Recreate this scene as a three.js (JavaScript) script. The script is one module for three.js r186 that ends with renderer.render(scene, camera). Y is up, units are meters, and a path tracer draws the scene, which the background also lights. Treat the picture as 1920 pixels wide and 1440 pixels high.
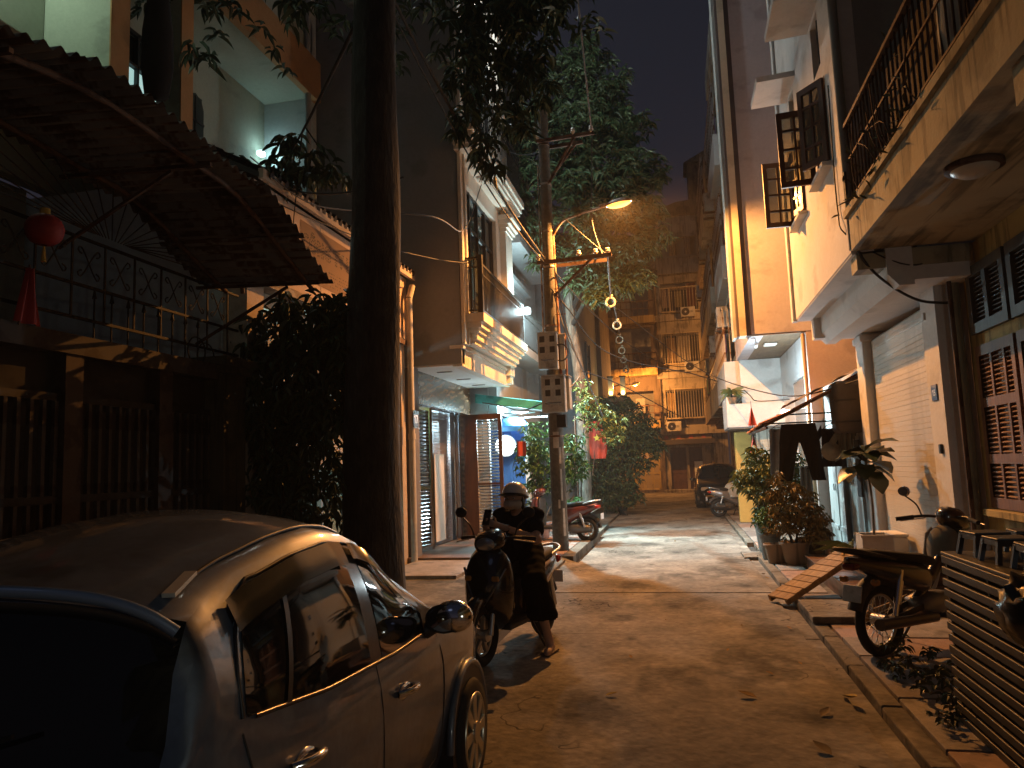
import * as THREE from 'three';
import { mergeGeometries } from 'three/addons/utils/BufferGeometryUtils.js';
import { RoundedBoxGeometry } from 'three/addons/geometries/RoundedBoxGeometry.js';

// ---------- camera, sky, lights, exposure ----------
const scene = new THREE.Scene();
const camera = new THREE.PerspectiveCamera(54.43, 4 / 3, 0.05, 400);
camera.position.set(0, 1.65, 0);
camera.quaternion.setFromRotationMatrix(new THREE.Matrix4().set(
  0.97518, 0.059603, 0.213242, 0,
  -0.036417, 0.993147, -0.111055, 0,
  -0.2184, 0.100533, 0.970667, 0,
  0, 0, 0, 1));
const renderer = new THREE.WebGLRenderer({ antialias: true });
renderer.setSize(1024, 768);
renderer.toneMapping = THREE.LinearToneMapping;
renderer.toneMappingExposure = 1.0;
renderer.shadowMap.enabled = true;

// night sky over a lit city: dark blue above, a little warm murk over the roofs
{
  const W = 64, H = 64, d = new Float32Array(W * H * 4);
  for (let j = 0; j < H; j++) {
    const e = Math.max(0, Math.sin(((j + 0.5) / H - 0.5) * Math.PI)), k = Math.pow(1 - e, 2.2);
    for (let i = 0; i < W; i++) {
      const o = (j * W + i) * 4;
      d[o] = 0.0078 + 0.021 * k; d[o + 1] = 0.0092 + 0.0155 * k; d[o + 2] = 0.016 + 0.0155 * k; d[o + 3] = 1;
    }
  }
  const sky = new THREE.DataTexture(d, W, H, THREE.RGBAFormat, THREE.FloatType);
  sky.mapping = THREE.EquirectangularReflectionMapping; sky.magFilter = THREE.LinearFilter; sky.needsUpdate = true;
  scene.background = sky; scene.environment = sky;
}
const moon = new THREE.DirectionalLight(0xbfd0ff, 0.012);
moon.name = 'moon_light'; moon.position.set(-12, 40, 18); moon.castShadow = true; moon.shadow.radius = 30;
moon.shadow.camera.left = -25; moon.shadow.camera.right = 25; moon.shadow.camera.top = 25; moon.shadow.camera.bottom = -25; moon.shadow.camera.far = 120;
scene.add(moon); scene.add(moon.target); moon.target.position.set(0, 0, -14);

// ---------- helpers ----------
let seed = 12345;
function R() { seed = (seed + 0x6D2B79F5) | 0; let t = Math.imul(seed ^ (seed >>> 15), 1 | seed); t = (t + Math.imul(t ^ (t >>> 7), 61 | t)) ^ t; return ((t ^ (t >>> 14)) >>> 0) / 4294967296; }
const rr = (a, b) => a + (b - a) * R();
const V = (x, y, z) => new THREE.Vector3(x, y, z);
const PI = Math.PI;
const taken = new Map();
function numbered(n) { const k = taken.get(n) || 0; taken.set(n, k + 1); return k ? n + '_' + String(k).padStart(3, '0') : n; }

// uv in metres from the position, along the axis the face points to
function uvm(g) {
  g = g.index ? g.toNonIndexed() : g;
  for (const k of Object.keys(g.attributes)) if (!['position', 'normal', 'uv'].includes(k)) g.deleteAttribute(k);
  if (!g.attributes.normal) g.computeVertexNormals();
  const p = g.attributes.position, n = p.count, uv = new Float32Array(n * 2), a = V(), b = V(), c = V(), e = V();
  for (let i = 0; i < n; i += 3) {
    a.fromBufferAttribute(p, i); b.fromBufferAttribute(p, i + 1); c.fromBufferAttribute(p, i + 2);
    e.subVectors(b, a).cross(c.clone().sub(a)); const x = Math.abs(e.x), y = Math.abs(e.y), z = Math.abs(e.z);
    [a, b, c].forEach((q, k) => {
      const [u, v] = y >= x && y >= z ? [q.x, q.z] : x >= z ? [q.z, q.y] : [q.x, q.y];
      uv[(i + k) * 2] = u; uv[(i + k) * 2 + 1] = v;
    });
  }
  g.setAttribute('uv', new THREE.BufferAttribute(uv, 2));
  return g;
}
function norm(g, keepUv) {
  g = g.index ? g.toNonIndexed() : g;
  for (const k of Object.keys(g.attributes)) if (!['position', 'normal', 'uv'].includes(k)) g.deleteAttribute(k);
  if (!g.attributes.normal) g.computeVertexNormals();
  if (!g.attributes.uv) g.setAttribute('uv', new THREE.BufferAttribute(new Float32Array(g.attributes.position.count * 2), 2));
  return g;
}
function M(list, metres = true) {
  list = list.flat(9).map((g) => norm(g));
  const g = list.length === 1 ? list[0] : mergeGeometries(list);
  return metres ? uvm(g) : g;
}
// box by extents
function bx(x0, x1, y0, y1, z0, z1) { const g = new THREE.BoxGeometry(Math.abs(x1 - x0), Math.abs(y1 - y0), Math.abs(z1 - z0)); g.translate((x0 + x1) / 2, (y0 + y1) / 2, (z0 + z1) / 2); return g; }
// rounded box by centre and size
function rb(w, h, d, x = 0, y = 0, z = 0, r = 0.01, s = 2) { const g = new RoundedBoxGeometry(w, h, d, s, Math.min(r, w / 2.02, h / 2.02, d / 2.02)); g.translate(x, y, z); return g; }
function cyl(r0, r1, h, x = 0, y = 0, z = 0, n = 16) { const g = new THREE.CylinderGeometry(r1, r0, h, n); g.translate(x, y, z); return g; }   // r0 below, r1 above
const v3 = (p) => (p.isVector3 ? p : V(p[0], p[1], p[2]));
function rod(a, b, r0, r1 = r0, n = 8) {
  a = v3(a); b = v3(b); const d = b.clone().sub(a), g = new THREE.CylinderGeometry(r1, r0, d.length(), n);
  g.applyQuaternion(new THREE.Quaternion().setFromUnitVectors(V(0, 1, 0), d.clone().normalize())); const m = a.clone().add(b).multiplyScalar(0.5); g.translate(m.x, m.y, m.z); return g;
}
function bar(a, b, w, h) {   // square bar from a to b
  a = v3(a); b = v3(b); const d = b.clone().sub(a), L = d.length(), g = new THREE.BoxGeometry(w, h, L);
  const m = new THREE.Matrix4().lookAt(V(0, 0, 0), d, Math.abs(d.y) > 0.95 * L ? V(1, 0, 0) : V(0, 1, 0)); g.applyMatrix4(m); const c = a.clone().add(b).multiplyScalar(0.5); g.translate(c.x, c.y, c.z); return g;
}
function tube(pts, r, n = 24, k = 6, closed = false) { return new THREE.TubeGeometry(new THREE.CatmullRomCurve3(pts.map(v3), closed), n, r, k, closed); }
function sag(a, b, drop, n = 8) { a = v3(a); b = v3(b); const o = []; for (let i = 0; i <= n; i++) { const t = i / n, p = a.clone().lerp(b, t); p.y -= drop * 4 * t * (1 - t); o.push(p); } return o; }
function lathe(prof, n = 24, x = 0, y = 0, z = 0) { const g = new THREE.LatheGeometry(prof.map((p) => new THREE.Vector2(p[0], p[1])), n); g.translate(x, y, z); return g; }
function shape(pts) { return new THREE.Shape(pts.map((p) => new THREE.Vector2(p[0], p[1]))); }
// outline in the x-y plane, thickness along z about its middle
function ext(pts, depth, bevel = 0, holes = []) {
  const s = shape(pts); for (const h of holes) s.holes.push(new THREE.Path(h.map((p) => new THREE.Vector2(p[0], p[1]))));
  const g = new THREE.ExtrudeGeometry(s, { depth: depth - 2 * bevel, bevelEnabled: bevel > 0, bevelThickness: bevel, bevelSize: bevel, bevelOffset: -bevel, bevelSegments: 2, curveSegments: 8 }); g.translate(0, 0, -(depth - 2 * bevel) / 2); return g;
}
const rx = (g, a) => g.rotateX(a), ry = (g, a) => g.rotateY(a), rz = (g, a) => g.rotateZ(a), tr = (g, x, y, z) => g.translate(x, y, z);
function add(o) { o.castShadow = o.receiveShadow = true; return o; }
function part(name, g, m, parent, label) {
  const o = add(new THREE.Mesh(Array.isArray(g) ? M(g) : g.attributes.uv && g.userData.own ? g : M([g]), m)); o.name = name; parent.add(o);
  if (label) o.userData.label = label; return o;
}
function partShared(name, g, m, parent, x = 0, y = 0, z = 0) { const o = add(new THREE.Mesh(g, m)); o.name = name; o.position.set(x, y, z); parent.add(o); return o; }
function thing(name, label, category, p = [0, 0, 0], turn = 0, group) {
  const o = new THREE.Group(); o.name = numbered(name); o.position.set(...p); o.rotation.y = turn; o.userData = { label, category }; if (group) o.userData.group = group; scene.add(o); return o;
}
function solo(name, g, m, label, category, group) {
  const o = add(new THREE.Mesh(Array.isArray(g) ? M(g) : M([g]), m)); o.name = numbered(name); o.userData = { label, category }; if (group) o.userData.group = group; scene.add(o); return o;
}
function struct(name, g, m, parent = scene) {
  const o = add(new THREE.Mesh(Array.isArray(g) ? M(g) : M([g]), m)); o.name = parent === scene ? numbered(name) : name; if (parent === scene) o.userData.kind = 'structure'; parent.add(o); return o;
}
function copy(o, label, p, turn) { const c = o.clone(); c.name = numbered(o.name.replace(/_\d{3}$/, '')); if (label) c.userData = { ...o.userData, label }; if (p) c.position.set(...p); if (turn !== undefined) c.rotation.y = turn; scene.add(c); return c; }

// ---------- textures: colour and relief of the stuff, in metres ----------
function hash(x, y, s) { let h = Math.imul(x | 0, 374761393) ^ Math.imul(y | 0, 668265263) ^ Math.imul(s | 0, 2147483647 ^ 0x5bd1e995); h = Math.imul(h ^ (h >>> 13), 1274126177); return ((h ^ (h >>> 16)) >>> 0) / 4294967296; }
function vnoise(x, y, px, py, s) {
  const ix = Math.floor(x), iy = Math.floor(y), fx = x - ix, fy = y - iy, u = fx * fx * (3 - 2 * fx), v = fy * fy * (3 - 2 * fy), w = (a, p) => ((a % p) + p) % p;
  const a = hash(w(ix, px), w(iy, py), s), b = hash(w(ix + 1, px), w(iy, py), s), c = hash(w(ix, px), w(iy + 1, py), s), d = hash(w(ix + 1, px), w(iy + 1, py), s);
  return a + (b - a) * u + (c - a) * v + (a - b - c + d) * u * v;
}
function fbm(u, v, fx, fy, s, oct = 5) { let t = 0, a = 0.5, n = 0; for (let o = 0; o < oct; o++) { t += a * vnoise(u * fx, v * fy, fx, fy, s + o * 17); n += a; a *= 0.55; fx *= 2; fy *= 2; } return t / n; }
function dtex(N, metres, fn, srgb = true, my = metres) {
  const d = new Uint8Array(N * N * 4);
  for (let j = 0; j < N; j++) for (let i = 0; i < N; i++) { const c = fn((i + 0.5) / N, (j + 0.5) / N), o = (j * N + i) * 4; for (let k = 0; k < 3; k++) d[o + k] = Math.max(0, Math.min(255, (c[k] ?? c[0]) * 255)); d[o + 3] = 255; }
  const t = new THREE.DataTexture(d, N, N); t.wrapS = t.wrapT = THREE.RepeatWrapping; t.magFilter = THREE.LinearFilter; t.minFilter = THREE.LinearMipmapLinearFilter; t.generateMipmaps = true; t.repeat.set(1 / metres, 1 / my);
  if (srgb) t.colorSpace = THREE.SRGBColorSpace; t.needsUpdate = true; return t;
}
const g3 = (x) => [x, x, x], sm = (a, b, x) => { x = Math.max(0, Math.min(1, (x - a) / (b - a))); return x * x * (3 - 2 * x); };
const T = {};
T.road = dtex(1024, 5.2, (u, v) => {
  const big = fbm(u, v, 4, 4, 1, 4), mid = fbm(u, v, 14, 14, 5, 4), fine = fbm(u, v, 120, 120, 9, 3), st = sm(0.56, 0.72, fbm(u, v, 7, 5, 31, 5)), pale = sm(0.58, 0.75, fbm(u, v, 9, 9, 77, 5));
  const w = Math.abs(fbm(u, v, 5, 5, 41, 5) - 0.5), crack = sm(0.0045, 0.001, w) * sm(0.48, 0.6, fbm(u, v, 3, 3, 43, 2));
  let x = 0.58 + 0.22 * (big - 0.5) + 0.22 * (mid - 0.5) + 0.2 * (fine - 0.5); x -= 0.17 * st; x += 0.12 * pale; x -= 0.28 * crack; return [x * 1.02, x, x * 0.96];
});
T.roadBump = dtex(1024, 5.2, (u, v) => { const w = Math.abs(fbm(u, v, 5, 5, 41, 5) - 0.5), crack = sm(0.0045, 0.001, w) * sm(0.48, 0.6, fbm(u, v, 3, 3, 43, 2)); return g3(0.5 + 0.5 * (fbm(u, v, 150, 150, 9, 3) - 0.5) + 0.5 * (fbm(u, v, 16, 16, 5, 4) - 0.5) - 0.35 * crack); }, false);
T.roadRough = dtex(512, 3.9, (u, v) => g3(0.62 + 0.5 * (fbm(u, v, 8, 8, 51, 4) - 0.45)), false);
T.plaster = dtex(512, 3.3, (u, v) => { const a = fbm(u, v, 5, 5, 3, 5), b = fbm(u, v, 90, 90, 8, 2), c = sm(0.6, 0.8, fbm(u, v, 6, 10, 23, 5)); return g3(0.93 + 0.1 * (a - 0.5) + 0.05 * (b - 0.5) - 0.09 * c); });
T.plasterBump = dtex(512, 1.1, (u, v) => g3(0.5 + 0.5 * (fbm(u, v, 40, 40, 3, 4) - 0.5)), false);
T.dirty = dtex(512, 2.6, (u, v) => { const a = fbm(u, v, 4, 5, 13, 5), drip = sm(0.5, 0.72, fbm(u, v, 42, 3, 18, 4)), c = sm(0.55, 0.75, fbm(u, v, 7, 6, 63, 5)); const x = 0.9 + 0.2 * (a - 0.5) - 0.26 * drip * (0.4 + a) - 0.2 * c; return [x, x * 0.985, x * 0.95]; });
T.rust = dtex(256, 0.9, (u, v) => { const a = fbm(u, v, 8, 8, 4, 5), b = sm(0.5, 0.65, fbm(u, v, 5, 5, 14, 5)); return [0.85 - 0.3 * b + 0.2 * (a - 0.5), 0.82 - 0.42 * b + 0.2 * (a - 0.5), 0.8 - 0.52 * b + 0.2 * (a - 0.5)]; });
T.bark = dtex(256, 0.7, (u, v) => { const a = fbm(u, v, 22, 5, 4, 5), b = fbm(u, v, 6, 4, 9, 4); return g3(0.7 + 0.6 * (a - 0.5) + 0.35 * (b - 0.5)); });
T.marble = dtex(512, 1.5, (u, v) => { const q = fbm(u, v, 3, 3, 6, 5), l = 0.5 + 0.5 * Math.sin((u * 3 + v * 11 + q * 1.8) * 6.283), f = fbm(u, v, 4, 34, 12, 5); const x = 0.62 + 0.2 * (l - 0.5) + 0.55 * (f - 0.5); return [x, x * 0.9, x * 0.8]; });
T.wood = dtex(256, 0.8, (u, v) => { const a = fbm(u, v, 40, 3, 4, 5), b = fbm(u, v, 5, 4, 7, 4); const x = 0.82 + 0.35 * (a - 0.5) + 0.25 * (b - 0.5); return [x, x * 0.97, x * 0.93]; });
T.cloth = dtex(256, 0.5, (u, v) => { const a = fbm(u, v, 6, 5, 4, 4), w = 0.5 + 0.25 * Math.sin(u * 500) + 0.25 * Math.sin(v * 500); return g3(0.82 + 0.2 * (a - 0.5) + 0.12 * (w - 0.5)); });
T.smudge = dtex(256, 0.8, (u, v) => g3(0.35 + 0.4 * fbm(u, v, 6, 6, 4, 5)), false);
T.tile = dtex(256, 1.1, (u, v) => { const a = fbm(u, v, 7, 7, 44, 5), b = fbm(u, v, 60, 60, 8, 2); const c = sm(0.55, 0.72, fbm(u, v, 5, 5, 29, 5)); return g3(0.85 + 0.25 * (a - 0.5) + 0.12 * (b - 0.5) - 0.2 * c); });
const rgb = (r, g, b) => new THREE.Color().setRGB(r, g, b);
function mt(c, o = {}) { const m = new THREE.MeshStandardMaterial({ roughness: 0.75, ...o }); m.color.copy(Array.isArray(c) ? rgb(...c) : new THREE.Color(c)); return m; }
function mp(c, o = {}) { const m = new THREE.MeshPhysicalMaterial({ roughness: 0.5, ...o }); m.color.copy(Array.isArray(c) ? rgb(...c) : new THREE.Color(c)); return m; }
const wall = (c, o = {}) => mt(c, { map: T.plaster, bumpMap: T.plasterBump, bumpScale: 0.004, roughness: 0.85, ...o });
const grimy = (c, o = {}) => mt(c, { map: T.dirty, bumpMap: T.plasterBump, bumpScale: 0.005, roughness: 0.9, ...o });
const glow = (c, k) => { const m = mt([0.8, 0.8, 0.8], { roughness: 0.4 }); m.emissive.copy(rgb(...c)); m.emissiveIntensity = k; return m; };
const K = {
  black: mt([0.012, 0.012, 0.013], { roughness: 0.45 }), rubber: mt([0.016, 0.016, 0.016], { roughness: 0.85, map: T.tile }), blackIron: mt([0.02, 0.02, 0.022], { roughness: 0.5, metalness: 0.3 }),
  chrome: mt([0.75, 0.75, 0.77], { roughness: 0.12, metalness: 1 }), steel: mt([0.55, 0.56, 0.57], { roughness: 0.28, metalness: 1, roughnessMap: T.smudge }), alu: mt([0.5, 0.5, 0.5], { roughness: 0.42, metalness: 0.9 }), galv: mt([0.42, 0.43, 0.44], { roughness: 0.5, metalness: 0.7, map: T.rust }), rustIron: mt([0.16, 0.1, 0.07], { roughness: 0.8, metalness: 0.3, map: T.rust }),
  glassDark: mp([0.006, 0.007, 0.008], { roughness: 0.04, ior: 1.6 }), glassPane: mp([0.02, 0.024, 0.026], { roughness: 0.07, ior: 1.52 }),
  white: wall([0.72, 0.71, 0.69]), cream: wall([0.7, 0.62, 0.5]), grey: wall([0.3, 0.3, 0.31]), darkGrey: wall([0.3, 0.3, 0.29]), cable: mt([0.015, 0.015, 0.016], { roughness: 0.6 }), cableGrey: mt([0.14, 0.14, 0.14], { roughness: 0.6 }),
};
// ---------- lettering and leaves ----------
const textMats = new Map();
function plateMat(s, bg, fg, W = 128, H = 128, font = 'bold 96px sans-serif') {
  const c = document.createElement('canvas'); c.width = W; c.height = H; const x = c.getContext('2d'); x.fillStyle = bg; x.fillRect(0, 0, W, H); x.fillStyle = fg; x.font = font; x.textAlign = 'center'; x.textBaseline = 'middle';
  const lines = s.split('\n'); lines.forEach((l, i) => x.fillText(l, W / 2, H * (i + 0.5) / lines.length + 3, W * 0.94));
  const t = new THREE.CanvasTexture(c); t.colorSpace = THREE.SRGBColorSpace; return mt([1, 1, 1], { map: t, roughness: 0.4 });
}
// flat sheet that carries print; facing 'x' = towards -x, 'X' = towards +x, 'z' = towards +z
function plateText(_, w, h, face, p) { const g = new THREE.PlaneGeometry(w, h); if (face === 'x') g.rotateY(-PI / 2); if (face === 'X') g.rotateY(PI / 2); g.translate(...p); g.userData.own = true; return g; }
function leafGeo(L, w, bend = 0.35, fold = 0.3) {   // a folded, bent leaf along +z from the stalk: 8 triangles
  const n = 4, pos = [], idx = [], prof = [0.12, 0.9, 1, 0.62, 0];
  for (let i = 0; i <= n; i++) { const t = i / n, z = L * t, y = -bend * L * t * t, hw = w * 0.5 * prof[i]; pos.push(-hw, y + hw * fold, z, 0, y, z, hw, y + hw * fold, z); if (i < n) { const a = i * 3; idx.push(a, a + 3, a + 1, a + 1, a + 3, a + 4, a + 1, a + 4, a + 2, a + 2, a + 4, a + 5); } }
  const g = new THREE.BufferGeometry(); g.setAttribute('position', new THREE.Float32BufferAttribute(pos, 3)); g.setIndex(idx); g.computeVertexNormals(); return norm(g);
}
const leafMat = (c, o = {}) => mt(c, { roughness: 0.55, side: 2, ...o });
// many leaves into one geometry: list of [position, direction, length, width]
function foliage(list, bend = 0.35) {
  const base = leafGeo(1, 1, bend, 0.35), bp = base.attributes.position.array, nv = bp.length / 3, out = new Float32Array(list.length * nv * 3), q = new THREE.Quaternion(), v = V(), m = new THREE.Matrix4(), o = V(0, 0, 0);
  list.forEach(([p, d, L, w, roll], k) => {
    m.lookAt(o, d.clone().negate(), V(0.01, 1, 0.02)); q.setFromRotationMatrix(m); q.multiply(new THREE.Quaternion().setFromAxisAngle(V(0, 0, 1), roll || 0));
    for (let i = 0; i < nv; i++) { v.set(bp[i * 3] * w, bp[i * 3 + 1] * L, bp[i * 3 + 2] * L).applyQuaternion(q).add(p); v.toArray(out, (k * nv + i) * 3); }
  });
  const g = new THREE.BufferGeometry(); g.setAttribute('position', new THREE.BufferAttribute(out, 3)); g.computeVertexNormals(); return norm(g);
}
// rosettes of lance-shaped leaves round twig ends (mango like)
function rosettes(centres, L, w, n, droop = 0.45, jit = 0.3) {
  const list = [];
  for (const [c, dir] of centres) for (let i = 0; i < n; i++) { const a = (i / n) * PI * 2 + rr(-0.4, 0.4), d = V(Math.cos(a), rr(-droop - 0.35, 0.25), Math.sin(a)); if (dir) d.add(dir.clone().multiplyScalar(0.5)); d.normalize(); const l = L * rr(0.65, 1.15); list.push([V(c.x + rr(-jit, jit) * L, c.y + rr(-jit, jit) * L, c.z + rr(-jit, jit) * L), d, l, w * rr(0.75, 1.15), rr(-0.7, 0.7)]); }
  return list;
}
// ---------- ground, road, pavements ----------
const roadMat = mp([0.58, 0.555, 0.53], { map: T.road, bumpMap: T.roadBump, bumpScale: 0.012, roughness: 0.95, specularIntensity: 0.3 });
const soilMat = mt([0.08, 0.07, 0.06], { map: T.tile, roughness: 1 });
struct('ground', bx(-120, 120, -0.6, -0.13, -160, 40), soilMat);
{
  // cast concrete slabs with open joints; each is a piece of the road
  const road = struct('road', bx(-5.3, 2.95, -0.13, -0.05, -46, 7), mt([0.05, 0.045, 0.04], { map: T.tile, roughness: 1 }));
  const zs = [7, 2.2, -2.6, -7.55, -9.9, -13.2, -17.4, -21.8, -26.5, -31.2, -36], j = 0.009;
  for (let i = 0; i + 1 < zs.length; i++) {
    const z0 = zs[i] - j, z1 = zs[i + 1] + j, xl = z0 > -13.3 ? -1.78 : z0 > -22 ? -2.02 : -2.4;
    part('road_slab', bx(xl, 1.02, -0.05, rr(-0.004, 0.002), z1, z0), roadMat, road);
    part('gutter_slab', bx(1.035, 1.165, -0.05, -0.03 + rr(-0.003, 0.003), z1, z0), roadMat, road);
  }
  part('road_slab', bx(-40, 40, -0.05, -0.002, -43.4, -36.02), roadMat, road);
}
const pave = mt([0.34, 0.3, 0.27], { map: T.tile, roughness: 0.85, bumpMap: T.plasterBump, bumpScale: 0.004 });
const paveRed = mt([0.36, 0.22, 0.17], { map: T.tile, roughness: 0.8 }), paveRed2 = mt([0.4, 0.26, 0.2], { map: T.tile, roughness: 0.8 }), paveDark = mt([0.24, 0.2, 0.18], { map: T.tile, roughness: 0.85 });
const kerbMat = mp([0.5, 0.47, 0.43], { map: T.road, bumpMap: T.roadBump, bumpScale: 0.01, roughness: 0.95, specularIntensity: 0.3 });
{
  const left = struct('left_pavement', bx(-5.2, -2.0, -0.12, 0.065, -36, 6), kerbMat);
  // concrete apron running down to the road near the gate
  const ap = new THREE.BufferGeometry();
  const P = [[-3.2, 0.07, -8.6], [-1.74, 0.0, -8.4], [-1.74, 0.004, -12.75], [-2.1, 0.1, -12.9], [-3.2, 0.1, -12.9], [-3.2, 0.07, -8.6], [-1.74, 0.004, -12.75], [-3.2, 0.1, -12.9]];
  ap.setAttribute('position', new THREE.BufferAttribute(new Float32Array([P[0], P[1], P[2], P[0], P[2], P[4], P[2], P[3], P[4]].flat()), 3)); ap.computeVertexNormals();
  part('concrete_apron', M([ap, bx(-3.2, -1.76, -0.12, -0.04, -12.8, -8.5)]), roadMat, left);
  for (let z = -12.95; z > -19.2; z -= 0.62) part('kerb_stone', rb(0.2, 0.2, 0.604, -1.98 - Math.max(0, -z - 14) * 0.005, 0.005 + rr(-0.004, 0.004), z - 0.31, 0.012, 1), kerbMat, left);
  const g = M([rb(0.392, 0.05, 0.392, 0, 0, 0, 0.005, 1)]), mats = [paveRed, paveRed2, pave, paveRed];
  for (let i = 0; i < 6; i++) for (let k = 0; k < 15; k++) { const o = partShared('paving_tile', g, mats[(R() * 4) | 0], left, -2.3 - i * 0.4, 0.075 + rr(-0.003, 0.003), -13.2 - k * 0.4); o.rotation.x = rr(-0.006, 0.006); }
  part('gate_platform', rb(1.5, 0.1, 4.3, -4.05, 0.11, -14.6, 0.01, 1), mt([0.36, 0.28, 0.23], { map: T.marble, roughness: 0.5 }), left, 'polished stone platform before the folding gate');
  part('gate_step', rb(1.25, 0.09, 1.9, -3.9, 0.075, -11.6, 0.012, 1), pave, left);
}
{
  const right = struct('right_pavement', bx(1.3, 2.95, -0.12, 0.01, -36, 6), kerbMat);
  for (let z = 5.6; z > -34; z -= 1.0) { const L = 0.985; if (z < -13.35 && z > -14.5) continue; part('kerb_stone', rb(0.13, 0.19, L, 1.235 + rr(-0.006, 0.006), -0.055 + rr(-0.006, 0.004), z - 0.5, 0.016, 2), kerbMat, right); }
  const mats = [pave, paveDark, pave, paveRed2];
  for (let z = -1.2, n = 0; z > -30; n++) { const L = rr(0.62, 1.3), w = rr(0.3, 0.42); part('paving_slab', rb(w, 0.05, L - 0.02, 1.315 + w / 2, 0.017 + rr(-0.006, 0.008), z - L / 2, 0.008, 1), mats[n % 4], right); if (z > -8.1) part('paving_slab', rb(1.2, 0.05, L - 0.02, 1.315 + w + 0.61, 0.019 + rr(-0.006, 0.008), z - L / 2, 0.008, 1), mats[(n + 1) % 4], right); z -= L; }
  part('drain_slab', rb(0.52, 0.07, 0.95, 1.42, 0.075, -8.35, 0.014, 2), roadMat, right, 'loose concrete drain slab lying across the kerb');
  part('drain_slab', rb(0.34, 0.06, 0.8, 1.12, 0.0, -13.6, 0.01, 2), roadMat, right);
  // stone steps up to the roller shutter house
  const stepM = mt([0.26, 0.17, 0.15], { map: T.marble, roughness: 0.35 }), stepT = mt([0.33, 0.24, 0.21], { map: T.marble, roughness: 0.35 });
  for (const [x0, h0, h1] of [[1.72, 0.005, 0.23], [1.98, 0.23, 0.41]]) for (let z = -8.9; z > -11.7; z -= 0.72) { part('step_riser', bx(x0, 2.72, h0, h1 - 0.031, z - 0.716, z), stepM, right); part('step_tread', rb(2.72 - x0 + 0.03, 0.03, 0.716, (2.72 + x0 - 0.03) / 2, h1 - 0.015, z - 0.36, 0.006, 1), stepT, right); }
}
// ---------- street lamp pole with its lamps ----------
const SOD = [1, 0.385, 0.085];
function pointLight(name, c, I, p, radius, parent = scene) { const l = new THREE.PointLight(rgb(...c), I); l.name = name; l.position.set(...p); l.castShadow = true; l.shadow.radius = radius / 0.02; parent.add(l); return l; }
// a road lamp head: half shell of metal open below, glowing bowl under it; points along +x from the arm
function lampHead(parent, I, scale = 1, low = 0.03) {
  const h = new THREE.Group(); h.name = 'lamp_head'; parent.add(h);
  const sh = new THREE.SphereGeometry(1, 28, 14, 0, PI * 2, 0, PI * 0.5); sh.scale(0.25 * scale, 0.105 * scale, 0.125 * scale); 
  const sh2 = sh.clone(); sh2.scale(0.96, 0.93, 0.94); sh2.translate(0, -0.002, 0);
  part('shell', M([sh, sh2, tr(rz(cyl(0.035, 0.045, 0.16, 0, 0, 0, 12), PI / 2), -0.29 * scale, 0.03, 0)]), K.galv, h);
  const bw = new THREE.SphereGeometry(1, 20, 12); bw.scale(Math.min(0.232 * scale, 0.238), 0.075 * scale, 0.112 * scale);
  part('glowing_bowl', bw, glow([1, 0.36, 0.04], 2), h);
  pointLight('street_lamp_light', SOD, I, [0, low, 0], 0.025, h);
  return h;
}
const poleT = thing('utility_pole', 'grey concrete utility pole with meter boxes and orange street lamp', 'utility pole', [-2.24, 0, -13.9]);
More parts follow.
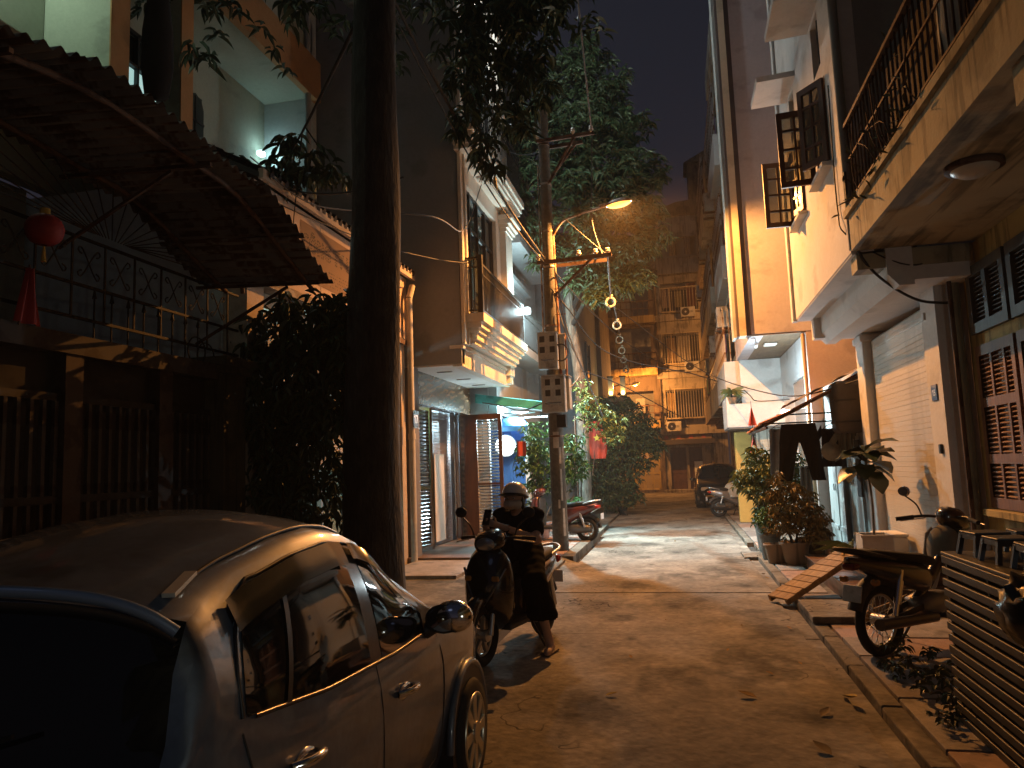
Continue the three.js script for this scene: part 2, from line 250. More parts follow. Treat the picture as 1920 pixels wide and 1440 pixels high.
{
  const conc = mt([0.3, 0.3, 0.29], { map: T.road, bumpMap: T.roadBump, bumpScale: 0.006, roughness: 0.95 });
  part('shaft', lathe([[0.001, 0], [0.15, 0], [0.147, 0.4], [0.1, 8.65], [0.001, 8.67]], 28), conc, poleT);
  const boxM = mt([0.42, 0.43, 0.42], { map: T.tile, roughness: 0.6 }), winM = mp([0.03, 0.032, 0.035], { roughness: 0.15 });
  for (const [x, y, z, w, h, d, name] of [[-0.05, 3.79, 0.2, 0.36, 0.68, 0.2, 'a'], [0.03, 2.97, 0.23, 0.44, 0.68, 0.24, 'b'], [0.24, 3.0, -0.02, 0.14, 0.62, 0.3, 'c'], [0.2, 3.78, 0.0, 0.1, 0.66, 0.18, 'd']]) {
    const b = part('meter_box', rb(w, h, d, x, y, z, 0.018, 2), boxM, poleT);
    part('box_lid', rb(w + 0.03, 0.02, d + 0.03, x, y + h / 2 + 0.008, z, 0.006, 1), boxM, b);
    if (w > 0.3) { for (const dx of [-0.095, 0.095]) for (const dy of [0.02, 0.22]) part('meter_window', rb(0.095, 0.115, 0.012, x + dx, y + dy, z + d / 2 + 0.003, 0.004, 1), winM, b); part('meter_latch', rb(w * 0.7, 0.03, 0.012, x, y - 0.17, z + d / 2 + 0.003, 0.004, 1), K.steel, b); }
  }
  part('fuse_box', rb(0.18, 0.24, 0.16, 0.13, 2.48, 0.06, 0.015, 2), K.black, poleT);
  const pipeM = mt([0.36, 0.2, 0.11], { map: T.rust, roughness: 0.7, metalness: 0.2 });
  part('riser_pipe', M([rod([0.16, 2.7, 0.02], [0.1, 6.2, 0.02], 0.032, 0.032, 10), rod([0.26, 3.3, 0.04], [0.25, 4.15, 0.03], 0.024, 0.024, 10)]), pipeM, poleT);
  part('riser_pipe', rod([-0.15, 4.1, 0.06], [-0.13, 7.5, 0.04], 0.017, 0.017, 8), K.galv, poleT);
  for (const [x0, x1, y, z] of [[-0.12, 1.0, 7.95, 0.12], [-0.12, 0.75, 7.9, -0.12], [-0.2, 1.22, 5.52, 0.14], [-0.2, 1.1, 5.5, -0.14]]) part('cross_arm', bar([x0, y, z], [x1, y + 0.03, z], 0.05, 0.07), K.rustIron, poleT);
  for (const [a, b] of [[[0.1, 7.1, 0.12], [0.62, 7.95, 0.12]], [[0.1, 4.85, 0.14], [0.85, 5.52, 0.14]], [[0.12, 7.3, -0.1], [0.6, 7.9, -0.12]]]) part('arm_brace', bar(a, b, 0.045, 0.045), K.rustIron, poleT);
  const cer = mt([0.5, 0.46, 0.4], { roughness: 0.25 });
  for (const [x, y] of [[0.95, 7.99], [0.6, 7.99], [-0.1, 7.99], [1.15, 5.56], [0.92, 5.56], [0.6, 5.56], [-0.18, 5.56]]) part('insulator', lathe([[0.001, 0], [0.02, 0], [0.03, 0.04], [0.05, 0.05], [0.05, 0.075], [0.028, 0.085], [0.04, 0.1], [0.04, 0.125], [0.001, 0.14]], 12, x, y, 0.13), cer, poleT);
  for (const y of [2.2, 2.75, 3.5, 4.3, 5.45, 6.15, 7.1, 7.9]) part('pole_band', lathe([[0.152 - y * 0.0057, -0.02], [0.16 - y * 0.0057, -0.018], [0.16 - y * 0.0057, 0.018], [0.152 - y * 0.0057, 0.02]], 20, 0, y, 0), K.galv, poleT);
  // pasted notices: paper strips bent round the shaft
  const paper = mt([0.5, 0.48, 0.45], { map: T.smudgeC || T.tile, roughness: 0.9 });
  for (const [y, a, da, h] of [[2.13, 0.1, 0.8, 0.3], [1.84, 0.55, 0.3, 0.3], [1.45, 0.6, 0.26, 0.28], [1.18, 0.6, 0.28, 0.34], [0.62, 0.75, 0.32, 0.5], [0.95, 0.2, 0.25, 0.16]]) { const r = 0.147 - y * 0.0055 + 0.003; const g = new THREE.CylinderGeometry(r, r + 0.001, h, 8, 1, true, a - da / 2, da); g.translate(0, y, 0); part('pasted_notice', g, paper, poleT); }
  part('lamp_arm', tube([[0.1, 6.05, 0.03], [0.3, 6.32, 0.03], [0.62, 6.43, 0.03], [1.12, 6.53, 0.02]], 0.026, 20, 8), K.galv, poleT);
  const h = lampHead(poleT, 265); h.position.set(1.4, 6.555, 0.02); h.rotation.z = 0.12;
  part('ladder_step', M([rod([0.1, 5.0, 0.1], [0.3, 5.0, 0.1], 0.01), rod([0.1, 4.5, 0.1], [0.3, 4.5, 0.1], 0.01)]), K.rustIron, poleT);
}
// ---------- right side: yellow house with balcony, white house, purple house, shed ----------
const yOne = grimy([0.52, 0.4, 0.17]), slabM = grimy([0.5, 0.45, 0.33]), louvM = mt([0.24, 0.12, 0.07], { map: T.wood, roughness: 0.6 }), greenGrey = mt([0.1, 0.12, 0.14], { map: T.wood, roughness: 0.6 });
// outline given in (z, y) on a wall that faces along x, between x0 and x1
function wallZY(pts, x0, x1, holes = []) { const g = ext(pts, Math.abs(x1 - x0), 0, holes); g.rotateY(-PI / 2); g.translate((x0 + x1) / 2, 0, 0); return g; }
const rect = (a, b, c, d) => [[a, c], [b, c], [b, d], [a, d]];
{
  const h = thing('yellow_house', 'yellow plastered house with brown louvred shutters and stained concrete balcony', 'house', [0, 0, 0]);
  part('wall', wallZY(rect(-8.3, 5, 0, 3.68), 2.93, 3.25, [rect(-8.12, -5.3, 1.1, 2.66), rect(-8.12, -5.3, 2.8, 3.42)]), yOne, h);
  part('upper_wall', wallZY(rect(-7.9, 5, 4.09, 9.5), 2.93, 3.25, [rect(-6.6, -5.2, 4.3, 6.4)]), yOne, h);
  part('plinth', bx(2.86, 2.93, 0, 0.32, -8.25, 5), grimy([0.3, 0.27, 0.22]), h);
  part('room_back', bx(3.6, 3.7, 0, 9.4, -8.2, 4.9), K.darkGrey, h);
  // balcony
  const b = part('balcony_slab', M([bx(1.8, 3.1, 3.68, 4.02, -7.88, 5), bx(1.76, 1.9, 4.02, 4.09, -7.9, 5)]), slabM, h);
  part('soffit_beam', bx(1.86, 2.92, 3.5, 3.679, -8.2, -7.95), slabM, h);
  part('soffit_beam', bx(1.86, 2.92, 3.46, 3.679, -4.3, -4.0), slabM, h);
  for (let z = -7.8, n = 0; z < 0.5; z += 0.115, n++) part('baluster', rod([1.84, 4.09, z], [1.84, 4.95, z], 0.009, 0.009, 5), K.rustIron, h);
  part('handrail', M([bar([1.84, 4.96, -7.86], [1.84, 4.96, 3], 0.05, 0.035), bar([1.84, 4.2, -7.86], [1.84, 4.2, 3], 0.03, 0.02), bar([1.84, 4.6, -7.86], [1.84, 4.6, 3], 0.02, 0.02)]), K.rustIron, h);
  part('balcony_panel', bx(1.9, 1.92, 4.12, 4.9, -6.6, -4.9), mt([0.06, 0.035, 0.025], { map: T.rust, roughness: 0.9 }), h, 'brown sheet tied behind the balcony rail');
  // big round post at the balcony corner, two drums with a strap
  const post = part('balcony_post', M([lathe([[0.001, 4.04], [0.2, 4.04], [0.26, 4.12], [0.285, 4.4], [0.28, 4.62], [0.27, 4.66], [0.29, 4.72], [0.29, 5.5], [0.28, 6.6], [0.001, 6.6]], 28, 2.12, 0, -5.15)]), wall([0.42, 0.43, 0.43]), h);
  part('strap', lathe([[0.283, 4.6], [0.292, 4.61], [0.292, 4.645], [0.283, 4.655]], 28, 2.12, 0, -5.15), K.cable, post);
  part('upper_beam', M([bx(1.9, 2.93, 6.3, 6.7, -5.4, -4.9), bx(2.3, 2.93, 4.09, 4.6, -5.3, -5.0)]), grimy([0.4, 0.36, 0.3]), h);
  // louvred window shutters
  const slat = M([rx(rb(0.022, 0.012, 0.21, 0, 0, 0, 0.003, 1), 0)]);
  slat.applyMatrix4(new THREE.Matrix4().makeRotationZ(0.55));
  for (let k = 0; k < 3; k++) {
    const z1 = -7.25 + k * 0.93, z0 = z1 - 0.86;
    const leaf = part('shutter_leaf', M([bx(2.9, 2.94, 1.1, 1.2, z0, z1), bx(2.9, 2.94, 2.56, 2.66, z0, z1), bx(2.9, 2.94, 1.2, 2.56, z0, z0 + 0.07), bx(2.9, 2.94, 1.2, 2.56, z1 - 0.07, z1),
      ...[0, 1, 2].flatMap((c) => [0.2867 * (c + 0.0)].map((o) => bx(2.903, 2.937, 1.2, 2.56, z0 + 0.03 + o, z0 + 0.07 + o))), ...[1.52, 2.06].map((y) => bx(2.902, 2.938, y, y + 0.09, z0 + 0.07, z1 - 0.07)), bx(2.945, 2.95, 1.15, 2.6, z0, z1)]), louvM, h);
    for (let c = 0; c < 3; c++) for (const [a, b2] of [[1.2, 1.52], [1.61, 2.06], [2.15, 2.56]]) for (let y = a + 0.02; y < b2 - 0.005; y += 0.044) partShared('louvre_slat', slat, louvM, leaf, 2.918, y, z0 + 0.07 + 0.127 + c * 0.2867);
  }
  part('window_sill', rb(0.14, 0.07, 2.9, 2.9, 1.055, -6.7, 0.01, 1), yOne, h);
  for (let k = 0; k < 2; k++) {
    const z1 = -7.25 + k * 0.93, z0 = z1 - 0.86;
    const vent = part('vent_frame', M([bx(2.88, 2.95, 2.78, 2.88, z0, z1), bx(2.88, 2.95, 3.34, 3.44, z0, z1), bx(2.88, 2.95, 2.88, 3.34, z0, z0 + 0.09), bx(2.88, 2.95, 2.88, 3.34, z1 - 0.09, z1), bx(2.88, 2.95, 2.88, 3.34, (z0 + z1) / 2 - 0.04, (z0 + z1) / 2 + 0.04), bx(2.96, 2.97, 2.8, 3.4, z0, z1)]), greenGrey, h);
    const vs = M([rb(0.03, 0.01, 0.3, 0, 0, 0, 0.003, 1)]); vs.applyMatrix4(new THREE.Matrix4().makeRotationZ(0.6));
    for (const c of [0, 1]) for (let y = 2.9; y < 3.33; y += 0.042) partShared('vent_slat', vs, greenGrey, vent, 2.925, y, z0 + 0.245 + c * 0.385);
  }
  part('soffit_lamp', M([lathe([[0.001, -0.09], [0.09, -0.085], [0.15, -0.05], [0.16, -0.02]], 24, 2.17, 3.68, -5.73)]), mt([0.45, 0.43, 0.38], { roughness: 0.35 }), h, 'unlit round ceiling lamp under the balcony');
  part('lamp_rim', lathe([[0.155, -0.04], [0.19, -0.035], [0.19, 0], [0.155, 0]], 24, 2.17, 3.679, -5.73), K.rustIron, h);
  { const l = part('wall_lamp', rb(0.1, 0.16, 0.3, 2.87, 1.5, 0.5, 0.03, 2), glow([0.9, 0.95, 0.9], 3), h, 'unseen wall lamp placed behind the viewer to light the car'); pointLight('added_wall_lamp_light', [0.9, 0.97, 0.92], 3.6, [2.78, 1.5, 0.5], 0.08, h); }  // lamp placed out of view to light the parked car's rear and side
  part('drain_pipe', M([rod([2.84, 0.1, -8.32], [2.84, 3.5, -8.32], 0.05, 0.05, 12), rod([2.84, 3.5, -8.32], [2.0, 3.62, -8.1], 0.05, 0.05, 12)]), grimy([0.3, 0.27, 0.2]), h);
  part('drain_pipe', rod([2.76, 0.05, -8.2], [2.76, 3.4, -8.2], 0.022, 0.022, 10), K.rustIron, h);
}
// plants straggling through the balcony rail
{
  const t = thing('balcony_vine', 'dry climbing plant straggling along the stained balcony rail', 'plant', [1.8, 4.1, -6.8]);
  const leaves = [];
  for (let i = 0; i < 60; i++) { const s = leafGeo(rr(0.07, 0.13), rr(0.02, 0.035), 0.3); s.applyMatrix4(new THREE.Matrix4().makeRotationFromEuler(new THREE.Euler(rr(-1, 1.6), rr(0, 6.3), rr(-1, 1)))); s.translate(rr(-0.12, 0.05), rr(-0.22, 0.7) * Math.pow(R(), 0.6), rr(-1.0, 1.3)); leaves.push(s); }
  part('foliage', M(leaves, false), mt([0.1, 0.1, 0.05], { roughness: 0.8 }), t).userData.kind = 'stuff';
  for (let i = 0; i < 9; i++) { const z = rr(-0.9, 1.2); part('stem', tube([[0.06, 0.0, z], [-0.03, 0.2, z + rr(-0.2, 0.2)], [-0.04, rr(0.3, 0.7), z + rr(-0.3, 0.3)]], 0.006, 8, 4), K.rustIron, t); }
}
const brownWood = mt([0.13, 0.06, 0.035], { map: T.wood, roughness: 0.45 });
function casement(parent, name, z, y, w, h, angle, hingeDir, side) {   // leaf hinged at (1.8, z); hingeDir -1 swings from the near jamb, +1 from the far jamb
  const g = new THREE.Group(); g.name = name; g.position.set(1.79, y, z); g.rotation.y = angle; parent.add(g);
  const f = [], d = hingeDir;   // leaf lies along local z from 0 to d*w
  const z0 = Math.min(0, d * w), z1 = Math.max(0, d * w);
  f.push(bx(-0.02, 0.02, 0, 0.07, z0, z1), bx(-0.02, 0.02, h - 0.07, h, z0, z1), bx(-0.02, 0.02, 0.07, h - 0.07, z0, z0 + 0.06), bx(-0.02, 0.02, 0.07, h - 0.07, z1 - 0.06, z1), bx(-0.015, 0.015, 0.07, h - 0.07, (z0 + z1) / 2 - 0.013, (z0 + z1) / 2 + 0.013));
  for (let k = 1; k < 4; k++) f.push(bx(-0.016, 0.016, h * k / 4 - 0.015, h * k / 4 + 0.015, z0 + 0.06, z1 - 0.06));
  part('sash', M(f), brownWood, g);
  for (let k = 0; k < 4; k++) for (const c of [0, 1]) { const a = z0 + 0.06 + c * (w / 2 - 0.047), b = a + w / 2 - 0.073; part('pane', bx(-0.003, 0.003, h * k / 4 + (k ? 0.015 : 0.07), h * (k + 1) / 4 - (k < 3 ? 0.015 : 0.07), a, b), mp([0.5, 0.5, 0.46], { roughness: 0.08, transmission: 0.8, thickness: 0 }), g); }
  return g;
}
{
  const h = thing('white_house', 'tall white house with open brown casement windows over a roller shutter', 'house');
  const W = wall([0.74, 0.73, 0.71]);
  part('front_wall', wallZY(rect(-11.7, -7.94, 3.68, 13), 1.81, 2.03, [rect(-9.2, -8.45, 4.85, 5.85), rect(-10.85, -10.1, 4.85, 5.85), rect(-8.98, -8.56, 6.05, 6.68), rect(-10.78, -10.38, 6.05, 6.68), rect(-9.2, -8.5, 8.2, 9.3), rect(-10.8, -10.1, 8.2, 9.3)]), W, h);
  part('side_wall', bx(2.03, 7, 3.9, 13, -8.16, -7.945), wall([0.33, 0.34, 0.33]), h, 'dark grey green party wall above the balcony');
  part('far_side_wall', bx(2.03, 7, 3.36, 13, -11.7, -11.48), W, h);
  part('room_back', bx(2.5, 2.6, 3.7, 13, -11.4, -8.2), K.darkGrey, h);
  part('corner_trim', bx(1.77, 1.85, 3.66, 13, -11.78, -11.62), W, h);
  for (const [z0, z1, y0, y1] of [[-9.2, -8.45, 4.85, 5.85], [-10.85, -10.1, 4.85, 5.85]]) { part('window_frame', M([bx(1.83, 1.93, y0, y0 + 0.06, z0, z1), bx(1.83, 1.93, y1 - 0.06, y1, z0, z1), bx(1.83, 1.93, y0 + 0.06, y1 - 0.06, z0, z0 + 0.06), bx(1.83, 1.93, y0 + 0.06, y1 - 0.06, z1 - 0.06, z1)]), brownWood, h); part('window_sill', rb(0.2, 0.05, z1 - z0 + 0.1, 1.8, y0 - 0.03, (z0 + z1) / 2, 0.006, 1), W, h); }
  for (const [z0, z1] of [[-8.98, -8.56], [-10.78, -10.38]]) part('small_window', M([bx(1.9, 1.92, 6.05, 6.68, z0, z1), bx(1.84, 1.9, 6.05, 6.68, z0 + 0.19, z0 + 0.22)]), mp([0.05, 0.05, 0.05], { roughness: 0.2 }), h);
  for (const [z0, z1] of [[-9.15, -8.3], [-10.95, -10.15]]) part('window_hood', rz(tr(bx(-0.48, 0.04, 0, 0.075, z0, z1), 0, 0, 0), 0.05).translate(1.8, 6.74, 0), W, h);
  casement(h, 'casement_leaf', -9.2, 4.88, 0.4, 0.94, -PI / 2 - 0.1, 1); casement(h, 'casement_leaf', -8.45, 4.88, 0.37, 0.94, 0.62, -1);
  casement(h, 'casement_leaf', -10.85, 4.88, 0.4, 0.94, -PI / 2 + 0.05, 1); casement(h, 'casement_leaf', -10.1, 4.88, 0.37, 0.94, 0.235, -1);
  // overhang, canopy beam and ceiling of the porch
  part('overhang_soffit', bx(1.82, 2.2, 3.66, 3.679, -11.7, -7.95), W, h);
  part('canopy_beam', ext([[2.12, 3.72], [2.12, 3.42], [2.22, 3.3], [2.36, 3.3], [2.36, 3.72]], 3.86).translate(0, 0, -9.83), W, h);
  part('porch_ceiling', bx(2.37, 3.2, 3.36, 3.6, -11.75, -7.96), W, h);
  part('porch_column', rb(0.3, 3.0, 0.42, 2.75, 1.9 - 0.04, -11.45, 0.02, 2), W, h); part('porch_column', M([bx(2.66, 2.95, 0.4, 3.36, -8.82, -8.36)]), W, h);
  part('column_capital', rb(0.36, 0.1, 0.48, 2.75, 3.28, -11.45, 0.02, 2), W, h);
  part('plinth_tiles', bx(2.69, 2.95, 0.05, 0.42, -11.7, -8.3), mt([0.26, 0.17, 0.15], { map: T.marble, roughness: 0.35 }), h);
  const sh = part('roller_shutter', bx(2.74, 2.78, 0.42, 3.25, -11.22, -8.84), mt([0.3, 0.28, 0.24]), h, 'cream roller shutter of the white house');
  const slm = wall([0.62, 0.58, 0.5], { roughness: 0.5 }), sg = M([rb(0.03, 0.0612, 2.36, 0, 0, 0, 0.0025, 1)]);
  for (let y = 0.46; y < 3.24; y += 0.062) { const o = partShared('shutter_slat', sg, slm, sh, 2.725 + rr(-0.0015, 0.0015), y, -10.03); o.rotation.z = rr(-0.01, 0.01); }
  const num = part('number_plate', rb(0.012, 0.17, 0.17, 2.652, 2.27, -8.6, 0.004, 1), mt([0.03, 0.05, 0.16], { roughness: 0.3 }), h, 'small blue house number plate reading 15');
  part('digits', plateText(['15'], 0.12, 0.12, 'x', [2.6445, 2.27, -8.6]), plateMat('15', '#20305f', '#e8e8ee'), num);
  part('bell_button', rb(0.03, 0.1, 0.06, 2.645, 1.68, -8.55, 0.008, 1), K.blackIron, h);
  part('wall_switch', rb(0.02, 0.08, 0.05, 2.65, 3.1, -8.7, 0.005, 1), K.white, h);
  part('drain_pipe', M([rod([1.83, 3.7, -7.9], [1.83, 13, -7.9], 0.045, 0.045, 10)]), K.darkGrey, h);
}
// ---------- shed court between the white house and the purple house ----------
{
  const blueW = grimy([0.52, 0.58, 0.62]);
  const h = thing('courtyard_wall', 'pale blue white plastered wall with doors beside the orange awning', 'wall');
  part('wall', wallZY(rect(-15, -11.75, 0.05, 2.95), 2.69, 2.9), blueW, h);
  for (const [z0, z1] of [[-13.05, -12.25], [-14.0, -13.15], [-14.8, -14.1]]) { const d = part('door', rb(0.05, 2.05, z1 - z0, 2.675, 1.12, (z0 + z1) / 2, 0.012, 1), grimy([0.6, 0.66, 0.7]), h); part('door_rail', M([rb(0.03, 0.08, z1 - z0 - 0.1, 2.645, 1.9, (z0 + z1) / 2, 0.006, 1), rb(0.03, 0.08, z1 - z0 - 0.1, 2.645, 0.4, (z0 + z1) / 2, 0.006, 1)]), grimy([0.55, 0.6, 0.65]), d); part('door_handle', rb(0.04, 0.12, 0.03, 2.63, 1.1, z1 - 0.1, 0.008, 1), K.steel, d); }
  part('drain_pipe', rod([2.6, 0.05, -13.1], [2.6, 2.8, -13.1], 0.045, 0.045, 10), greenGrey, h);
  part('window_opening', bx(2.66, 2.685, 1.3, 2.0, -12.2, -11.85), K.darkGrey, h);
  part('hanging_towel', rb(0.03, 0.85, 0.26, 2.6, 1.45, -12.1, 0.012, 2), mt([0.05, 0.06, 0.06], { map: T.cloth, roughness: 1 }), h);
  for (const y of [1.52, 1.62]) part('sticker', rb(0.006, 0.03, 0.14, 2.645, y, -12.62, 0.002, 1), mt([0.55, 0.38, 0.2]), h);
}
{
  const aw = thing('orange_awning', 'faded orange sheet awning on iron frame above hanging laundry', 'awning');
  const x0 = 1.27, x1 = 2.68, y0 = 2.2, y1 = 2.86, om = mt([0.55, 0.2, 0.08], { map: T.rust, roughness: 0.75, side: 2 });
  for (let k = 0; k < 4; k++) {   // corrugated sheets side by side
    const z1 = -11.95 - k * 0.74, n = 24, geo = new THREE.PlaneGeometry(1, 1, 14, n), p = geo.attributes.position;
    for (let i = 0; i < p.count; i++) { const u = p.getX(i) + 0.5, v = p.getY(i) + 0.5, drop = k * 0.02; p.setXYZ(i, x0 + (x1 - x0) * u, y0 + (y1 - y0) * u + 0.014 * Math.sin(v * 6 * PI * 2) - drop - 0.05 * Math.sin(u * PI), z1 - v * 0.76); }
    geo.computeVertexNormals(); part('awning_sheet', geo, om, aw);
  }
  for (const z of [-12.0, -13.3, -14.7]) part('rafter', bar([x0 + 0.02, y0 - 0.06, z], [x1, y1 - 0.05, z], 0.03, 0.04), K.rustIron, aw);
  for (const [x, y] of [[x0 + 0.05, y0 - 0.09], [1.9, 2.42]]) part('purlin', bar([x, y, -11.95], [x, y, -14.9], 0.03, 0.03), K.rustIron, aw);
  part('clothes_rail', M([rod([1.3, 2.19, -12.45], [2.68, 2.19, -12.45], 0.012), rod([1.6, 2.35, -13.0], [2.68, 2.35, -13.0], 0.012)]), K.blackIron, aw);
  part('tarpaulin', (() => { const g = new THREE.PlaneGeometry(1.05, 1.0, 18, 10), p = g.attributes.position; for (let i = 0; i < p.count; i++) { const u = p.getX(i) / 1.05 + 0.5, v = p.getY(i) + 0.5; p.setXYZ(i, 1.62 + 1.04 * u, 2.42 + 0.49 * u + 0.02 * Math.sin(u * 19 + v * 5) + 0.015, -11.9 - v * 0.9); } g.computeVertexNormals(); return g; })(), mt([0.22, 0.17, 0.14], { map: T.cloth, roughness: 0.95, side: 2 }), aw, 'brown tarpaulin laid over the upper end');
}
// cloth panel: outline in local x-y with folds, given thickness
function clothGeo(fn, nu = 16, nv = 20, th = 0.012) {
  const gs = []; for (const s of [1, -1]) { const g = new THREE.PlaneGeometry(1, 1, nu, nv), p = g.attributes.position; for (let i = 0; i < p.count; i++) { const q = fn(p.getX(i) + 0.5, 0.5 - p.getY(i)); p.setXYZ(i, q[0], q[1], q[2] + s * th); } if (s < 0) { const ix = g.index.array; for (let i = 0; i < ix.length; i += 3) { const t = ix[i]; ix[i] = ix[i + 1]; ix[i + 1] = t; } } g.computeVertexNormals(); gs.push(g); }
  return M(gs, false);
}
{
  const blackCloth = mt([0.012, 0.012, 0.014], { map: T.cloth, roughness: 1 });
  const t = thing('black_trousers', 'black trousers pegged wide on the rail under the orange awning', 'trousers', [1.84, 2.17, -12.42]);
  part('waist', clothGeo((u, v) => [(u - 0.5) * (0.5 + 0.1 * v), -v * 0.3, 0.02 * Math.sin(u * 14)], 14, 6, 0.02), blackCloth, t);
  for (const s of [-1, 1]) part('trouser_leg', clothGeo((u, v) => { const w = 0.29 - 0.1 * v, c = s * (0.15 + 0.1 * v); return [c + (u - 0.5) * w, -0.27 - v * 0.62, 0.03 * Math.sin(u * 9 + v * 4)]; }, 10, 14, 0.022), blackCloth, t);
  const mk = (name, label, cat, col, p, w, len, sl) => { const g = thing(name, label, cat, p); part('body', clothGeo((u, v) => [(u - 0.5) * w * (0.9 + 0.15 * v), -v * len, 0.03 * Math.sin(u * 16 + v * 2)], 14, 10, 0.018), col, g); if (sl) for (const s of [-1, 1]) part('sleeve', clothGeo((u, v) => [s * (w * 0.44 + v * 0.14), -0.02 - v * 0.22 + (u - 0.5) * 0.16, 0.02 * Math.sin(v * 5)], 6, 6, 0.018), col, g); part('hanger', tube([[-0.17, -0.03, 0], [0, 0.07, 0], [0.17, -0.03, 0], [-0.17, -0.03, 0]], 0.006, 20, 5), K.blackIron, g); return g; };
  mk('dark_shirt', 'dark short sleeved shirt on a hanger next to the black trousers', 'shirt', mt([0.02, 0.025, 0.03], { map: T.cloth, roughness: 1 }), [2.36, 2.08, -12.6], 0.34, 0.6, true);
  mk('pale_blouse', 'pale grey blouse hanging behind the black trousers', 'blouse', mt([0.5, 0.52, 0.55], { map: T.cloth, roughness: 1 }), [1.62, 2.12, -12.9], 0.36, 0.75, false);
  mk('beige_shirt', 'beige short sleeved shirt hanging beside the dark shirt', 'shirt', mt([0.3, 0.27, 0.2], { map: T.cloth, roughness: 1 }), [2.5, 2.02, -12.35], 0.22, 0.36, true);
  mk('white_trousers', 'white trousers hanging low behind the potted bushes', 'trousers', mt([0.55, 0.54, 0.5], { map: T.cloth, roughness: 1 }), [1.98, 1.5, -12.95], 0.2, 0.7, false);
  const cap = thing('straw_hat', 'pale sun hat hung among the laundry', 'hat', [2.28, 1.72, -12.3]); const cg = lathe([[0.001, 0.1], [0.06, 0.09], [0.09, 0.0], [0.15, -0.015], [0.15, -0.022], [0.085, -0.01], [0.001, 0.02]], 20); cg.rotateX(1.3); part('crown', cg, mt([0.4, 0.36, 0.28], { map: T.cloth }), cap);
  // bundle wrapped in sheet, hung high
  const bn = thing('wrapped_bundle', 'brown wrapped bundle strapped high under the awning', 'bundle', [2.5, 2.37, -12.05]);
  const g = rb(0.4, 0.78, 0.36, 0, 0, 0, 0.07, 4); const p = g.attributes.position; for (let i = 0; i < p.count; i++) { const x = p.getX(i), y = p.getY(i), z = p.getZ(i), k = 0.012 * Math.sin(y * 22 + x * 9) + 0.01 * Math.sin(z * 30 + y * 7); p.setXYZ(i, x + k, y, z + k); } g.computeVertexNormals();
  part('wrapping', g, mt([0.12, 0.1, 0.085], { map: T.cloth, roughness: 0.8 }), bn); for (const y of [-0.22, 0.1]) part('strap', rb(0.425, 0.03, 0.385, 0, y, 0, 0.01, 2), K.blackIron, bn);
}
// ---------- purple house ----------
{
  const pw = wall([0.5, 0.47, 0.5]), h = thing('lilac_house', 'tall lilac grey house with bare side wall and narrow beige fins', 'house');
  part('side_wall', wallXY(rect(1.5, 8, 4.05, 15), -15.0, -15.25), pw, h);
  part('front_wall', bx(1.5, 1.75, 4.05, 15, -19, -15.26), pw, h);
  part('lower_wall', bx(2.5, 8, 0.05, 4.049, -15.25, -15.01), wall([0.5, 0.4, 0.36]), h);
  part('lower_front', bx(2.5, 2.7, 0.05, 4.04, -18.9, -15.26), wall([0.6, 0.62, 0.64]), h);
  part('overhang_soffit', M([bx(1.76, 2.9, 4.06, 4.2, -18.95, -15.3), bx(1.5, 2.5, 4.02, 4.049, -15.1, -15.01)]), mt([0.2, 0.15, 0.1], { map: T.wood, roughness: 0.6 }), h);
  const beige = wall([0.6, 0.5, 0.36]), dk = wall([0.08, 0.06, 0.06]);
  part('corner_fin', bx(1.405, 1.499, 4.02, 15, -15.2, -14.97), dk, h); part('corner_fin', bx(1.28, 1.404, 4.02, 15, -15.3, -14.93), beige, h, 'beige vertical fin'); part('corner_fin', bx(1.235, 1.279, 4.02, 15, -15.3, -14.96), dk, h); part('corner_fin', bx(1.18, 1.234, 4.02, 15, -15.6, -15.1), wall([0.4, 0.42, 0.4]), h);
  part('soffit_lamp', rb(0.26, 0.05, 0.26, 2.0, 4.03, -16.4, 0.03, 2), mt([0.7, 0.7, 0.68], { roughness: 0.3 }), h);
  const cam = part('camera_bracket', rod([1.62, 4.05, -15.5], [1.62, 3.93, -15.5], 0.012), K.white, h); part('camera_body', rx(cyl(0.035, 0.035, 0.14, 0, 0, 0, 12), PI / 2 - 0.3).translate(1.62, 3.9, -15.48), K.white, cam);
  part('drain_pipe', rod([2.44, 0.1, -15.05], [2.44, 4.0, -15.05], 0.04, 0.04, 10), wall([0.5, 0.34, 0.2]), h);
  part('glass_door', bx(2.46, 2.5, 0.2, 3.2, -16.8, -15.5), K.glassPane, h);
  // lit bulb over the court, out of sight behind the awning
  const b = part('bulb_holder', rod([2.5, 2.6, -15.3], [2.05, 2.56, -15.3], 0.015), K.white, h); const g = new THREE.SphereGeometry(0.055, 16, 12); g.translate(2.02, 2.53, -15.3); part('bulb', g, glow([0.8, 0.95, 1], 12), b);
  pointLight('court_bulb_light', [0.75, 0.94, 1], 26, [2.02, 2.53, -15.3], 0.05, b);
}
function wallXY(pts, z0, z1, holes = []) { const g = ext(pts, Math.abs(z1 - z0), 0, holes); g.translate(0, 0, (z0 + z1) / 2); return g; }
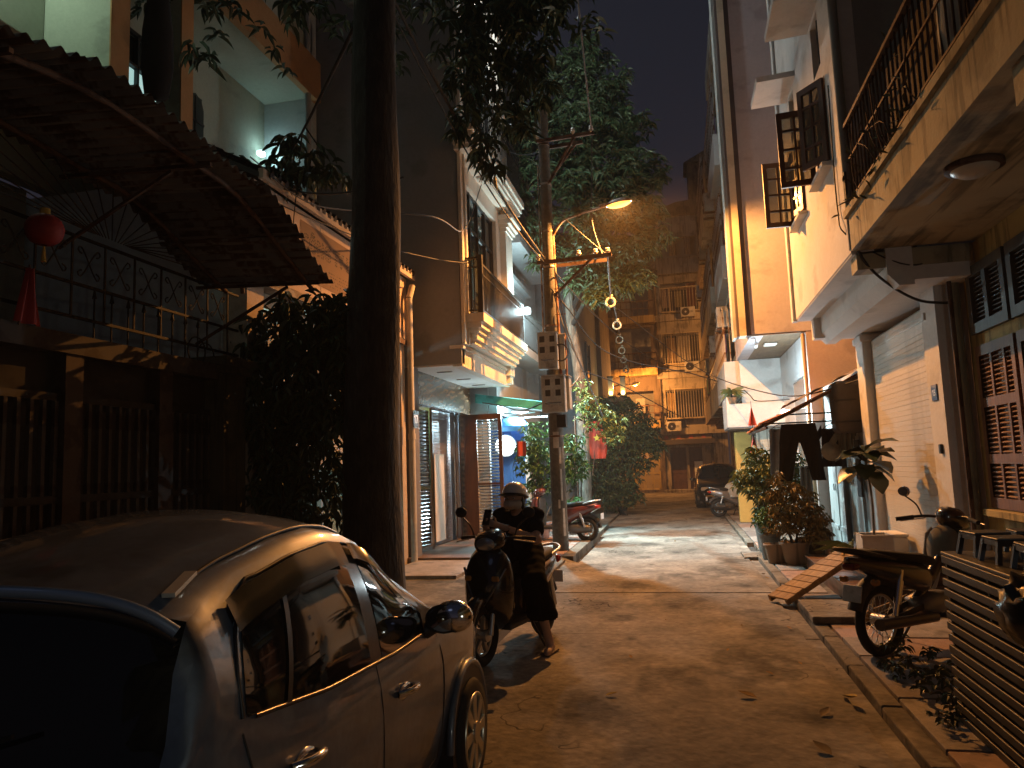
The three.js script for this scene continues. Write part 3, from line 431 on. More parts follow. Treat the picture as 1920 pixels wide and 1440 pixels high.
// ---------- left side: cream house with folding gate ----------
function railing(parent, x, z0, z1, y0, y1, pitch = 0.11, m = K.blackIron, name = 'baluster') {
  const L = z1 - z0, g = M([bx(-0.009, 0.009, y0 + 0.06, y1 - 0.04, -0.009, 0.009)]), n = Math.round(L / pitch);
  part('handrail', M([bx(x - 0.03, x + 0.03, y1 - 0.04, y1, z0, z1), bx(x - 0.012, x + 0.012, y0 + 0.05, y0 + 0.08, z0, z1), bx(x - 0.012, x + 0.012, y1 - 0.2, y1 - 0.175, z0, z1)]), m, parent);
  for (let i = 0; i <= n; i++) partShared(name, g, m, parent, x, 0, z0 + L * i / n);
}
function railingX(parent, z, x0, x1, y0, y1, pitch = 0.11, m = K.blackIron) {
  const L = x1 - x0, g = M([bx(-0.009, 0.009, y0 + 0.06, y1 - 0.04, -0.009, 0.009)]), n = Math.max(2, Math.round(L / pitch));
  part('handrail', M([bx(x0, x1, y1 - 0.04, y1, z - 0.03, z + 0.03), bx(x0, x1, y0 + 0.05, y0 + 0.08, z - 0.012, z + 0.012), bx(x0, x1, y1 - 0.2, y1 - 0.175, z - 0.012, z + 0.012)]), m, parent);
  for (let i = 0; i <= n; i++) partShared('baluster', g, m, parent, x0 + L * i / n, 0, z);
}
{
  const h = thing('cream_house', 'cream house with moulded balcony, dark side wall and steel folding gate', 'house');
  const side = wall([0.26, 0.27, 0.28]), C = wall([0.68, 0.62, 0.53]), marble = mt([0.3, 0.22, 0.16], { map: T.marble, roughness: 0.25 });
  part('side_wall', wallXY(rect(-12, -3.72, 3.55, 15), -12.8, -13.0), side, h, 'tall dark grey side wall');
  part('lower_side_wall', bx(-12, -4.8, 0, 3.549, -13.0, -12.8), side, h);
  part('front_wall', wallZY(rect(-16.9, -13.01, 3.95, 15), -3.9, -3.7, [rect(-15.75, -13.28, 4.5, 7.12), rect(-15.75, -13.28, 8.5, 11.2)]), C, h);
  part('near_pilaster', M([bx(-3.7, -3.64, 3.9, 7.5, -12.92, -12.78), bx(-3.69, -3.6, 3.9, 7.5, -13.02, -12.925), bx(-3.7, -3.65, 3.9, 7.5, -13.2, -13.03)]), C, h);
  part('far_pilaster', M([bx(-3.7, -3.56, 4.5, 7.0, -16.75, -16.1), bx(-3.7, -3.53, 6.98, 7.06, -16.79, -16.06), bx(-3.7, -3.48, 7.06, 7.14, -16.83, -16.02), bx(-3.7, -3.42, 7.14, 7.24, -16.87, -15.98), bx(-3.7, -3.36, 7.24, 7.34, -16.9, -15.95)]), C, h);
  // cornice, stepped mouldings over a panelled soffit
  part('cornice', M([bx(-3.72, -3.42, 7.5, 7.58, -16.9, -12.66), bx(-3.72, -3.37, 7.58, 7.66, -16.93, -12.62), bx(-3.72, -3.33, 7.66, 7.78, -16.96, -12.57), bx(-3.72, -3.28, 7.78, 7.92, -17.0, -12.52)]), C, h);
  part('soffit_panel', M([bx(-3.7, -3.46, 7.46, 7.499, -16.0, -13.2), bx(-3.44, -3.425, 7.47, 7.499, -16.7, -12.8)]), C, h);
  part('soffit_lamp', lathe([[0.001, -0.03], [0.06, -0.028], [0.085, 0]], 20, -3.58, 7.46, -14.0), mt([0.35, 0.3, 0.25], { roughness: 0.4 }), h);
  part('roof_cornice', M([bx(-3.72, -3.4, 12.2, 12.5, -16.95, -12.6), bx(-3.72, -3.25, 12.5, 13.1, -17, -12.52)]), C, h);
  { const l = part('added_ceiling_lamp', lathe([[0.001, -0.07], [0.09, -0.06], [0.12, 0]], 20, -3.5, 12.19, -14.0), glow([1, 0.97, 0.92], 4), h, 'lit round lamp added under the roof cornice as cool fill'); pointLight('added_ceiling_fill', [0.88, 0.97, 1], 28, [-3.45, 12.02, -14.0], 0.09, h); }  // lamp added above the view, cool fill for the walls across the lane
  part('upper_pilaster', bx(-3.7, -3.6, 7.95, 12.2, -16.75, -16.1), C, h); part('upper_pilaster', bx(-3.7, -3.62, 7.95, 12.2, -13.1, -12.82), C, h);
  railing(h, -3.34, -16.8, -12.7, 7.92, 8.95, 0.13);
  // glazed screen behind the balcony
  for (const [y0, y1] of [[4.5, 7.12], [8.5, 11.2]]) {
    const fr = []; for (const z of [-15.75, -15.13, -14.51, -13.9, -13.34]) fr.push(bx(-3.86, -3.78, y0, y1, z, z + 0.06)); for (const y of [y0, y1 - 0.75, y1 - 0.06]) fr.push(bx(-3.85, -3.79, y, y + 0.06, -15.69, -13.34));
    part('window_frame', M(fr), K.black, h);
    for (const [z0, z1] of [[-15.69, -15.13], [-15.07, -14.51], [-14.45, -13.9], [-13.84, -13.34]]) for (const [a, b] of [[y0 + 0.06, y1 - 0.75], [y1 - 0.69, y1 - 0.06]]) part('pane', bx(-3.83, -3.82, a, b, z0, z1), K.glassPane, h);
  }
  for (let k = 0; k < 3; k++) part('curtain', clothGeo((u, v) => [(u - 0.5) * 0.5, 7.05 - v * 2.5, 0.04 * Math.sin(u * 30)], 20, 3, 0.004).rotateY(PI / 2).translate(-4.05, 0, -13.7 - k * 0.8), mt([0.45, 0.42, 0.34], { map: T.cloth, roughness: 1 }), h);
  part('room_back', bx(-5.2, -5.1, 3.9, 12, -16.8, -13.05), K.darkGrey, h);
  // balcony with stepped mouldings under it
  part('balcony_slab', M([bx(-3.7, -3.3, 4.3, 4.46, -16.8, -12.86), bx(-3.72, -3.36, 4.2, 4.3, -16.74, -12.9), bx(-3.72, -3.42, 4.12, 4.2, -16.68, -12.94), bx(-3.72, -3.47, 4.0, 4.12, -16.62, -12.98), bx(-3.72, -3.52, 3.92, 4.0, -16.56, -13.02)]), C, h);
  part('balcony_beam', M([bx(-3.9, -3.72, 3.5, 3.95, -16.7, -12.84), bx(-3.94, -3.68, 3.82, 3.88, -16.74, -12.79), bx(-3.72, -3.6, 3.72, 3.92, -16.7, -16.3), bx(-3.72, -3.64, 3.55, 3.72, -16.7, -16.4)]), C, h);
  railing(h, -3.36, -16.75, -12.95, 4.46, 5.4, 0.1); railingX(h, -12.95, -3.68, -3.38, 4.46, 5.52, 0.1);
  part('balcony_post', M([bx(-3.4, -3.32, 4.46, 5.55, -12.99, -12.91), bx(-3.4, -3.34, 4.46, 5.42, -16.76, -16.7)]), K.blackIron, h);
  part('porch_soffit', bx(-4.8, -3.9, 3.52, 3.62, -16.75, -12.82), K.white, h);
  for (const z of [-13.6, -14.9, -16.1]) part('downlight', rb(0.3, 0.02, 0.06, -4.3, 3.513, z, 0.008, 1), mt([0.3, 0.3, 0.3]), h);
  part('marble_fascia', M([bx(-4.86, -4.7, 2.9, 3.519, -16.75, -12.82)]), marble, h); part('marble_pier', bx(-4.88, -4.68, 0.1, 2.899, -13.12, -12.82), marble, h); part('marble_pier', bx(-4.88, -4.7, 0.1, 2.899, -16.75, -16.5), marble, h);
  part('corner_pier', bx(-4.9, -4.55, 0.05, 3.5, -12.79, -12.55), wall([0.16, 0.15, 0.15]), h);
  // folding steel doors and the roller shutter behind
  function louvreLeaf(w, hh, n) { const g = new THREE.Group(); g.name = 'gate_leaf'; part('leaf_frame', M([bx(0, 0.05, 0, hh, -0.02, 0.02), bx(w - 0.05, w, 0, hh, -0.02, 0.02), bx(0.05, w - 0.05, 0, 0.08, -0.02, 0.02), bx(0.05, w - 0.05, hh - 0.06, hh, -0.02, 0.02), bx(0.05, w - 0.05, hh * 0.42, hh * 0.42 + 0.07, -0.02, 0.02)]), K.steel, g); const s = M([rb(w - 0.11, 0.05, 0.008, 0, 0, 0, 0.003, 1)]); s.applyMatrix4(new THREE.Matrix4().makeRotationX(-0.75)); for (let i = 0; i < n; i++) { const y = 0.12 + (hh - 0.22) * i / (n - 1); if (Math.abs(y - hh * 0.42 - 0.035) < 0.05) continue; partShared('louvre_slat', s, K.steel, g, w / 2, y, 0); } return g; }
  const a1 = louvreLeaf(0.5, 2.68, 36); a1.position.set(-4.74, 0.17, -13.16); a1.rotation.y = PI / 2 - 0.15; h.add(a1);
  const a2 = louvreLeaf(0.5, 2.68, 36); a2.position.set(-4.64, 0.17, -13.7); a2.rotation.y = PI / 2 + 0.5; h.add(a2);
  const rs = part('roller_shutter', bx(-4.98, -4.95, 0.12, 2.88, -16.4, -13.2), K.darkGrey, h); const sg = M([rb(0.022, 0.062, 3.2, 0, 0, 0, 0.006, 1)]), sgm = mt([0.22, 0.22, 0.24], { roughness: 0.4, metalness: 0.5 }); for (let y = 0.16; y < 2.88; y += 0.066) partShared('shutter_slat', sg, sgm, rs, -4.935, y, -14.8);
  part('board', rz(rb(0.02, 1.75, 0.62, -4.83, 1.1, -14.72, 0.006, 1), 0), wall([0.6, 0.52, 0.44]), h, 'cream board leaning on the roller shutter');
  part('gate_post', M([bx(-4.8, -4.7, 0.15, 2.88, -15.52, -15.44), bx(-4.8, -4.7, 0.15, 2.88, -15.85, -15.78)]), K.steel, h);
  // open timber and steel leaf standing out from the wall
  const lf = new THREE.Group(); lf.name = 'open_door_leaf'; lf.position.set(-4.66, 0.17, -16.05); lf.rotation.y = -0.06; h.add(lf);
  const dw = mt([0.09, 0.045, 0.03], { map: T.wood, roughness: 0.4 });
  part('leaf_frame', M([bx(0, 0.3, 0, 2.68, -0.025, 0.025), bx(0.8, 0.88, 0, 2.68, -0.025, 0.025), bx(0.3, 0.8, 0, 0.1, -0.025, 0.025), bx(0.3, 0.8, 2.56, 2.68, -0.025, 0.025), bx(0.3, 0.8, 1.12, 1.17, -0.02, 0.02)]), dw, lf);
  const s2 = M([rb(0.5, 0.04, 0.008, 0, 0, 0, 0.003, 1)]); s2.applyMatrix4(new THREE.Matrix4().makeRotationX(-0.6)); for (let i = 0; i < 36; i++) { const y = 0.14 + i * 0.068; if (Math.abs(y - 1.145) > 0.04 && y < 2.54) partShared('louvre_slat', s2, K.steel, lf, 0.55, y, 0); }
  for (const x of [0.42, 0.55, 0.68]) part('leaf_bar', bx(x - 0.006, x + 0.006, 0.1, 2.56, -0.03, -0.022), K.steel, lf);
}
// downpipe and number plate at the party line
{
  const t = thing('downpipe', 'tall pale downpipe beside the tree with house number 17 plate', 'drainpipe', [-4.52, 0, -12.32]);
  part('pipe', M([rod([0, 0.05, 0], [0, 4.7, 0], 0.055, 0.055, 12), rod([0, 4.7, 0], [0.02, 4.95, -0.12], 0.055, 0.055, 12), rod([0, 2.2, 0], [0, 2.3, 0], 0.066, 0.066, 12)]), wall([0.5, 0.46, 0.4]), t);
  const p = part('number_plate', rb(0.012, 0.3, 0.26, 0.072, 2.55, 0.0, 0.004, 1), mt([0.02, 0.025, 0.05], { roughness: 0.3 }), t); part('digits', plateText(['17'], 0.24, 0.27, 'X', [0.0795, 2.55, 0]), plateMat('17', '#161826', '#e6e6ea'), p);
}
// ---------- law office: roller shutter, sign band, tiled pent roof ----------
{
  const h = thing('shutter_shop', 'low shop with half raised roller shutter under a faded brown sign band', 'shop');
  const W = wall([0.5, 0.4, 0.31]);
  part('side_pier', bx(-5.0, -4.7, 0, 3.92, -7.85, -7.5), W, h); part('side_pier', bx(-5.0, -4.7, 0, 3.92, -12.5, -12.3), W, h);
  const sg = part('sign_band', bx(-4.95, -4.64, 3.98, 5.1, -12.5, -7.5), wall([0.5, 0.37, 0.28]), h, 'faded brown sign band with the marks of old letters');
  for (const z of [-9.2, -10.9]) part('panel_joint', bx(-4.642, -4.636, 3.99, 5.09, z, z + 0.015), K.darkGrey, sg);
  {
    const c = document.createElement('canvas'); c.width = 1024; c.height = 320; const x = c.getContext('2d'); x.fillStyle = '#a98d74'; x.fillRect(0, 0, 1024, 320); x.strokeStyle = '#2a211b'; x.lineWidth = 10; x.setLineDash([10, 7]); x.font = 'bold 120px sans-serif'; x.textAlign = 'left'; x.textBaseline = 'alphabetic';
    if (x.strokeText) x.strokeText('CÔNG TY LUẬT', 20, 150, 980); else { x.fillStyle = '#2a211b'; x.fillText('CÔNG TY LUẬT', 20, 150, 980); }
    x.fillStyle = '#33291f'; for (let i = 0; i < 150; i++) x.fillRect(330 + 660 * R(), 210 + Math.floor(R() * 5) * 20, 6, 7);
    const t = new THREE.CanvasTexture(c); t.colorSpace = THREE.SRGBColorSpace; part('old_letters', plateText(0, 2.45, 0.77, 'X', [-4.6355, 4.58, -9.85]), mt([0.42, 0.38, 0.36], { map: t, roughness: 0.85 }), sg);
  }
  part('lintel', M([bx(-5.0, -4.62, 3.9, 3.98, -12.5, -7.5), bx(-4.62, -4.58, 3.86, 3.94, -12.5, -7.5)]), mt([0.25, 0.22, 0.2], { map: T.rust, roughness: 0.7 }), h);
  // slats, the upper rows punched with slots
  const sm2 = mt([0.42, 0.37, 0.3], { roughness: 0.55, map: T.dirty }), solid = M([rb(0.02, 0.074, 4.44, 0, 0, 0, 0.008, 1)]);
  const pz = []; for (let k = 0; k < 56; k++) pz.push(bx(-0.006, 0.006, -0.018, 0.018, -2.22 + k * 0.0793, -2.22 + k * 0.0793 + 0.034)); const punched = M([bx(-0.008, 0.008, 0.018, 0.037, -2.22, 2.22), bx(-0.008, 0.008, -0.037, -0.018, -2.22, 2.22), ...pz]);
  const sh = part('shutter_box', bx(-5.0, -4.86, 3.7, 3.89, -12.3, -7.86), sm2, h);
  let n = 0; for (let y = 1.83; y < 3.7; y += 0.078, n++) partShared('shutter_slat', y > 3.22 && y < 3.66 ? punched : solid, sm2, sh, -4.82, y, -10.08);
  part('bottom_rail', rb(0.05, 0.09, 4.46, -4.82, 1.75, -10.08, 0.01, 1), K.galv, h);
  part('glass_door', M([bx(-5.3, -5.28, 0.1, 1.75, -12.2, -10.4)]), mp([0.6, 0.7, 0.68], { transmission: 0.8, roughness: 0.15, thickness: 0 }), h);
  part('door_frame', M([-12.2, -11.3, -10.4].map((z) => bx(-5.33, -5.26, 0.1, 2.4, z - 0.03, z + 0.03))), K.alu, h);
  // closed room behind
  const rm = wall([0.6, 0.66, 0.64]); part('room_wall', M([bx(-8.2, -8, 0, 5.2, -12.75, -7.5), bx(-8, -5.01, 0, 5.2, -7.7, -7.5), bx(-8, -5.01, 0, 5.2, -12.78, -12.6), bx(-8, -4.96, 4.0, 4.15, -12.6, -7.7), bx(-8, -5.3, 0, 0.12, -12.6, -7.7)]), rm, h);
  const tl = part('tube_lamp', rod([-5.5, 3.55, -8.9], [-5.5, 3.55, -8.45], 0.016, 0.016, 10), glow([0.7, 1, 0.95], 6), h); pointLight('shop_tube_light', [0.65, 1, 0.95], 6, [-5.47, 3.5, -8.65], 0.06, h);
  // tiles, laid in courses
  const tm = [mt([0.07, 0.05, 0.045], { map: T.tile, roughness: 0.9 }), mt([0.1, 0.065, 0.055], { map: T.tile, roughness: 0.9 }), mt([0.05, 0.045, 0.045], { map: T.tile, roughness: 0.9 })];
  const roof = part('pent_roof', ext([[-4.55, 5.1], [-4.55, 5.16], [-6.4, 6.1], [-6.4, 5.95]], 5.1).translate(0, 0, -10.05), tm[2], h); part('roof_edge', bx(-4.56, -4.5, 5.08, 5.2, -12.6, -7.5), W, h);
  const tg = new THREE.CylinderGeometry(0.075, 0.085, 0.36, 8, 1, false, 0, PI); tg.rotateZ(PI / 2); tg.rotateX(-PI / 2); const tgm = M([tg]); 
  for (let r = 0; r < 5; r++) for (let k = 0; k < 30; k++) { const t = r / 5, o = partShared('roof_tile', tgm, tm[(R() * 3) | 0], roof, -4.66 - r * 0.33, 5.23 + r * 0.168 + rr(-0.008, 0.008), -7.65 - k * 0.166); o.rotation.z = -0.47; }
  part('hanging_lamp', M([rod([-4.55, 5.2, -10.55], [-4.52, 4.25, -10.5], 0.008), lathe([[0.001, 0.12], [0.02, 0.12], [0.03, 0.05], [0.08, -0.03], [0.07, -0.03], [0.001, 0.03]], 14, -4.52, 4.18, -10.5)]), K.blackIron, h);
}
// ---------- pale set-back house above, with lit balcony ----------
{
  const W = wall([0.42, 0.45, 0.36]), O = wall([0.5, 0.28, 0.12]), h = thing('set_back_house', 'pale green house set back above the tiled roof with lit balcony rooms', 'house');  // second, orange tone paints lamp light on the street side faces
  part('front_wall', wallZY(rect(-12.6, 2, 5.3, 12), -7.7, -7.5, [rect(-9.65, -8.75, 7.2, 8.25), rect(-10.6, -10.15, 7.2, 8.0)]), W, h);
  part('end_wall', bx(-7.5, -6.5, 5.3, 12, -12.75, -12.55), wall([0.55, 0.6, 0.58]), h);
  part('floor_slab', bx(-7.5, -6.45, 6.1, 6.35, -12.54, 2), W, h);
  part('balcony_slab', bx(-7.49, -6.5, 8.85, 9.0, -12.54, 2), W, h); part('slab_fascia', bx(-6.5, -6.38, 8.8, 9.6, -12.7, 2), O, h, 'balcony slab edge with orange lamp light put into its colour');
  part('upper_parapet', bx(-6.6, -6.5, 9.0, 10.4, -12.6, 2), W, h);
  for (const [z, w] of [[-7.55, 0.32], [-8.85, 0.26], [-4.6, 0.4]]) part('column', bx(-6.9, -6.52, 6.35, 8.84, z - w / 2, z + w / 2), W, h);
  for (const [z, w] of [[-7.55, 0.32], [-8.85, 0.26]]) part('painted_lit_face', bx(-6.52, -6.5, 6.35, 8.84, z - w / 2, z + w / 2), O, h);  // thin faces carrying the painted orange lamp light
  part('partition', bx(-7.49, -6.9, 6.36, 8.84, -7.5, -7.4), W, h);
  part('drain_pipe', rod([-6.44, 5.3, -12.3], [-6.44, 12, -12.3], 0.06, 0.06, 10), wall([0.4, 0.42, 0.42]), h);
  const fr = part('window_frame', M([bx(-7.52, -7.46, 7.2, 7.26, -9.65, -8.75), bx(-7.52, -7.46, 8.19, 8.25, -9.65, -8.75), bx(-7.52, -7.46, 7.7, 7.74, -9.65, -8.75), ...[-9.65, -9.36, -9.06, -8.78].map((z) => bx(-7.52, -7.46, 7.2, 8.25, z, z + 0.04))]), K.blackIron, h);
  part('lit_window_pane', bx(-7.56, -7.54, 7.26, 7.7, -9.6, -8.8), glow([0.45, 0.75, 0.72], 0.75), fr); part('window_pane', bx(-7.56, -7.54, 7.74, 8.2, -9.6, -8.8), K.glassPane, fr);
  const aw = part('arched_window', ext([[-0.22, 0], [0.22, 0], [0.22, 0.58], [0.16, 0.72], [0, 0.8], [-0.16, 0.72], [-0.22, 0.58]], 0.05).rotateY(PI / 2).translate(-7.48, 7.2, -10.37), mp([0.05, 0.07, 0.07], { roughness: 0.15 }), h); part('window_bar', M([bx(-7.46, -7.44, 7.2, 7.95, -10.39, -10.35), bx(-7.46, -7.44, 7.5, 7.54, -10.59, -10.15)]), K.blackIron, aw);
  // cold lamps on the balcony
  for (const [x, y, z, I, c] of [[-7.3, 7.75, -12.3, 0.6, [0.6, 0.95, 1]], [-7.3, 8.1, -6.2, 3.4, [0.75, 1, 0.8]]]) { const l = part('wall_lamp', rb(0.12, 0.1, 0.16, x - 0.12, y, z, 0.03, 2), glow(c, 3), h); pointLight('balcony_lamp_light', c, I, [x + 0.02, y, z], 0.08, h); }
}
{
  const t = thing('hanging_cloth', 'long dark cloth gathered and hung from the balcony', 'cloth', [-6.4, 8.75, -8.1]);
  part('drape', lathe([[0.001, 0], [0.03, -0.05], [0.05, -0.25], [0.13, -0.7], [0.19, -1.2], [0.2, -1.7], [0.15, -2.1], [0.001, -2.15]], 12), mt([0.012, 0.013, 0.015], { map: T.cloth, roughness: 1 }), t); part('cord', rod([0, 0, 0], [0, 0.12, 0], 0.01), K.blackIron, t);
}
// ---------- iron gate of the near left house ----------
{
  const h = thing('iron_gate', 'dark iron gate with fan shaped arch, scroll grille and masonry post', 'gate', [0, 0, 0]);
  const iron = mt([0.02, 0.018, 0.017], { map: T.rust, roughness: 0.7, metalness: 0.3 }), pale = mt([0.06, 0.05, 0.042], { map: T.rust, roughness: 0.8 }), mas = grimy([0.09, 0.08, 0.05]);
  part('gate_pillar', M([bx(-5.05, -4.62, 0, 2.75, -7.35, -6.95), bx(-5.1, -4.57, 2.75, 2.83, -7.4, -6.9), bx(-5.14, -4.53, 2.83, 2.92, -7.44, -6.86)]), mas, h); part('pillar_wall', bx(-5.0, -4.75, 0, 2.9, -7.5, -7.36), mas, h);
  part('lintel', bx(-4.84, -4.68, 2.68, 2.84, -6.95, 3), pale, h);
  for (const z of [-6.15, -5.05, -3.6, -2.0]) part('stile', bx(-4.82, -4.7, 0.1, 2.68, z - 0.09, z + 0.09), mt([0.06, 0.038, 0.028], { map: T.rust, roughness: 0.8 }), h);
  part('kick_plate', bx(-4.78, -4.74, 0.12, 0.5, -6.9, 3), iron, h);
  part('gate_rail', M([bx(-4.77, -4.75, 2.3, 2.36, -6.9, 3), bx(-4.77, -4.75, 0.8, 0.86, -6.9, 3), bx(-4.78, -4.74, 1.5, 1.56, -6.9, 3)]), iron, h);
  const bg = M([bx(-0.017, 0.017, 0.5, 2.3, -0.017, 0.017)]); for (let z = -6.88; z < -1.5; z += 0.115) partShared('gate_bar', bg, pale, h, -4.76, 0, z);
  part('gate_sheet', bx(-4.83, -4.815, 0.1, 2.68, -6.9, 3), mt([0.02, 0.017, 0.014], { map: T.rust, roughness: 0.9 }), h);
  // scroll grille above
  part('grille_rail', M([3.0, 3.28, 3.68].map((y) => bx(-4.76, -4.74, y - 0.012, y + 0.012, -7.4, 3))), iron, h);
  for (let z = -7.2; z < -2; z += 0.36) { part('grille_post', bx(-4.757, -4.743, 3.0, 3.68, z - 0.008, z + 0.008), pale, h); const sc = []; for (const s of [-1, 1]) for (const q of [-1, 1]) sc.push(tube([[-4.75, 3.48, z + 0.18], [-4.75, 3.48 + q * 0.08, z + 0.18 + s * 0.05], [-4.75, 3.48 + q * 0.13, z + 0.18 + s * 0.1], [-4.75, 3.48 + q * 0.09, z + 0.18 + s * 0.12], [-4.75, 3.48 + q * 0.07, z + 0.18 + s * 0.08]], 0.008, 10, 4)); part('scroll', M(sc), pale, h); }
  for (const [z, y] of [[-6.6, 2.94], [-6.75, 2.9]]) part('ring', tr(ry(new THREE.TorusGeometry(0.14, 0.008, 5, 20), PI / 2), -4.7, y, z), iron, h);
  // fan arch
  const cz = -5.45, cy = 3.72, arc = []; for (let k = 0; k <= 16; k++) { const a = PI * k / 16; arc.push(V(-4.72, cy + 0.78 * Math.sin(a), cz - 2.0 * Math.cos(a))); } part('arch', tube(arc, 0.028, 40, 6), mt([0.2, 0.13, 0.08], { map: T.rust, roughness: 0.75 }), h);
  for (let k = 1; k < 22; k++) { const a = PI * k / 22; part('fan_ray', rod([-4.73, cy + 0.03, cz + 0.25 * -Math.cos(a)], [-4.73, cy + 0.77 * Math.sin(a), cz - 1.98 * Math.cos(a)], 0.006, 0.006, 5), pale, h); }
  for (let k = 0; k < 8; k++) part('spear', M([rod([-4.76, 2.84, -6.7 + k * 0.2], [-4.76, 3.2, -6.7 + k * 0.2], 0.008, 0.008, 5), tr(cyl(0.02, 0.001, 0.1, 0, 0, 0, 6), -4.76, 3.25, -6.7 + k * 0.2)]), iron, h);
}
{
  const h = thing('porch_house', 'unlit dark house front behind the iron gate', 'house'); part('wall', bx(-7.9, -7.72, 0, 5.28, -7.45, 4), wall([0.26, 0.24, 0.18]), h); part('side_wall', bx(-7.7, -5.1, 0, 3.0, -7.49, -7.38), wall([0.26, 0.24, 0.18]), h); part('door', rb(0.06, 2.1, 0.9, -7.69, 1.1, -5, 0.02, 1), K.blackIron, h);
}
// corrugated iron awning: overlapping sheets, ridges running out from the wall
{
  const t = thing('corrugated_awning', 'old corrugated iron awning sagging over the iron gate', 'awning');
  const m1 = mt([0.3, 0.28, 0.26], { map: T.rust, roughness: 0.7, metalness: 0.2, side: 2 }), m2 = mt([0.2, 0.185, 0.17], { map: T.rust, roughness: 0.8, metalness: 0.2, side: 2 });
  const eave = (z) => { const P = [[-7.1, 3.55], [-6.84, 3.63], [-6.1, 3.93], [-5.6, 4.14], [-5.1, 4.16], [-4.3, 4.22], [-3.7, 4.22], [-3, 4.05], [-1.5, 3.95], [1, 3.9]]; for (let i = 0; i + 1 < P.length; i++) if (z <= P[i + 1][0]) { const k = (z - P[i][0]) / (P[i + 1][0] - P[i][0]); return P[i][1] + k * (P[i + 1][1] - P[i][1]); } return 3.9; };
  for (let k = 0; k < 9; k++) {
    const z1 = -6.95 + k * 0.66, w = 0.72, xe = -3.38 + rr(-0.05, 0.05), dy = (k % 2) * 0.025, g = new THREE.PlaneGeometry(1, 1, 6, 48), p = g.attributes.position;
    for (let i = 0; i < p.count; i++) { const u = p.getX(i) + 0.5, v = p.getY(i) + 0.5, z = z1 + v * w; p.setXYZ(i, xe - u * 1.5, eave(z) + u * 0.1 + dy + 0.024 * Math.sin(v * 6 * PI * 2), z); } g.computeVertexNormals();
    const b = g.clone(); b.translate(0, 0.003, 0); part('roof_sheet', M([g, b]), k % 3 === 1 ? m2 : m1, t);
  }
  for (const x of [-3.6, -4.6]) { const pts = []; for (let z = -6.95; z <= -1; z += 0.5) pts.push([x, eave(z) + (-3.4 - x) * 0.066 - 0.06, z]); part('purlin', tube(pts, 0.024, 30, 6), K.rustIron, t); }
  for (const z of [-6.8, -5.0, -3.2]) part('bracket', M([bar([-4.85, eave(z) + 0.0, z], [-3.45, eave(z) - 0.07, z], 0.03, 0.03), bar([-4.85, eave(z) - 0.6, z], [-3.8, eave(z) - 0.08, z], 0.025, 0.025)]), K.rustIron, t);
}
{
  const red = mt([0.26, 0.014, 0.012], { roughness: 0.7, side: 2 }), gold = mt([0.5, 0.3, 0.05], { roughness: 0.5 });
  const l = thing('red_lantern', 'round red paper lantern with gold cap on the iron gate', 'lantern', [-4.62, 3.58, -4.63]); part('lantern_body', lathe(Array.from({ length: 25 }, (_, i) => { const a = -1 + i / 12; return [0.025 + (0.105 + (i % 2) * 0.006) * Math.sqrt(Math.max(0, 1 - a * a)), a * 0.12]; }), 24), red, l); part('cap', cyl(0.04, 0.035, 0.05, 0, 0.14, 0, 12), gold, l); part('tassel', cyl(0.02, 0.008, 0.12, 0, -0.19, 0, 8), gold, l);
  const f = thing('red_pennant', 'dark red pennant drooping on the iron gate', 'flag', [-4.66, 2.84, -4.55]); part('cloth', clothGeo((u, v) => [(u - 0.5) * 0.22 * (0.25 + v * 0.9), 0.42 - v * 0.42, 0.03 * Math.sin(u * 12)], 10, 8, 0.004).rotateY(PI / 2), red, f); part('staff', rod([0, -0.02, 0.08], [0, 0.45, 0.0], 0.007), K.rustIron, f);
}
// ---------- grey neighbour with teal awning, blue gate and lit round sign ----------
{
  const h = thing('grey_house', 'grey house beyond the cream one with black railed balconies and white floodlight', 'house'); const G = wall([0.33, 0.35, 0.36]);
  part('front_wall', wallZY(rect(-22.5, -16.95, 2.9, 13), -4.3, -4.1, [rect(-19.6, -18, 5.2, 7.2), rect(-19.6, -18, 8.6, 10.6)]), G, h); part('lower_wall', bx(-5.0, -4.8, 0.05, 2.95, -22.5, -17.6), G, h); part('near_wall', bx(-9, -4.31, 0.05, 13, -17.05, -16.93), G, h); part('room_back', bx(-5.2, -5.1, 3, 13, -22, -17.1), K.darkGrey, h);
  for (const y of [4.55, 7.25]) { part('balcony_slab', bx(-4.1, -3.45, y - 0.2, y, -21.5, -17.2), G, h); railing(h, -3.5, -21.4, -17.25, y, y + 0.95, 0.13); railingX(h, -17.25, -4.05, -3.55, y, y + 0.95, 0.12); }
  part('cornice', M([bx(-4.1, -3.75, 6.3, 6.42, -20, -17.3), bx(-4.1, -3.9, 6.15, 6.3, -20, -17.3)]), G, h);
  for (const [y0, y1] of [[5.2, 7.2], [8.6, 10.6]]) part('window_pane', bx(-4.24, -4.22, y0, y1, -19.6, -18), K.glassPane, h);
  // floodlight fixed to the near balcony end
  const f = part('floodlight', M([rb(0.1, 0.2, 0.26, -3.48, 5.3, -17.02, 0.02, 2), rod([-3.62, 5.3, -17.1], [-3.5, 5.3, -17.05], 0.02)]), K.galv, h); const e = rb(0.16, 0.17, 0.16, -3.3, 5.3, -16.98, 0.06, 3); part('flood_glass', e, glow([0.75, 0.97, 1], 14), f);
  pointLight('floodlight_light', [0.66, 0.95, 1], 24, [-3.3, 5.3, -16.98], 0.07, f);
  const sp = new THREE.SpotLight(rgb(0.6, 0.95, 1), 330, 0, 0.84, 0.95); sp.name = 'floodlight_beam'; sp.position.set(-3.28, 5.25, -16.95); sp.target.position.set(-1.5, 0, -15.7); sp.castShadow = true; sp.shadow.radius = 4; f.add(sp); f.add(sp.target);
}
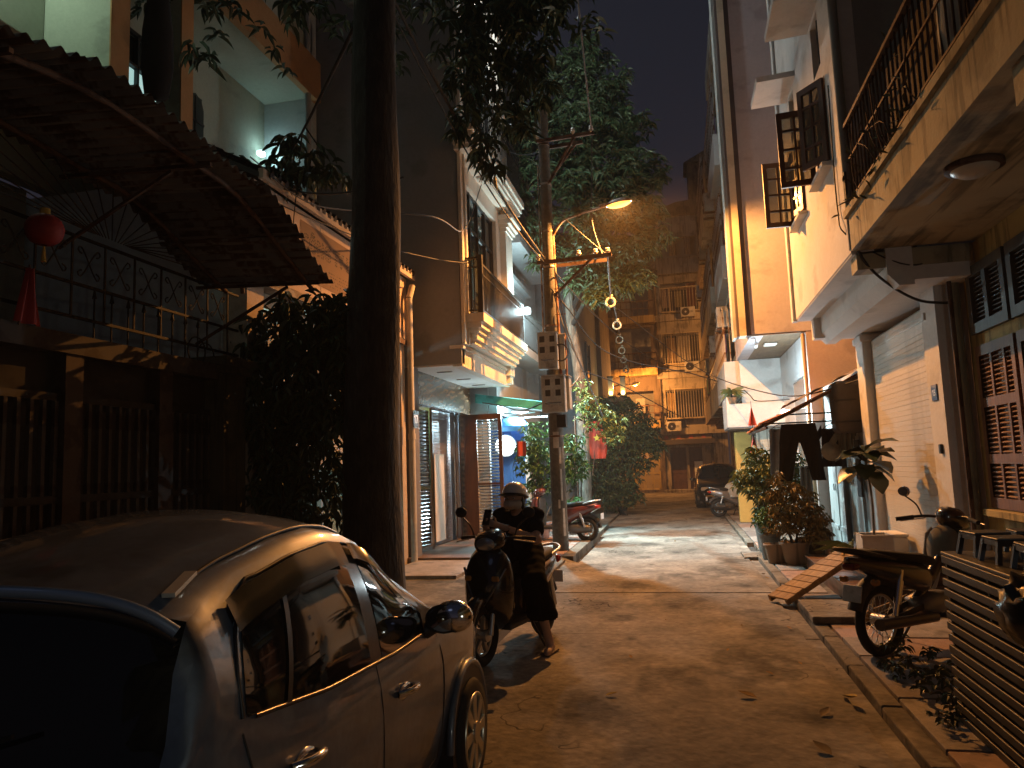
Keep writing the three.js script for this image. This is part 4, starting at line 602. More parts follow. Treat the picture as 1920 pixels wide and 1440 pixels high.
{
  const teal = mt([0.05, 0.42, 0.42], { roughness: 0.6, map: T.tile }), t = thing('teal_awning', 'teal fabric awning over the blue gate', 'awning');
  const g = ext([[-4.55, 3.22], [-2.98, 2.98], [-2.98, 3.1], [-4.55, 3.36]], 2.0, 0.01).translate(0, 0, -17.75); part('canopy', g, mt([0.45, 0.5, 0.48], { map: T.cloth, roughness: 0.9 }), t);
  part('valance', ext([[-4.56, 3.17], [-2.96, 2.92], [-2.96, 3.12], [-4.56, 3.38]], 0.05, 0.01).translate(0, 0, -16.72), teal, t); part('awning_arm', M([bar([-4.5, 2.9, -16.95], [-3.2, 2.9, -16.95], 0.03, 0.03), bar([-4.5, 2.9, -18.6], [-3.2, 2.9, -18.6], 0.03, 0.03)]), K.alu, t);
  const l = part('tube_lamp', rod([-3.4, 2.92, -17.2], [-3.8, 2.95, -17.2], 0.02, 0.02, 10), glow([0.75, 0.98, 1], 10), t); pointLight('awning_tube_light', [0.62, 0.92, 1], 34, [-3.6, 2.86, -17.2], 0.08, t);
}
{
  const blue = mt([0.03, 0.14, 0.42], { roughness: 0.5, map: T.tile }), t = thing('blue_gate', 'bright blue metal gate with domed canopy cap', 'gate', [0, 0, -17.6]);
  part('gate_panel', bx(-4.65, -3.62, 0.12, 2.55, -0.05, 0), blue, t); for (const x of [-4.65, -4.3, -3.98, -3.66]) part('gate_rib', bx(x, x + 0.06, 0.12, 2.55, 0, 0.04), blue, t); for (const y of [0.14, 1.0, 1.75]) part('gate_rail', bx(-4.6, -3.66, y, y + 0.06, 0.001, 0.03), blue, t);
  part('gate_post', bx(-3.6, -3.5, 0.1, 2.7, -0.08, 0.06), wall([0.5, 0.5, 0.46]), t);
  const dm = new THREE.SphereGeometry(1, 24, 8, 0, PI * 2, 0, PI / 2); dm.scale(0.36, 0.24, 0.3); dm.translate(-3.86, 2.62, 0.12); part('cap_dome', M([dm, lathe([[0.34, -0.1], [0.37, 0.02]], 24, -3.86, 2.6, 0.12)]), mt([0.06, 0.2, 0.4], { roughness: 0.6, side: 2 }), t);
  const s = thing('round_sign', 'glowing white round light box sign beside the blue gate', 'sign', [-4.02, 2.17, -17.38]); part('sign_rim', rx(cyl(0.26, 0.26, 0.1, 0, 0, 0, 36), PI / 2), K.alu, s); part('lit_face', rx(cyl(0.235, 0.235, 0.02, 0, 0, 0, 36), PI / 2).translate(0, 0, 0.055), glow([0.92, 0.98, 1], 1.6), s);
  pointLight('round_sign_light', [0.7, 0.93, 1], 8, [0, 0, 0.14], 0.2, s); part('sign_bracket', rod([0.25, 0, -0.02], [0.45, 0, -0.1], 0.015), K.alu, s);
}
// ---------- houses farther along the right side ----------
function acUnit(parent, x, y, z, face = 'z') {
  const g = new THREE.Group(); g.name = 'air_conditioner'; g.position.set(x, y, z); if (face === 'x') g.rotation.y = -PI / 2; parent.add(g);
  part('casing', rb(0.78, 0.54, 0.28, 0, 0, 0, 0.02, 2), mt([0.52, 0.51, 0.48], { map: T.tile, roughness: 0.6 }), g);
  part('fan_grille', M([rx(new THREE.TorusGeometry(0.2, 0.014, 6, 24), 0).translate(-0.12, 0, 0.145), rx(new THREE.TorusGeometry(0.12, 0.008, 5, 20), 0).translate(-0.12, 0, 0.145), rx(cyl(0.195, 0.195, 0.01, 0, 0, 0, 24), PI / 2).translate(-0.12, 0, 0.139)]), K.black, g); part('fan_hub', rx(cyl(0.05, 0.05, 0.02, 0, 0, 0, 12), PI / 2).translate(-0.12, 0, 0.15), K.alu, g); for (const x of [-0.28, 0.28]) part('bracket', bx(x - 0.02, x + 0.02, -0.33, -0.27, -0.2, 0.15), K.rustIron, g);
  return g;
}
{
  const cols = [[0.5, 0.54, 0.52], [0.42, 0.4, 0.36], [0.5, 0.36, 0.24]], labels = ['pale green grey house with boxy balconies beyond the lilac house', 'grey house with caged balconies on the right beyond the pale green one', 'brown house with small balconies near the end of the lane'];
  for (const [i, z0, z1, x, top] of [[0, -19.1, -23.6, 1.6, 12.8], [1, -23.7, -29, 1.6, 11.8], [2, -29.1, -35.5, 1.65, 11]]) {
    const h = thing('row_house', labels[i], 'house'); const W = grimy(cols[i]);
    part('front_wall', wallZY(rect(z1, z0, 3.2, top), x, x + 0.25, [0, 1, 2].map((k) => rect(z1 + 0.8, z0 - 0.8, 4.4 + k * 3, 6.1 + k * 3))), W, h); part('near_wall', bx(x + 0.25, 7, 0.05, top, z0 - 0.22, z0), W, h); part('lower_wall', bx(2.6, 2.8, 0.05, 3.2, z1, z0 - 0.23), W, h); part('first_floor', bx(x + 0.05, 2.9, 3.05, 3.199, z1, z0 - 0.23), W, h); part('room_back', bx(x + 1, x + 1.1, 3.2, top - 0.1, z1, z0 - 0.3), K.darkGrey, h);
    part('roof_slab', bx(x - 0.06, 6, top, top + 0.25, z1 - 0.1, z0), W, h);
    for (let k = 0; k < 3; k++) {
      const y = 3.25 + k * 3, out = rr(0.2, 0.42), B = i === 0 ? wall([0.6, 0.62, 0.62]) : W;
      const b = part('balcony_box', M([bx(x - out, x, y, y + 0.14, z1 + 0.4, z0 - 0.3), bx(x - out, x - out + 0.07, y + 0.141, y + 0.85, z1 + 0.4, z0 - 0.3), bx(x - out + 0.071, x, y + 0.141, y + 0.85, z0 - 0.37, z0 - 0.3)]), B, h);
      const g = M([bx(-0.012, 0.012, y + 0.86, y + 2.2, -0.012, 0.012)]); if (i !== 2 || k === 1) { for (let z = z1 + 0.45; z < z0 - 0.3; z += 0.22) partShared('cage_bar', g, K.galv, h, x - out + 0.03, 0, z); part('cage_rail', M([bx(x - out + 0.01, x - out + 0.05, y + 2.2, y + 2.25, z1 + 0.4, z0 - 0.3), bx(x - out + 0.015, x - out + 0.045, y + 1.5, y + 1.54, z1 + 0.4, z0 - 0.3)]), K.galv, h); for (const xx of [0, 0.12, 0.25]) partShared('cage_bar', g, K.galv, h, x - out + 0.05 + xx, 0, z0 - 0.32); }
      part('window_pane', bx(x + 0.12, x + 0.14, 4.4 + k * 3, 6.1 + k * 3, z1 + 0.8, z0 - 0.8), K.glassPane, h);
      for (let q = 0; q < 3; q++) part('hung_laundry', clothGeo((u, v) => [(u - 0.5) * 0.45, y + 2.0 - v * rr(0.68, 0.7), 0.03 * Math.sin(u * 12 + q)], 8, 6, 0.01).rotateY(PI / 2).translate(x - out + 0.16, 0, z1 + 0.9 + q * 0.8), mt([rr(0.05, 0.5), rr(0.06, 0.4), rr(0.06, 0.4)], { map: T.cloth, roughness: 1 }), h);
    }
    acUnit(h, x - 0.32, 5.3, z0 - 0.9, 'x'); acUnit(h, x - 0.32, 9.2, z1 + 1.2, 'x');
    part('shutter', bx(2.56, 2.6, 0.1, 2.7, z1 + 0.5, z0 - 0.6), mt([0.2, 0.13, 0.08], { map: T.wood, roughness: 0.7 }), h);
    part('roof_parapet', M([bx(x - 0.1, x, top + 0.25, top + 0.9, z1, z0 - 0.1)]), W, h);
  }
  // white porch block standing under the lilac house, lit from the court
  const p = thing('white_porch', 'white concrete porch canopy with parapet lit by cold light', 'porch'); const w = wall([0.66, 0.68, 0.68]);
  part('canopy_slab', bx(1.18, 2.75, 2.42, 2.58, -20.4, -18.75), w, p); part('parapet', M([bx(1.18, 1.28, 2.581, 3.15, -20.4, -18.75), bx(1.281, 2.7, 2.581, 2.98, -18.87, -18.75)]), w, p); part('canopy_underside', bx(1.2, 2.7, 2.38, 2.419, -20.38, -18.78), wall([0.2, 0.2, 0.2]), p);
  part('backing_wall', bx(1.56, 2.9, 2.99, 4.05, -19.0, -18.9), w, p); part('porch_post', rb(0.42, 2.3, 0.34, 1.62, 1.2, -20.2, 0.02, 1), wall([0.6, 0.42, 0.12]), p, 'mustard yellow porch post');
  part('vertical_ledge', bx(2.45, 2.75, 0.1, 2.41, -18.95, -18.6), w, p);
}
// ---------- end of the lane: two joined fronts across the side street ----------
{
  const z = -42, W = grimy([0.42, 0.38, 0.32]), D = grimy([0.22, 0.17, 0.13]), Y = grimy([0.5, 0.36, 0.14]);
  const h = thing('end_house', 'old narrow apartment front with barred windows and air conditioners facing down the lane', 'house');
  part('front_wall', wallXY(rect(-0.85, 2.6, 0, 15.5), z, z - 0.3, [rect(-0.5, 0.35, 0.15, 2.4), rect(0.5, 1.2, 0.15, 2.4), rect(-0.55, 1.45, 4.0, 5.5), rect(-0.55, 1.4, 7.0, 8.6), rect(-0.5, 1.5, 9.9, 11.6), rect(-0.4, 1.6, 12.9, 14.2)]), W, h);
  part('room_back', bx(-0.8, 2.5, 0, 15, z - 1.2, z - 1.1), K.darkGrey, h); part('roof', ext([[-1.4, 15.4], [3.2, 15.4], [2.2, 16.3], [0.6, 16.2], [-0.3, 15.9]], 2).translate(0, 0, z - 0.9), D, h); part('roof_shed', bx(1.4, 3.0, 15.5, 18.7, z - 2.5, z - 0.6), D, h); part('shed_roof', ext([[1.2, 18.6], [3.2, 18.6], [2.6, 19.3]], 2.4).translate(0, 0, z - 1.5), D, h);
  for (const y of [3.1, 6.2, 9.4, 12.4]) part('string_course', bx(-0.95, 2.6, y, y + 0.35, z + 0.01, z + 0.3), W, h);
  // ground floor: double brown doors and sign band
  const door = mt([0.14, 0.075, 0.05], { map: T.wood, roughness: 0.6 });
  for (const [x0, x1] of [[-0.5, 0.35], [0.5, 1.2]]) { const d = part('door', bx(x0, x1, 0.15, 2.4, z - 0.14, z - 0.1), door, h); for (const y of [0.55, 1.0, 1.45, 1.9]) part('door_rail', bx(x0 + 0.02, x1 - 0.02, y, y + 0.04, z - 0.1, z - 0.08), door, d); }
  part('door_frame', M([bx(-0.6, -0.5, 0, 2.45, z, z + 0.06), bx(0.36, 0.49, 0, 2.45, z, z + 0.06), bx(1.2, 1.3, 0, 2.45, z, z + 0.06), bx(-0.6, 1.3, 2.45, 2.55, z, z + 0.06)]), W, h);
  part('door_awning', bx(-0.9, 1.9, 2.56, 2.82, z + 0.02, z + 0.7), mt([0.05, 0.04, 0.035]), h);
  part('sign_strip', bx(-0.9, 1.75, 2.83, 3.09, z + 0.02, z + 0.16), mt([0.3, 0.2, 0.12], { map: T.tile }), h); for (let k = 0; k < 4; k++) part('sign_mark', bx(-0.75 + k * 0.66, -0.55 + k * 0.66, 2.88, 3.04, z + 0.161, z + 0.17), mt([0.42, 0.1, 0.07]), h);
  part('notice_sheet', rb(0.46, 1.05, 0.03, 0.99, 1.1, z - 0.06, 0.01, 1), mt([0.72, 0.76, 0.72], { roughness: 0.5 }), h, 'pale notice on the right door'); part('notice_line', bx(0.78, 1.2, 1.02, 1.05, z - 0.043, z - 0.035), K.darkGrey, h);
  // barred windows
  for (const [x0, x1, y0, y1, n] of [[-0.6, 1.5, 3.95, 5.55, 15], [-0.6, 1.45, 6.95, 8.65, 15], [-0.55, 1.55, 9.85, 11.2, 13]]) { const c = part('window_cage', M([bx(x0, x1, y0, y0 + 0.07, z + 0.02, z + 0.4), bx(x0, x1, y1, y1 + 0.07, z + 0.02, z + 0.4), bx(x0, x0 + 0.05, y0 + 0.07, y1, z + 0.35, z + 0.4), bx(x1 - 0.05, x1, y0 + 0.07, y1, z + 0.35, z + 0.4), bx(x0 + 0.5, x0 + 0.56, y0 + 0.07, y1, z + 0.36, z + 0.4)]), grimy([0.5, 0.42, 0.3]), h); const g = M([bx(-0.018, 0.018, y0 + 0.07, y1, -0.018, 0.018)]); for (let k = 1; k < n; k++) partShared('window_bar', g, W, c, x0 + (x1 - x0) * k / n, 0, z + 0.37); part('pane', bx(x0 + 0.1, x1 - 0.1, y0 + 0.08, y1, z - 0.2, z - 0.18), K.glassPane, c); }
  for (const [x, y, w, hh, c] of [[-0.3, 4.9, 0.35, 1.0, [0.45, 0.3, 0.12]], [-0.1, 7.75, 0.5, 1.4, [0.3, 0.2, 0.12]], [0.55, 7.8, 0.7, 1.45, [0.5, 0.46, 0.4]], [-0.25, 10.7, 0.4, 1.1, [0.4, 0.3, 0.25]], [0.45, 10.6, 0.35, 0.9, [0.25, 0.22, 0.12]], [1.15, 10.8, 0.45, 1.3, [0.16, 0.05, 0.05]], [0.3, 13.6, 0.4, 1.0, [0.3, 0.2, 0.12]], [1.1, 13.6, 0.35, 1.0, [0.3, 0.24, 0.2]]]) part('hung_cloth', clothGeo((u, v) => [x + (u - 0.5) * w, y + hh / 2 - v * hh, z + 0.2 + 0.03 * Math.sin(u * 14)], 10, 4, 0.01), mt(c, { map: T.cloth, roughness: 1 }), h);
  acUnit(h, -0.2, 3.55, z + 0.35); acUnit(h, 0.95, 6.75, z + 0.55); acUnit(h, 0.9, 9.75, z + 0.65);
  part('parapet', bx(-0.6, 1.9, 12.0, 12.9, z + 0.02, z + 0.5), W, h);
  for (const x of [-0.82, 1.75]) part('drain_pipe', rod([x, 0.1, z + 0.1], [x, 15, z + 0.1], 0.06, 0.06, 8), D, h);
  part('door_step', bx(-0.9, 1.4, 0, 0.14, z + 0.07, z + 0.9), W, h);
  const l = thing('end_house_left', 'dark balconied building with yellow folding gate across the lane end', 'house');
  part('front_wall', wallXY(rect(-9, -0.86, 0, 14.2), z, z - 0.3, [rect(-2.85, -1.05, 0.15, 2.55), rect(-3.2, -1.2, 7.0, 9.2), rect(-3.2, -1.2, 9.9, 12), rect(-3.2, -1.2, 3.9, 5.6)]), D, l); part('room_back', bx(-9, -0.9, 0, 14, z - 1.3, z - 1.2), K.darkGrey, l);
  part('gate_surround', bx(-3.1, -0.9, 2.56, 3.1, z + 0.01, z + 0.2), Y, l);
  for (let k = 0; k < 4; k++) { const x0 = -2.83 + k * 0.445; const g = part('gate_leaf', M([bx(x0, x0 + 0.435, 0.15, 0.24, z - 0.1, z - 0.05), bx(x0, x0 + 0.435, 2.46, 2.55, z - 0.1, z - 0.05), bx(x0, x0 + 0.07, 0.24, 2.46, z - 0.1, z - 0.05), bx(x0 + 0.365, x0 + 0.435, 0.24, 2.46, z - 0.1, z - 0.05), bx(x0 + 0.07, x0 + 0.365, 1.0, 1.08, z - 0.1, z - 0.05)]), mt([0.62, 0.44, 0.1], { roughness: 0.45, map: T.tile }), l); for (const [a, b] of [[0.24, 1.0], [1.08, 2.46]]) part('gate_panel', bx(x0 + 0.07, x0 + 0.365, a, b, z - 0.09, z - 0.075), mt([0.36, 0.27, 0.1], { roughness: 0.2 }), g); }
  for (const y of [3.5, 6.4, 9.3]) { part('balcony_slab', bx(-5.5, -0.9, y, y + 0.4, z + 0.01, z + 0.9), Y, l); const g = M([bx(-0.02, 0.02, y + 0.4, y + 1.2, -0.02, 0.02)]); for (let x = -5.4; x < -0.9; x += 0.3) partShared('baluster', g, K.rustIron, l, x, 0, z + 0.85); part('handrail', M([bx(-5.5, -0.9, y + 1.2, y + 1.26, z + 0.8, z + 0.9), bx(-5.5, -0.9, y + 0.8, y + 0.84, z + 0.83, z + 0.87)]), K.rustIron, l); }
  // eaves fringe of the balcony, small barred opening
  part('wall_vent', bx(-2.2, -1.7, 4.4, 5.2, z + 0.01, z + 0.05), K.darkGrey, l);
  // side neighbours along the cross street
  for (const [x0, x1, top, n] of [[2.7, 9, 13, 0], [-22, -9.1, 11, 1], [9.1, 24, 12, 2]]) { const q = thing('cross_street_house', ['dim house beyond the right corner of the lane end', 'dim house beyond the left corner of the lane end', 'dim house far along the side street'][n], 'house'); part('wall', bx(x0, x1, 0, top, z - 0.4, z - 0.1), W, q); for (let k = 0; k < 3; k++) part('window', rb(1.1, 1.3, 0.08, x0 + 1.2, 2 + k * 3.2, z - 0.06, 0.02, 1), K.glassPane, q); part('eave', bx(x0, x1, top, top + 0.2, z - 0.6, z + 0.3), D, q); }
}
{
  const l = thing('corner_lamp', 'orange road lamp on a short arm at the far end of the lane', 'street lamp', [-3.4, 0, -39.5]);
  part('post', rod([0, 0, 0], [0, 6.0, 0], 0.08, 0.06, 10), K.galv, l); part('arm', tube([[0, 5.6, 0], [0.4, 5.75, 0], [0.95, 5.78, 0]], 0.03, 12, 6), K.galv, l); const hd = lampHead(l, 100, 1.0, -0.075); hd.position.set(1.35, 5.75, 0); hd.rotation.z = 0.2;
  const q = thing('added_side_lamp', 'added orange road lamp hidden round the right corner of the lane end', 'street lamp', [4.2, 0, -37.4]); part('post', rod([0, 0, 0], [0, 9.2, 0], 0.09, 0.06, 10), K.galv, q); part('arm', tube([[0, 8.9, 0], [-0.4, 9.1, -0.1], [-0.95, 9.2, -0.2]], 0.03, 12, 6), K.galv, q); const h2 = lampHead(q, 40, 1.0, -0.075); h2.position.set(-1.3, 9.2, -0.25); h2.rotation.y = PI;  // second lamp is added out of view to lift the end house's upper floors
}
// ---------- left side beyond the grey house ----------
{
  const h = thing('slate_house', 'plain slate grey house behind the leaning tree', 'house'); const W = wall([0.24, 0.26, 0.28]);
  part('front_wall', bx(-3.4, -3.15, 0, 9.2, -31, -25), W, h); part('near_wall', bx(-9, -3.41, 0, 9.2, -25.2, -25), W, h); part('parapet', bx(-3.5, -3.05, 9.2, 9.5, -31.1, -24.9), W, h); for (const y of [2.2, 5.4]) { const w = part('window', rb(0.06, 1.4, 1.0, -3.14, y, -27.5, 0.01, 1), K.glassPane, h); part('window_frame', M([bx(-3.12, -3.08, y - 0.75, y + 0.75, -28.06, -28.0), bx(-3.12, -3.08, y - 0.75, y + 0.75, -27, -26.94)]), K.black, w); }
  const q = thing('low_house', 'low house with dark canopy beyond the slate grey one', 'house'); part('wall', bx(-9, -2.7, 0, 4.2, -36, -31.3), grimy([0.3, 0.22, 0.14]), q); part('canopy', bx(-2.9, -1.9, 4.21, 4.4, -36, -31.2), grimy([0.16, 0.12, 0.1]), q); part('upper_wall', bx(-9, -3.0, 4.41, 10, -36, -31.4), grimy([0.18, 0.13, 0.1]), q);
  for (const [i, x] of [[0, -2.62], [1, -2.12]]) { const t = thing('wall_lantern', 'lit brass box lantern on the canopy edge of the low house', 'lantern', [x, 4.75, -31.0], 0, 'pair of wall lanterns'); part('lamp_glass', rb(0.2, 0.7, 0.2, 0, 0.1, 0, 0.01, 1), mt([0.4, 0.35, 0.25], { roughness: 0.3 }), t); part('lamp_glow', rb(0.15, 0.16, 0.03, 0, -0.2, 0.11, 0.02, 1), glow([1, 0.62, 0.15], 2.2), t); part('cap', rb(0.28, 0.06, 0.28, 0, 0.48, 0, 0.02, 1), K.blackIron, t); part('base', rb(0.28, 0.06, 0.28, 0, -0.33, 0, 0.02, 1), K.blackIron, t); pointLight('wall_lantern_light', [1, 0.6, 0.18], 1.2, [0, -0.2, 0.2], 0.08, t); }
}
// ---------- trees and plants ----------
const barkM = mt([0.05, 0.043, 0.038], { map: T.bark, bumpMap: T.bark, bumpScale: 0.02, roughness: 0.95 }), barkPale = mt([0.3, 0.26, 0.21], { map: T.bark, bumpMap: T.bark, bumpScale: 0.012, roughness: 0.9 });
// tapered limb through points with radii
function limb(pts, r0, r1, n = 24, k = 12, rough = 0.06) {
  const c = new THREE.CatmullRomCurve3(pts.map(v3)), g = new THREE.TubeGeometry(c, n, 1, k, false), p = g.attributes.position, q = V(), o = V();
  for (let i = 0; i <= n; i++) { c.getPointAt(i / n, o); const r = r0 + (r1 - r0) * (i / n); for (let j = 0; j <= k; j++) { const id = i * (k + 1) + j; q.fromBufferAttribute(p, id).sub(o); const a = (j % k) / k * PI * 2; q.multiplyScalar(r * (1 + rough * Math.sin(a * 3 + i * 0.35) + rough * 0.6 * Math.sin(a * 5 - i * 0.6))); p.setXYZ(id, o.x + q.x, o.y + q.y, o.z + q.z); } }
  g.computeVertexNormals(); return g;
}
const mangoGreen = leafMat([0.042, 0.075, 0.026]), darkGreen = leafMat([0.03, 0.055, 0.02]), oliveGreen = leafMat([0.13, 0.15, 0.045]), brightGreen = leafMat([0.06, 0.15, 0.045]);  // even leaf colours, shared between plants
function crown(parent, list, m, name = 'crown', bend = 0.35) { const o = add(new THREE.Mesh(foliage(list, bend), m)); o.name = name; o.userData.kind = 'stuff'; parent.add(o); return o; }
// near street tree: dark trunk, boughs out of the picture, sprays hanging back into it
{
  const t = thing('street_tree', 'tall street tree with thick dark trunk in front of the shop', 'tree', [-3.2, 0, -7.5]);
  part('trunk', M([limb([[0, -0.15, 0], [-0.02, 0.5, 0], [0, 2, 0], [0.06, 4, 0], [0.1, 6.2, 0], [0.12, 8.4, 0]], 0.33, 0.215, 40, 16, 0.04), limb([[-0.1, 0.02, 0.1], [-0.35, -0.05, 0.3]], 0.16, 0.05, 6, 8), limb([[0.1, 0.02, 0.1], [0.4, -0.06, 0.25]], 0.16, 0.05, 6, 8)]), barkM, t);
  const boughs = [[[0.1, 7.6, 0], [0.9, 8.6, -1.2], [1.1, 9.1, -3.2]], [[0.1, 7.9, 0], [-1.0, 9, 0.8], [-2.2, 9.6, 1.6]], [[0.1, 8.2, 0], [0.9, 9.4, 1.2], [1.4, 10, 2.6]], [[0.1, 7.2, 0], [-0.9, 8.2, -1.6], [-0.8, 8.8, -3.2]], [[0.12, 8.4, 0], [0.2, 10, -0.4], [0.1, 11.2, -0.6]]];
  boughs.forEach((b) => part('bough', limb(b, 0.13, 0.05, 14, 8), barkM, t));
  const cs = [];
  for (let i = 0; i < 900; i++) { const a = rr(0, 6.283), r = 4.3 * Math.sqrt(R()), y = 9.6 + rr(-1.0, 2.4) - r * 0.12; const x = Math.cos(a) * r, z = Math.sin(a) * r; if (x > 2.4 && z < -2) continue; cs.push([V(x, y, z)]); }
  // sprays hanging down before the cream house
  for (const [x, z, y0, y1, n] of [[1.15, -3.1, 6.6, 9.3, 60], [0.75, -2.7, 5.9, 9.2, 56], [0.45, -2.5, 6.4, 9.2, 44], [1.5, -3.0, 7.0, 9.4, 50], [1.25, -2.6, 7.8, 9.6, 44], [0.5, -3.3, 8.0, 9.6, 40], [1.75, -3.2, 8.3, 9.8, 36]]) for (let i = 0; i < n; i++) { const y = rr(y0, y1), s = 0.16 + 0.22 * (y - y0) / (y1 - y0); cs.push([V(x + rr(-s, s), y, z + rr(-s, s)), V(0, -0.6, 0)]); }
  // small sprays over the shop roof and at the top of the left house
  for (const [x, y, z, s, n] of [[-1.55, 5.35, -0.6, 0.34, 13], [-1.2, 5.45, -0.6, 0.3, 9], [-1.35, 5.75, -0.6, 0.24, 6], [-0.82, 5.4, -0.6, 0.24, 7], [-1.15, 7.4, -0.4, 0.16, 4], [-2.4, 6.9, -0.3, 0.2, 4]]) for (let i = 0; i < n; i++) cs.push([V(x + rr(-s, s), y + rr(-s, s) * 0.7, z + rr(-s, s)), V(0, -0.4, 0)]);
  crown(t, rosettes(cs, 0.24, 0.062, 8, 0.5), darkGreen);
  part('hanging_branch', M([limb([[0.1, 7.2, 0], [-0.6, 6.5, -0.4], [-1.2, 5.75, -0.6], [-1.6, 5.25, -0.6]], 0.03, 0.008, 14, 6), limb([[-1.05, 5.9, -0.55], [-0.8, 5.5, -0.6]], 0.012, 0.006, 6, 5), limb([[-1.1, 5.8, -0.55], [-1.25, 4.7, -0.6]], 0.01, 0.006, 6, 5)]), barkM, t);
  part('fern_frond', M([foliage(Array.from({ length: 26 }, (_, i) => { const s = (i >> 1) / 13, side = i % 2 ? 1 : -1; return [V(0.36 + s * 0.4 - 0.9, 1.9 - s * 0.5 + 0.3 * Math.sin(s * 3), 0.42), V(side * 0.5 + 0.3, -0.3, side * 0.5), 0.14, 0.03, 0]; })), tube([[-0.5, 1.85, 0.42], [-0.3, 1.95, 0.42], [-0.12, 1.75, 0.42]], 0.006, 10, 4)], false), darkGreen, t);
}
// big tree behind the pole
{
  const t = thing('mango_tree', 'leafy mango tree rising behind the utility pole, lit by the street lamp', 'tree', [-2.42, 0, -19]);
  part('trunk', limb([[0, 0, 0], [0.05, 1.5, 0], [0.04, 3.6, 0.05], [-0.12, 6, 0.1], [0.15, 8.2, 0]], 0.17, 0.11, 36, 12, 0.06), barkPale, t);
  for (const b of [[[-0.1, 5.6, 0.1], [0.6, 6.6, 0.5], [1.5, 7.0, 0.8]], [[0, 6.6, 0], [-0.8, 8.2, 0.3], [-1.3, 9.5, 0.2]], [[0.1, 7.6, 0], [0.9, 9, 0.2], [1.2, 10.2, 0.1]], [[0.15, 8.1, 0], [0.2, 10, -0.3], [0.5, 12, -0.3]], [[-0.1, 5.2, 0.1], [0.4, 5.7, 0.8], [0.9, 5.8, 1.3]], [[0, 6.3, 0], [1, 8, -0.6], [1.7, 8.6, -0.8]]]) part('bough', limb(b, 0.075, 0.02, 14, 8), barkM, t);
  const cs = []; // clumps through the crown's volume
  const clumps = [[0.55, 12.4, 0, 0.75], [1.05, 11.4, 0.1, 0.8], [0.0, 11.6, 0, 0.9], [1.5, 10.3, 0.2, 0.75], [0.6, 10.4, 0.3, 1.0], [-0.5, 10.3, 0.2, 1.0], [1.75, 9.1, 0.2, 0.75], [1.0, 9.0, 0.5, 0.9], [0.1, 9.1, 0.5, 0.95], [-0.9, 9.0, 0.2, 0.9], [1.8, 8.0, 0.4, 0.65], [1.0, 7.8, 0.7, 0.8], [0.2, 7.8, 0.6, 0.8], [2.0, 7.1, 0.7, 0.5], [1.4, 6.8, 0.9, 0.65], [0.7, 6.8, 1.0, 0.6], [1.55, 6.1, 1.0, 0.45], [0.95, 6.0, 1.2, 0.5], [0.35, 6.3, 0.9, 0.5], [-1.3, 8.0, 0, 0.7], [-1.2, 10.8, 0, 0.8], [0.8, 5.65, 1.4, 0.28], [-0.6, 7.2, 0.2, 0.6]];
  for (const [x, y, z, r] of clumps) { const n = Math.round(80 * r * r + 22); for (let i = 0; i < n; i++) { const d = V(rr(-1, 1), rr(-1, 1), rr(-1, 1)); if (d.length() > 1) { i--; continue; } d.multiplyScalar(r * 1.05); cs.push([V(x + d.x, y + d.y * 0.8, z + d.z)]); } }
  crown(t, rosettes(cs, 0.25, 0.06, 10, 0.4), mangoGreen);
}
// dense dark bush by the lane and yellow green sprays above it
{
  const t = thing('lane_bush', 'large dark leafy bush overhanging the lane below the far lamp', 'bush', [-1.95, 0, -24.5]);
  for (let k = 0; k < 5; k++) part('stem', limb([[rr(-0.3, 0.2), 0, rr(-0.3, 0.3)], [rr(-0.4, 0.4), 0.9, rr(-0.4, 0.4)], [rr(-0.9, 0.9), 2.2, rr(-0.5, 0.5)]], 0.05, 0.02, 10, 6), barkM, t);
  const cs = []; for (const [x, y, z, r, n] of [[-0.3, 3.2, 0, 0.7, 110], [0.45, 3.2, 0, 0.6, 90], [0.95, 2.6, 0, 0.5, 80], [-0.7, 2.5, 0.1, 0.65, 90], [0.1, 2.3, 0.1, 0.75, 120], [0.7, 1.9, 0.1, 0.6, 90], [-0.5, 1.5, 0.2, 0.7, 100], [0.15, 1.2, 0.2, 0.65, 90], [-0.2, 0.6, 0.2, 0.5, 60], [0.35, 0.6, 0.1, 0.4, 40], [-1.1, 1.0, 0.1, 0.6, 60], [1.2, 2.1, 0, 0.3, 24]]) for (let i = 0; i < n; i++) { const d = V(rr(-1, 1), rr(-1, 1), rr(-1, 1)); if (d.length() > 1) { i--; continue; } cs.push([V(x + d.x * r, y + d.y * r, z + d.z * r)]); }
  crown(t, rosettes(cs, 0.17, 0.06, 8, 0.35), leafMat([0.04, 0.06, 0.02]), 'foliage');
  const v = thing('yellow_creeper', 'yellow green creeper spilling over a frame right of the pole', 'plant', [-1.85, 0, -17.4]); const c2 = []; for (const [x, y, r, n] of [[-0.2, 3.0, 0.26, 26], [0.1, 2.75, 0.3, 34], [0.4, 2.5, 0.28, 28], [-0.3, 3.4, 0.2, 14], [0.2, 2.3, 0.2, 12]]) for (let i = 0; i < n; i++) c2.push([V(x + rr(-r, r), y + rr(-r, r), rr(-r, r))]);
  crown(v, rosettes(c2, 0.14, 0.05, 7, 0.3), leafMat([0.12, 0.15, 0.03]), 'foliage'); part('stem', M([limb([[-0.45, 0.05, -0.1], [-0.4, 1.6, 0], [-0.2, 3.2, 0]], 0.02, 0.01, 12, 5)]), barkM, v); part('frame', M([rod([-0.5, 2.75, 0], [0.55, 2.3, 0], 0.015), rod([-0.5, 0.06, 0], [-0.5, 2.8, 0], 0.015)]), K.rustIron, v);
}
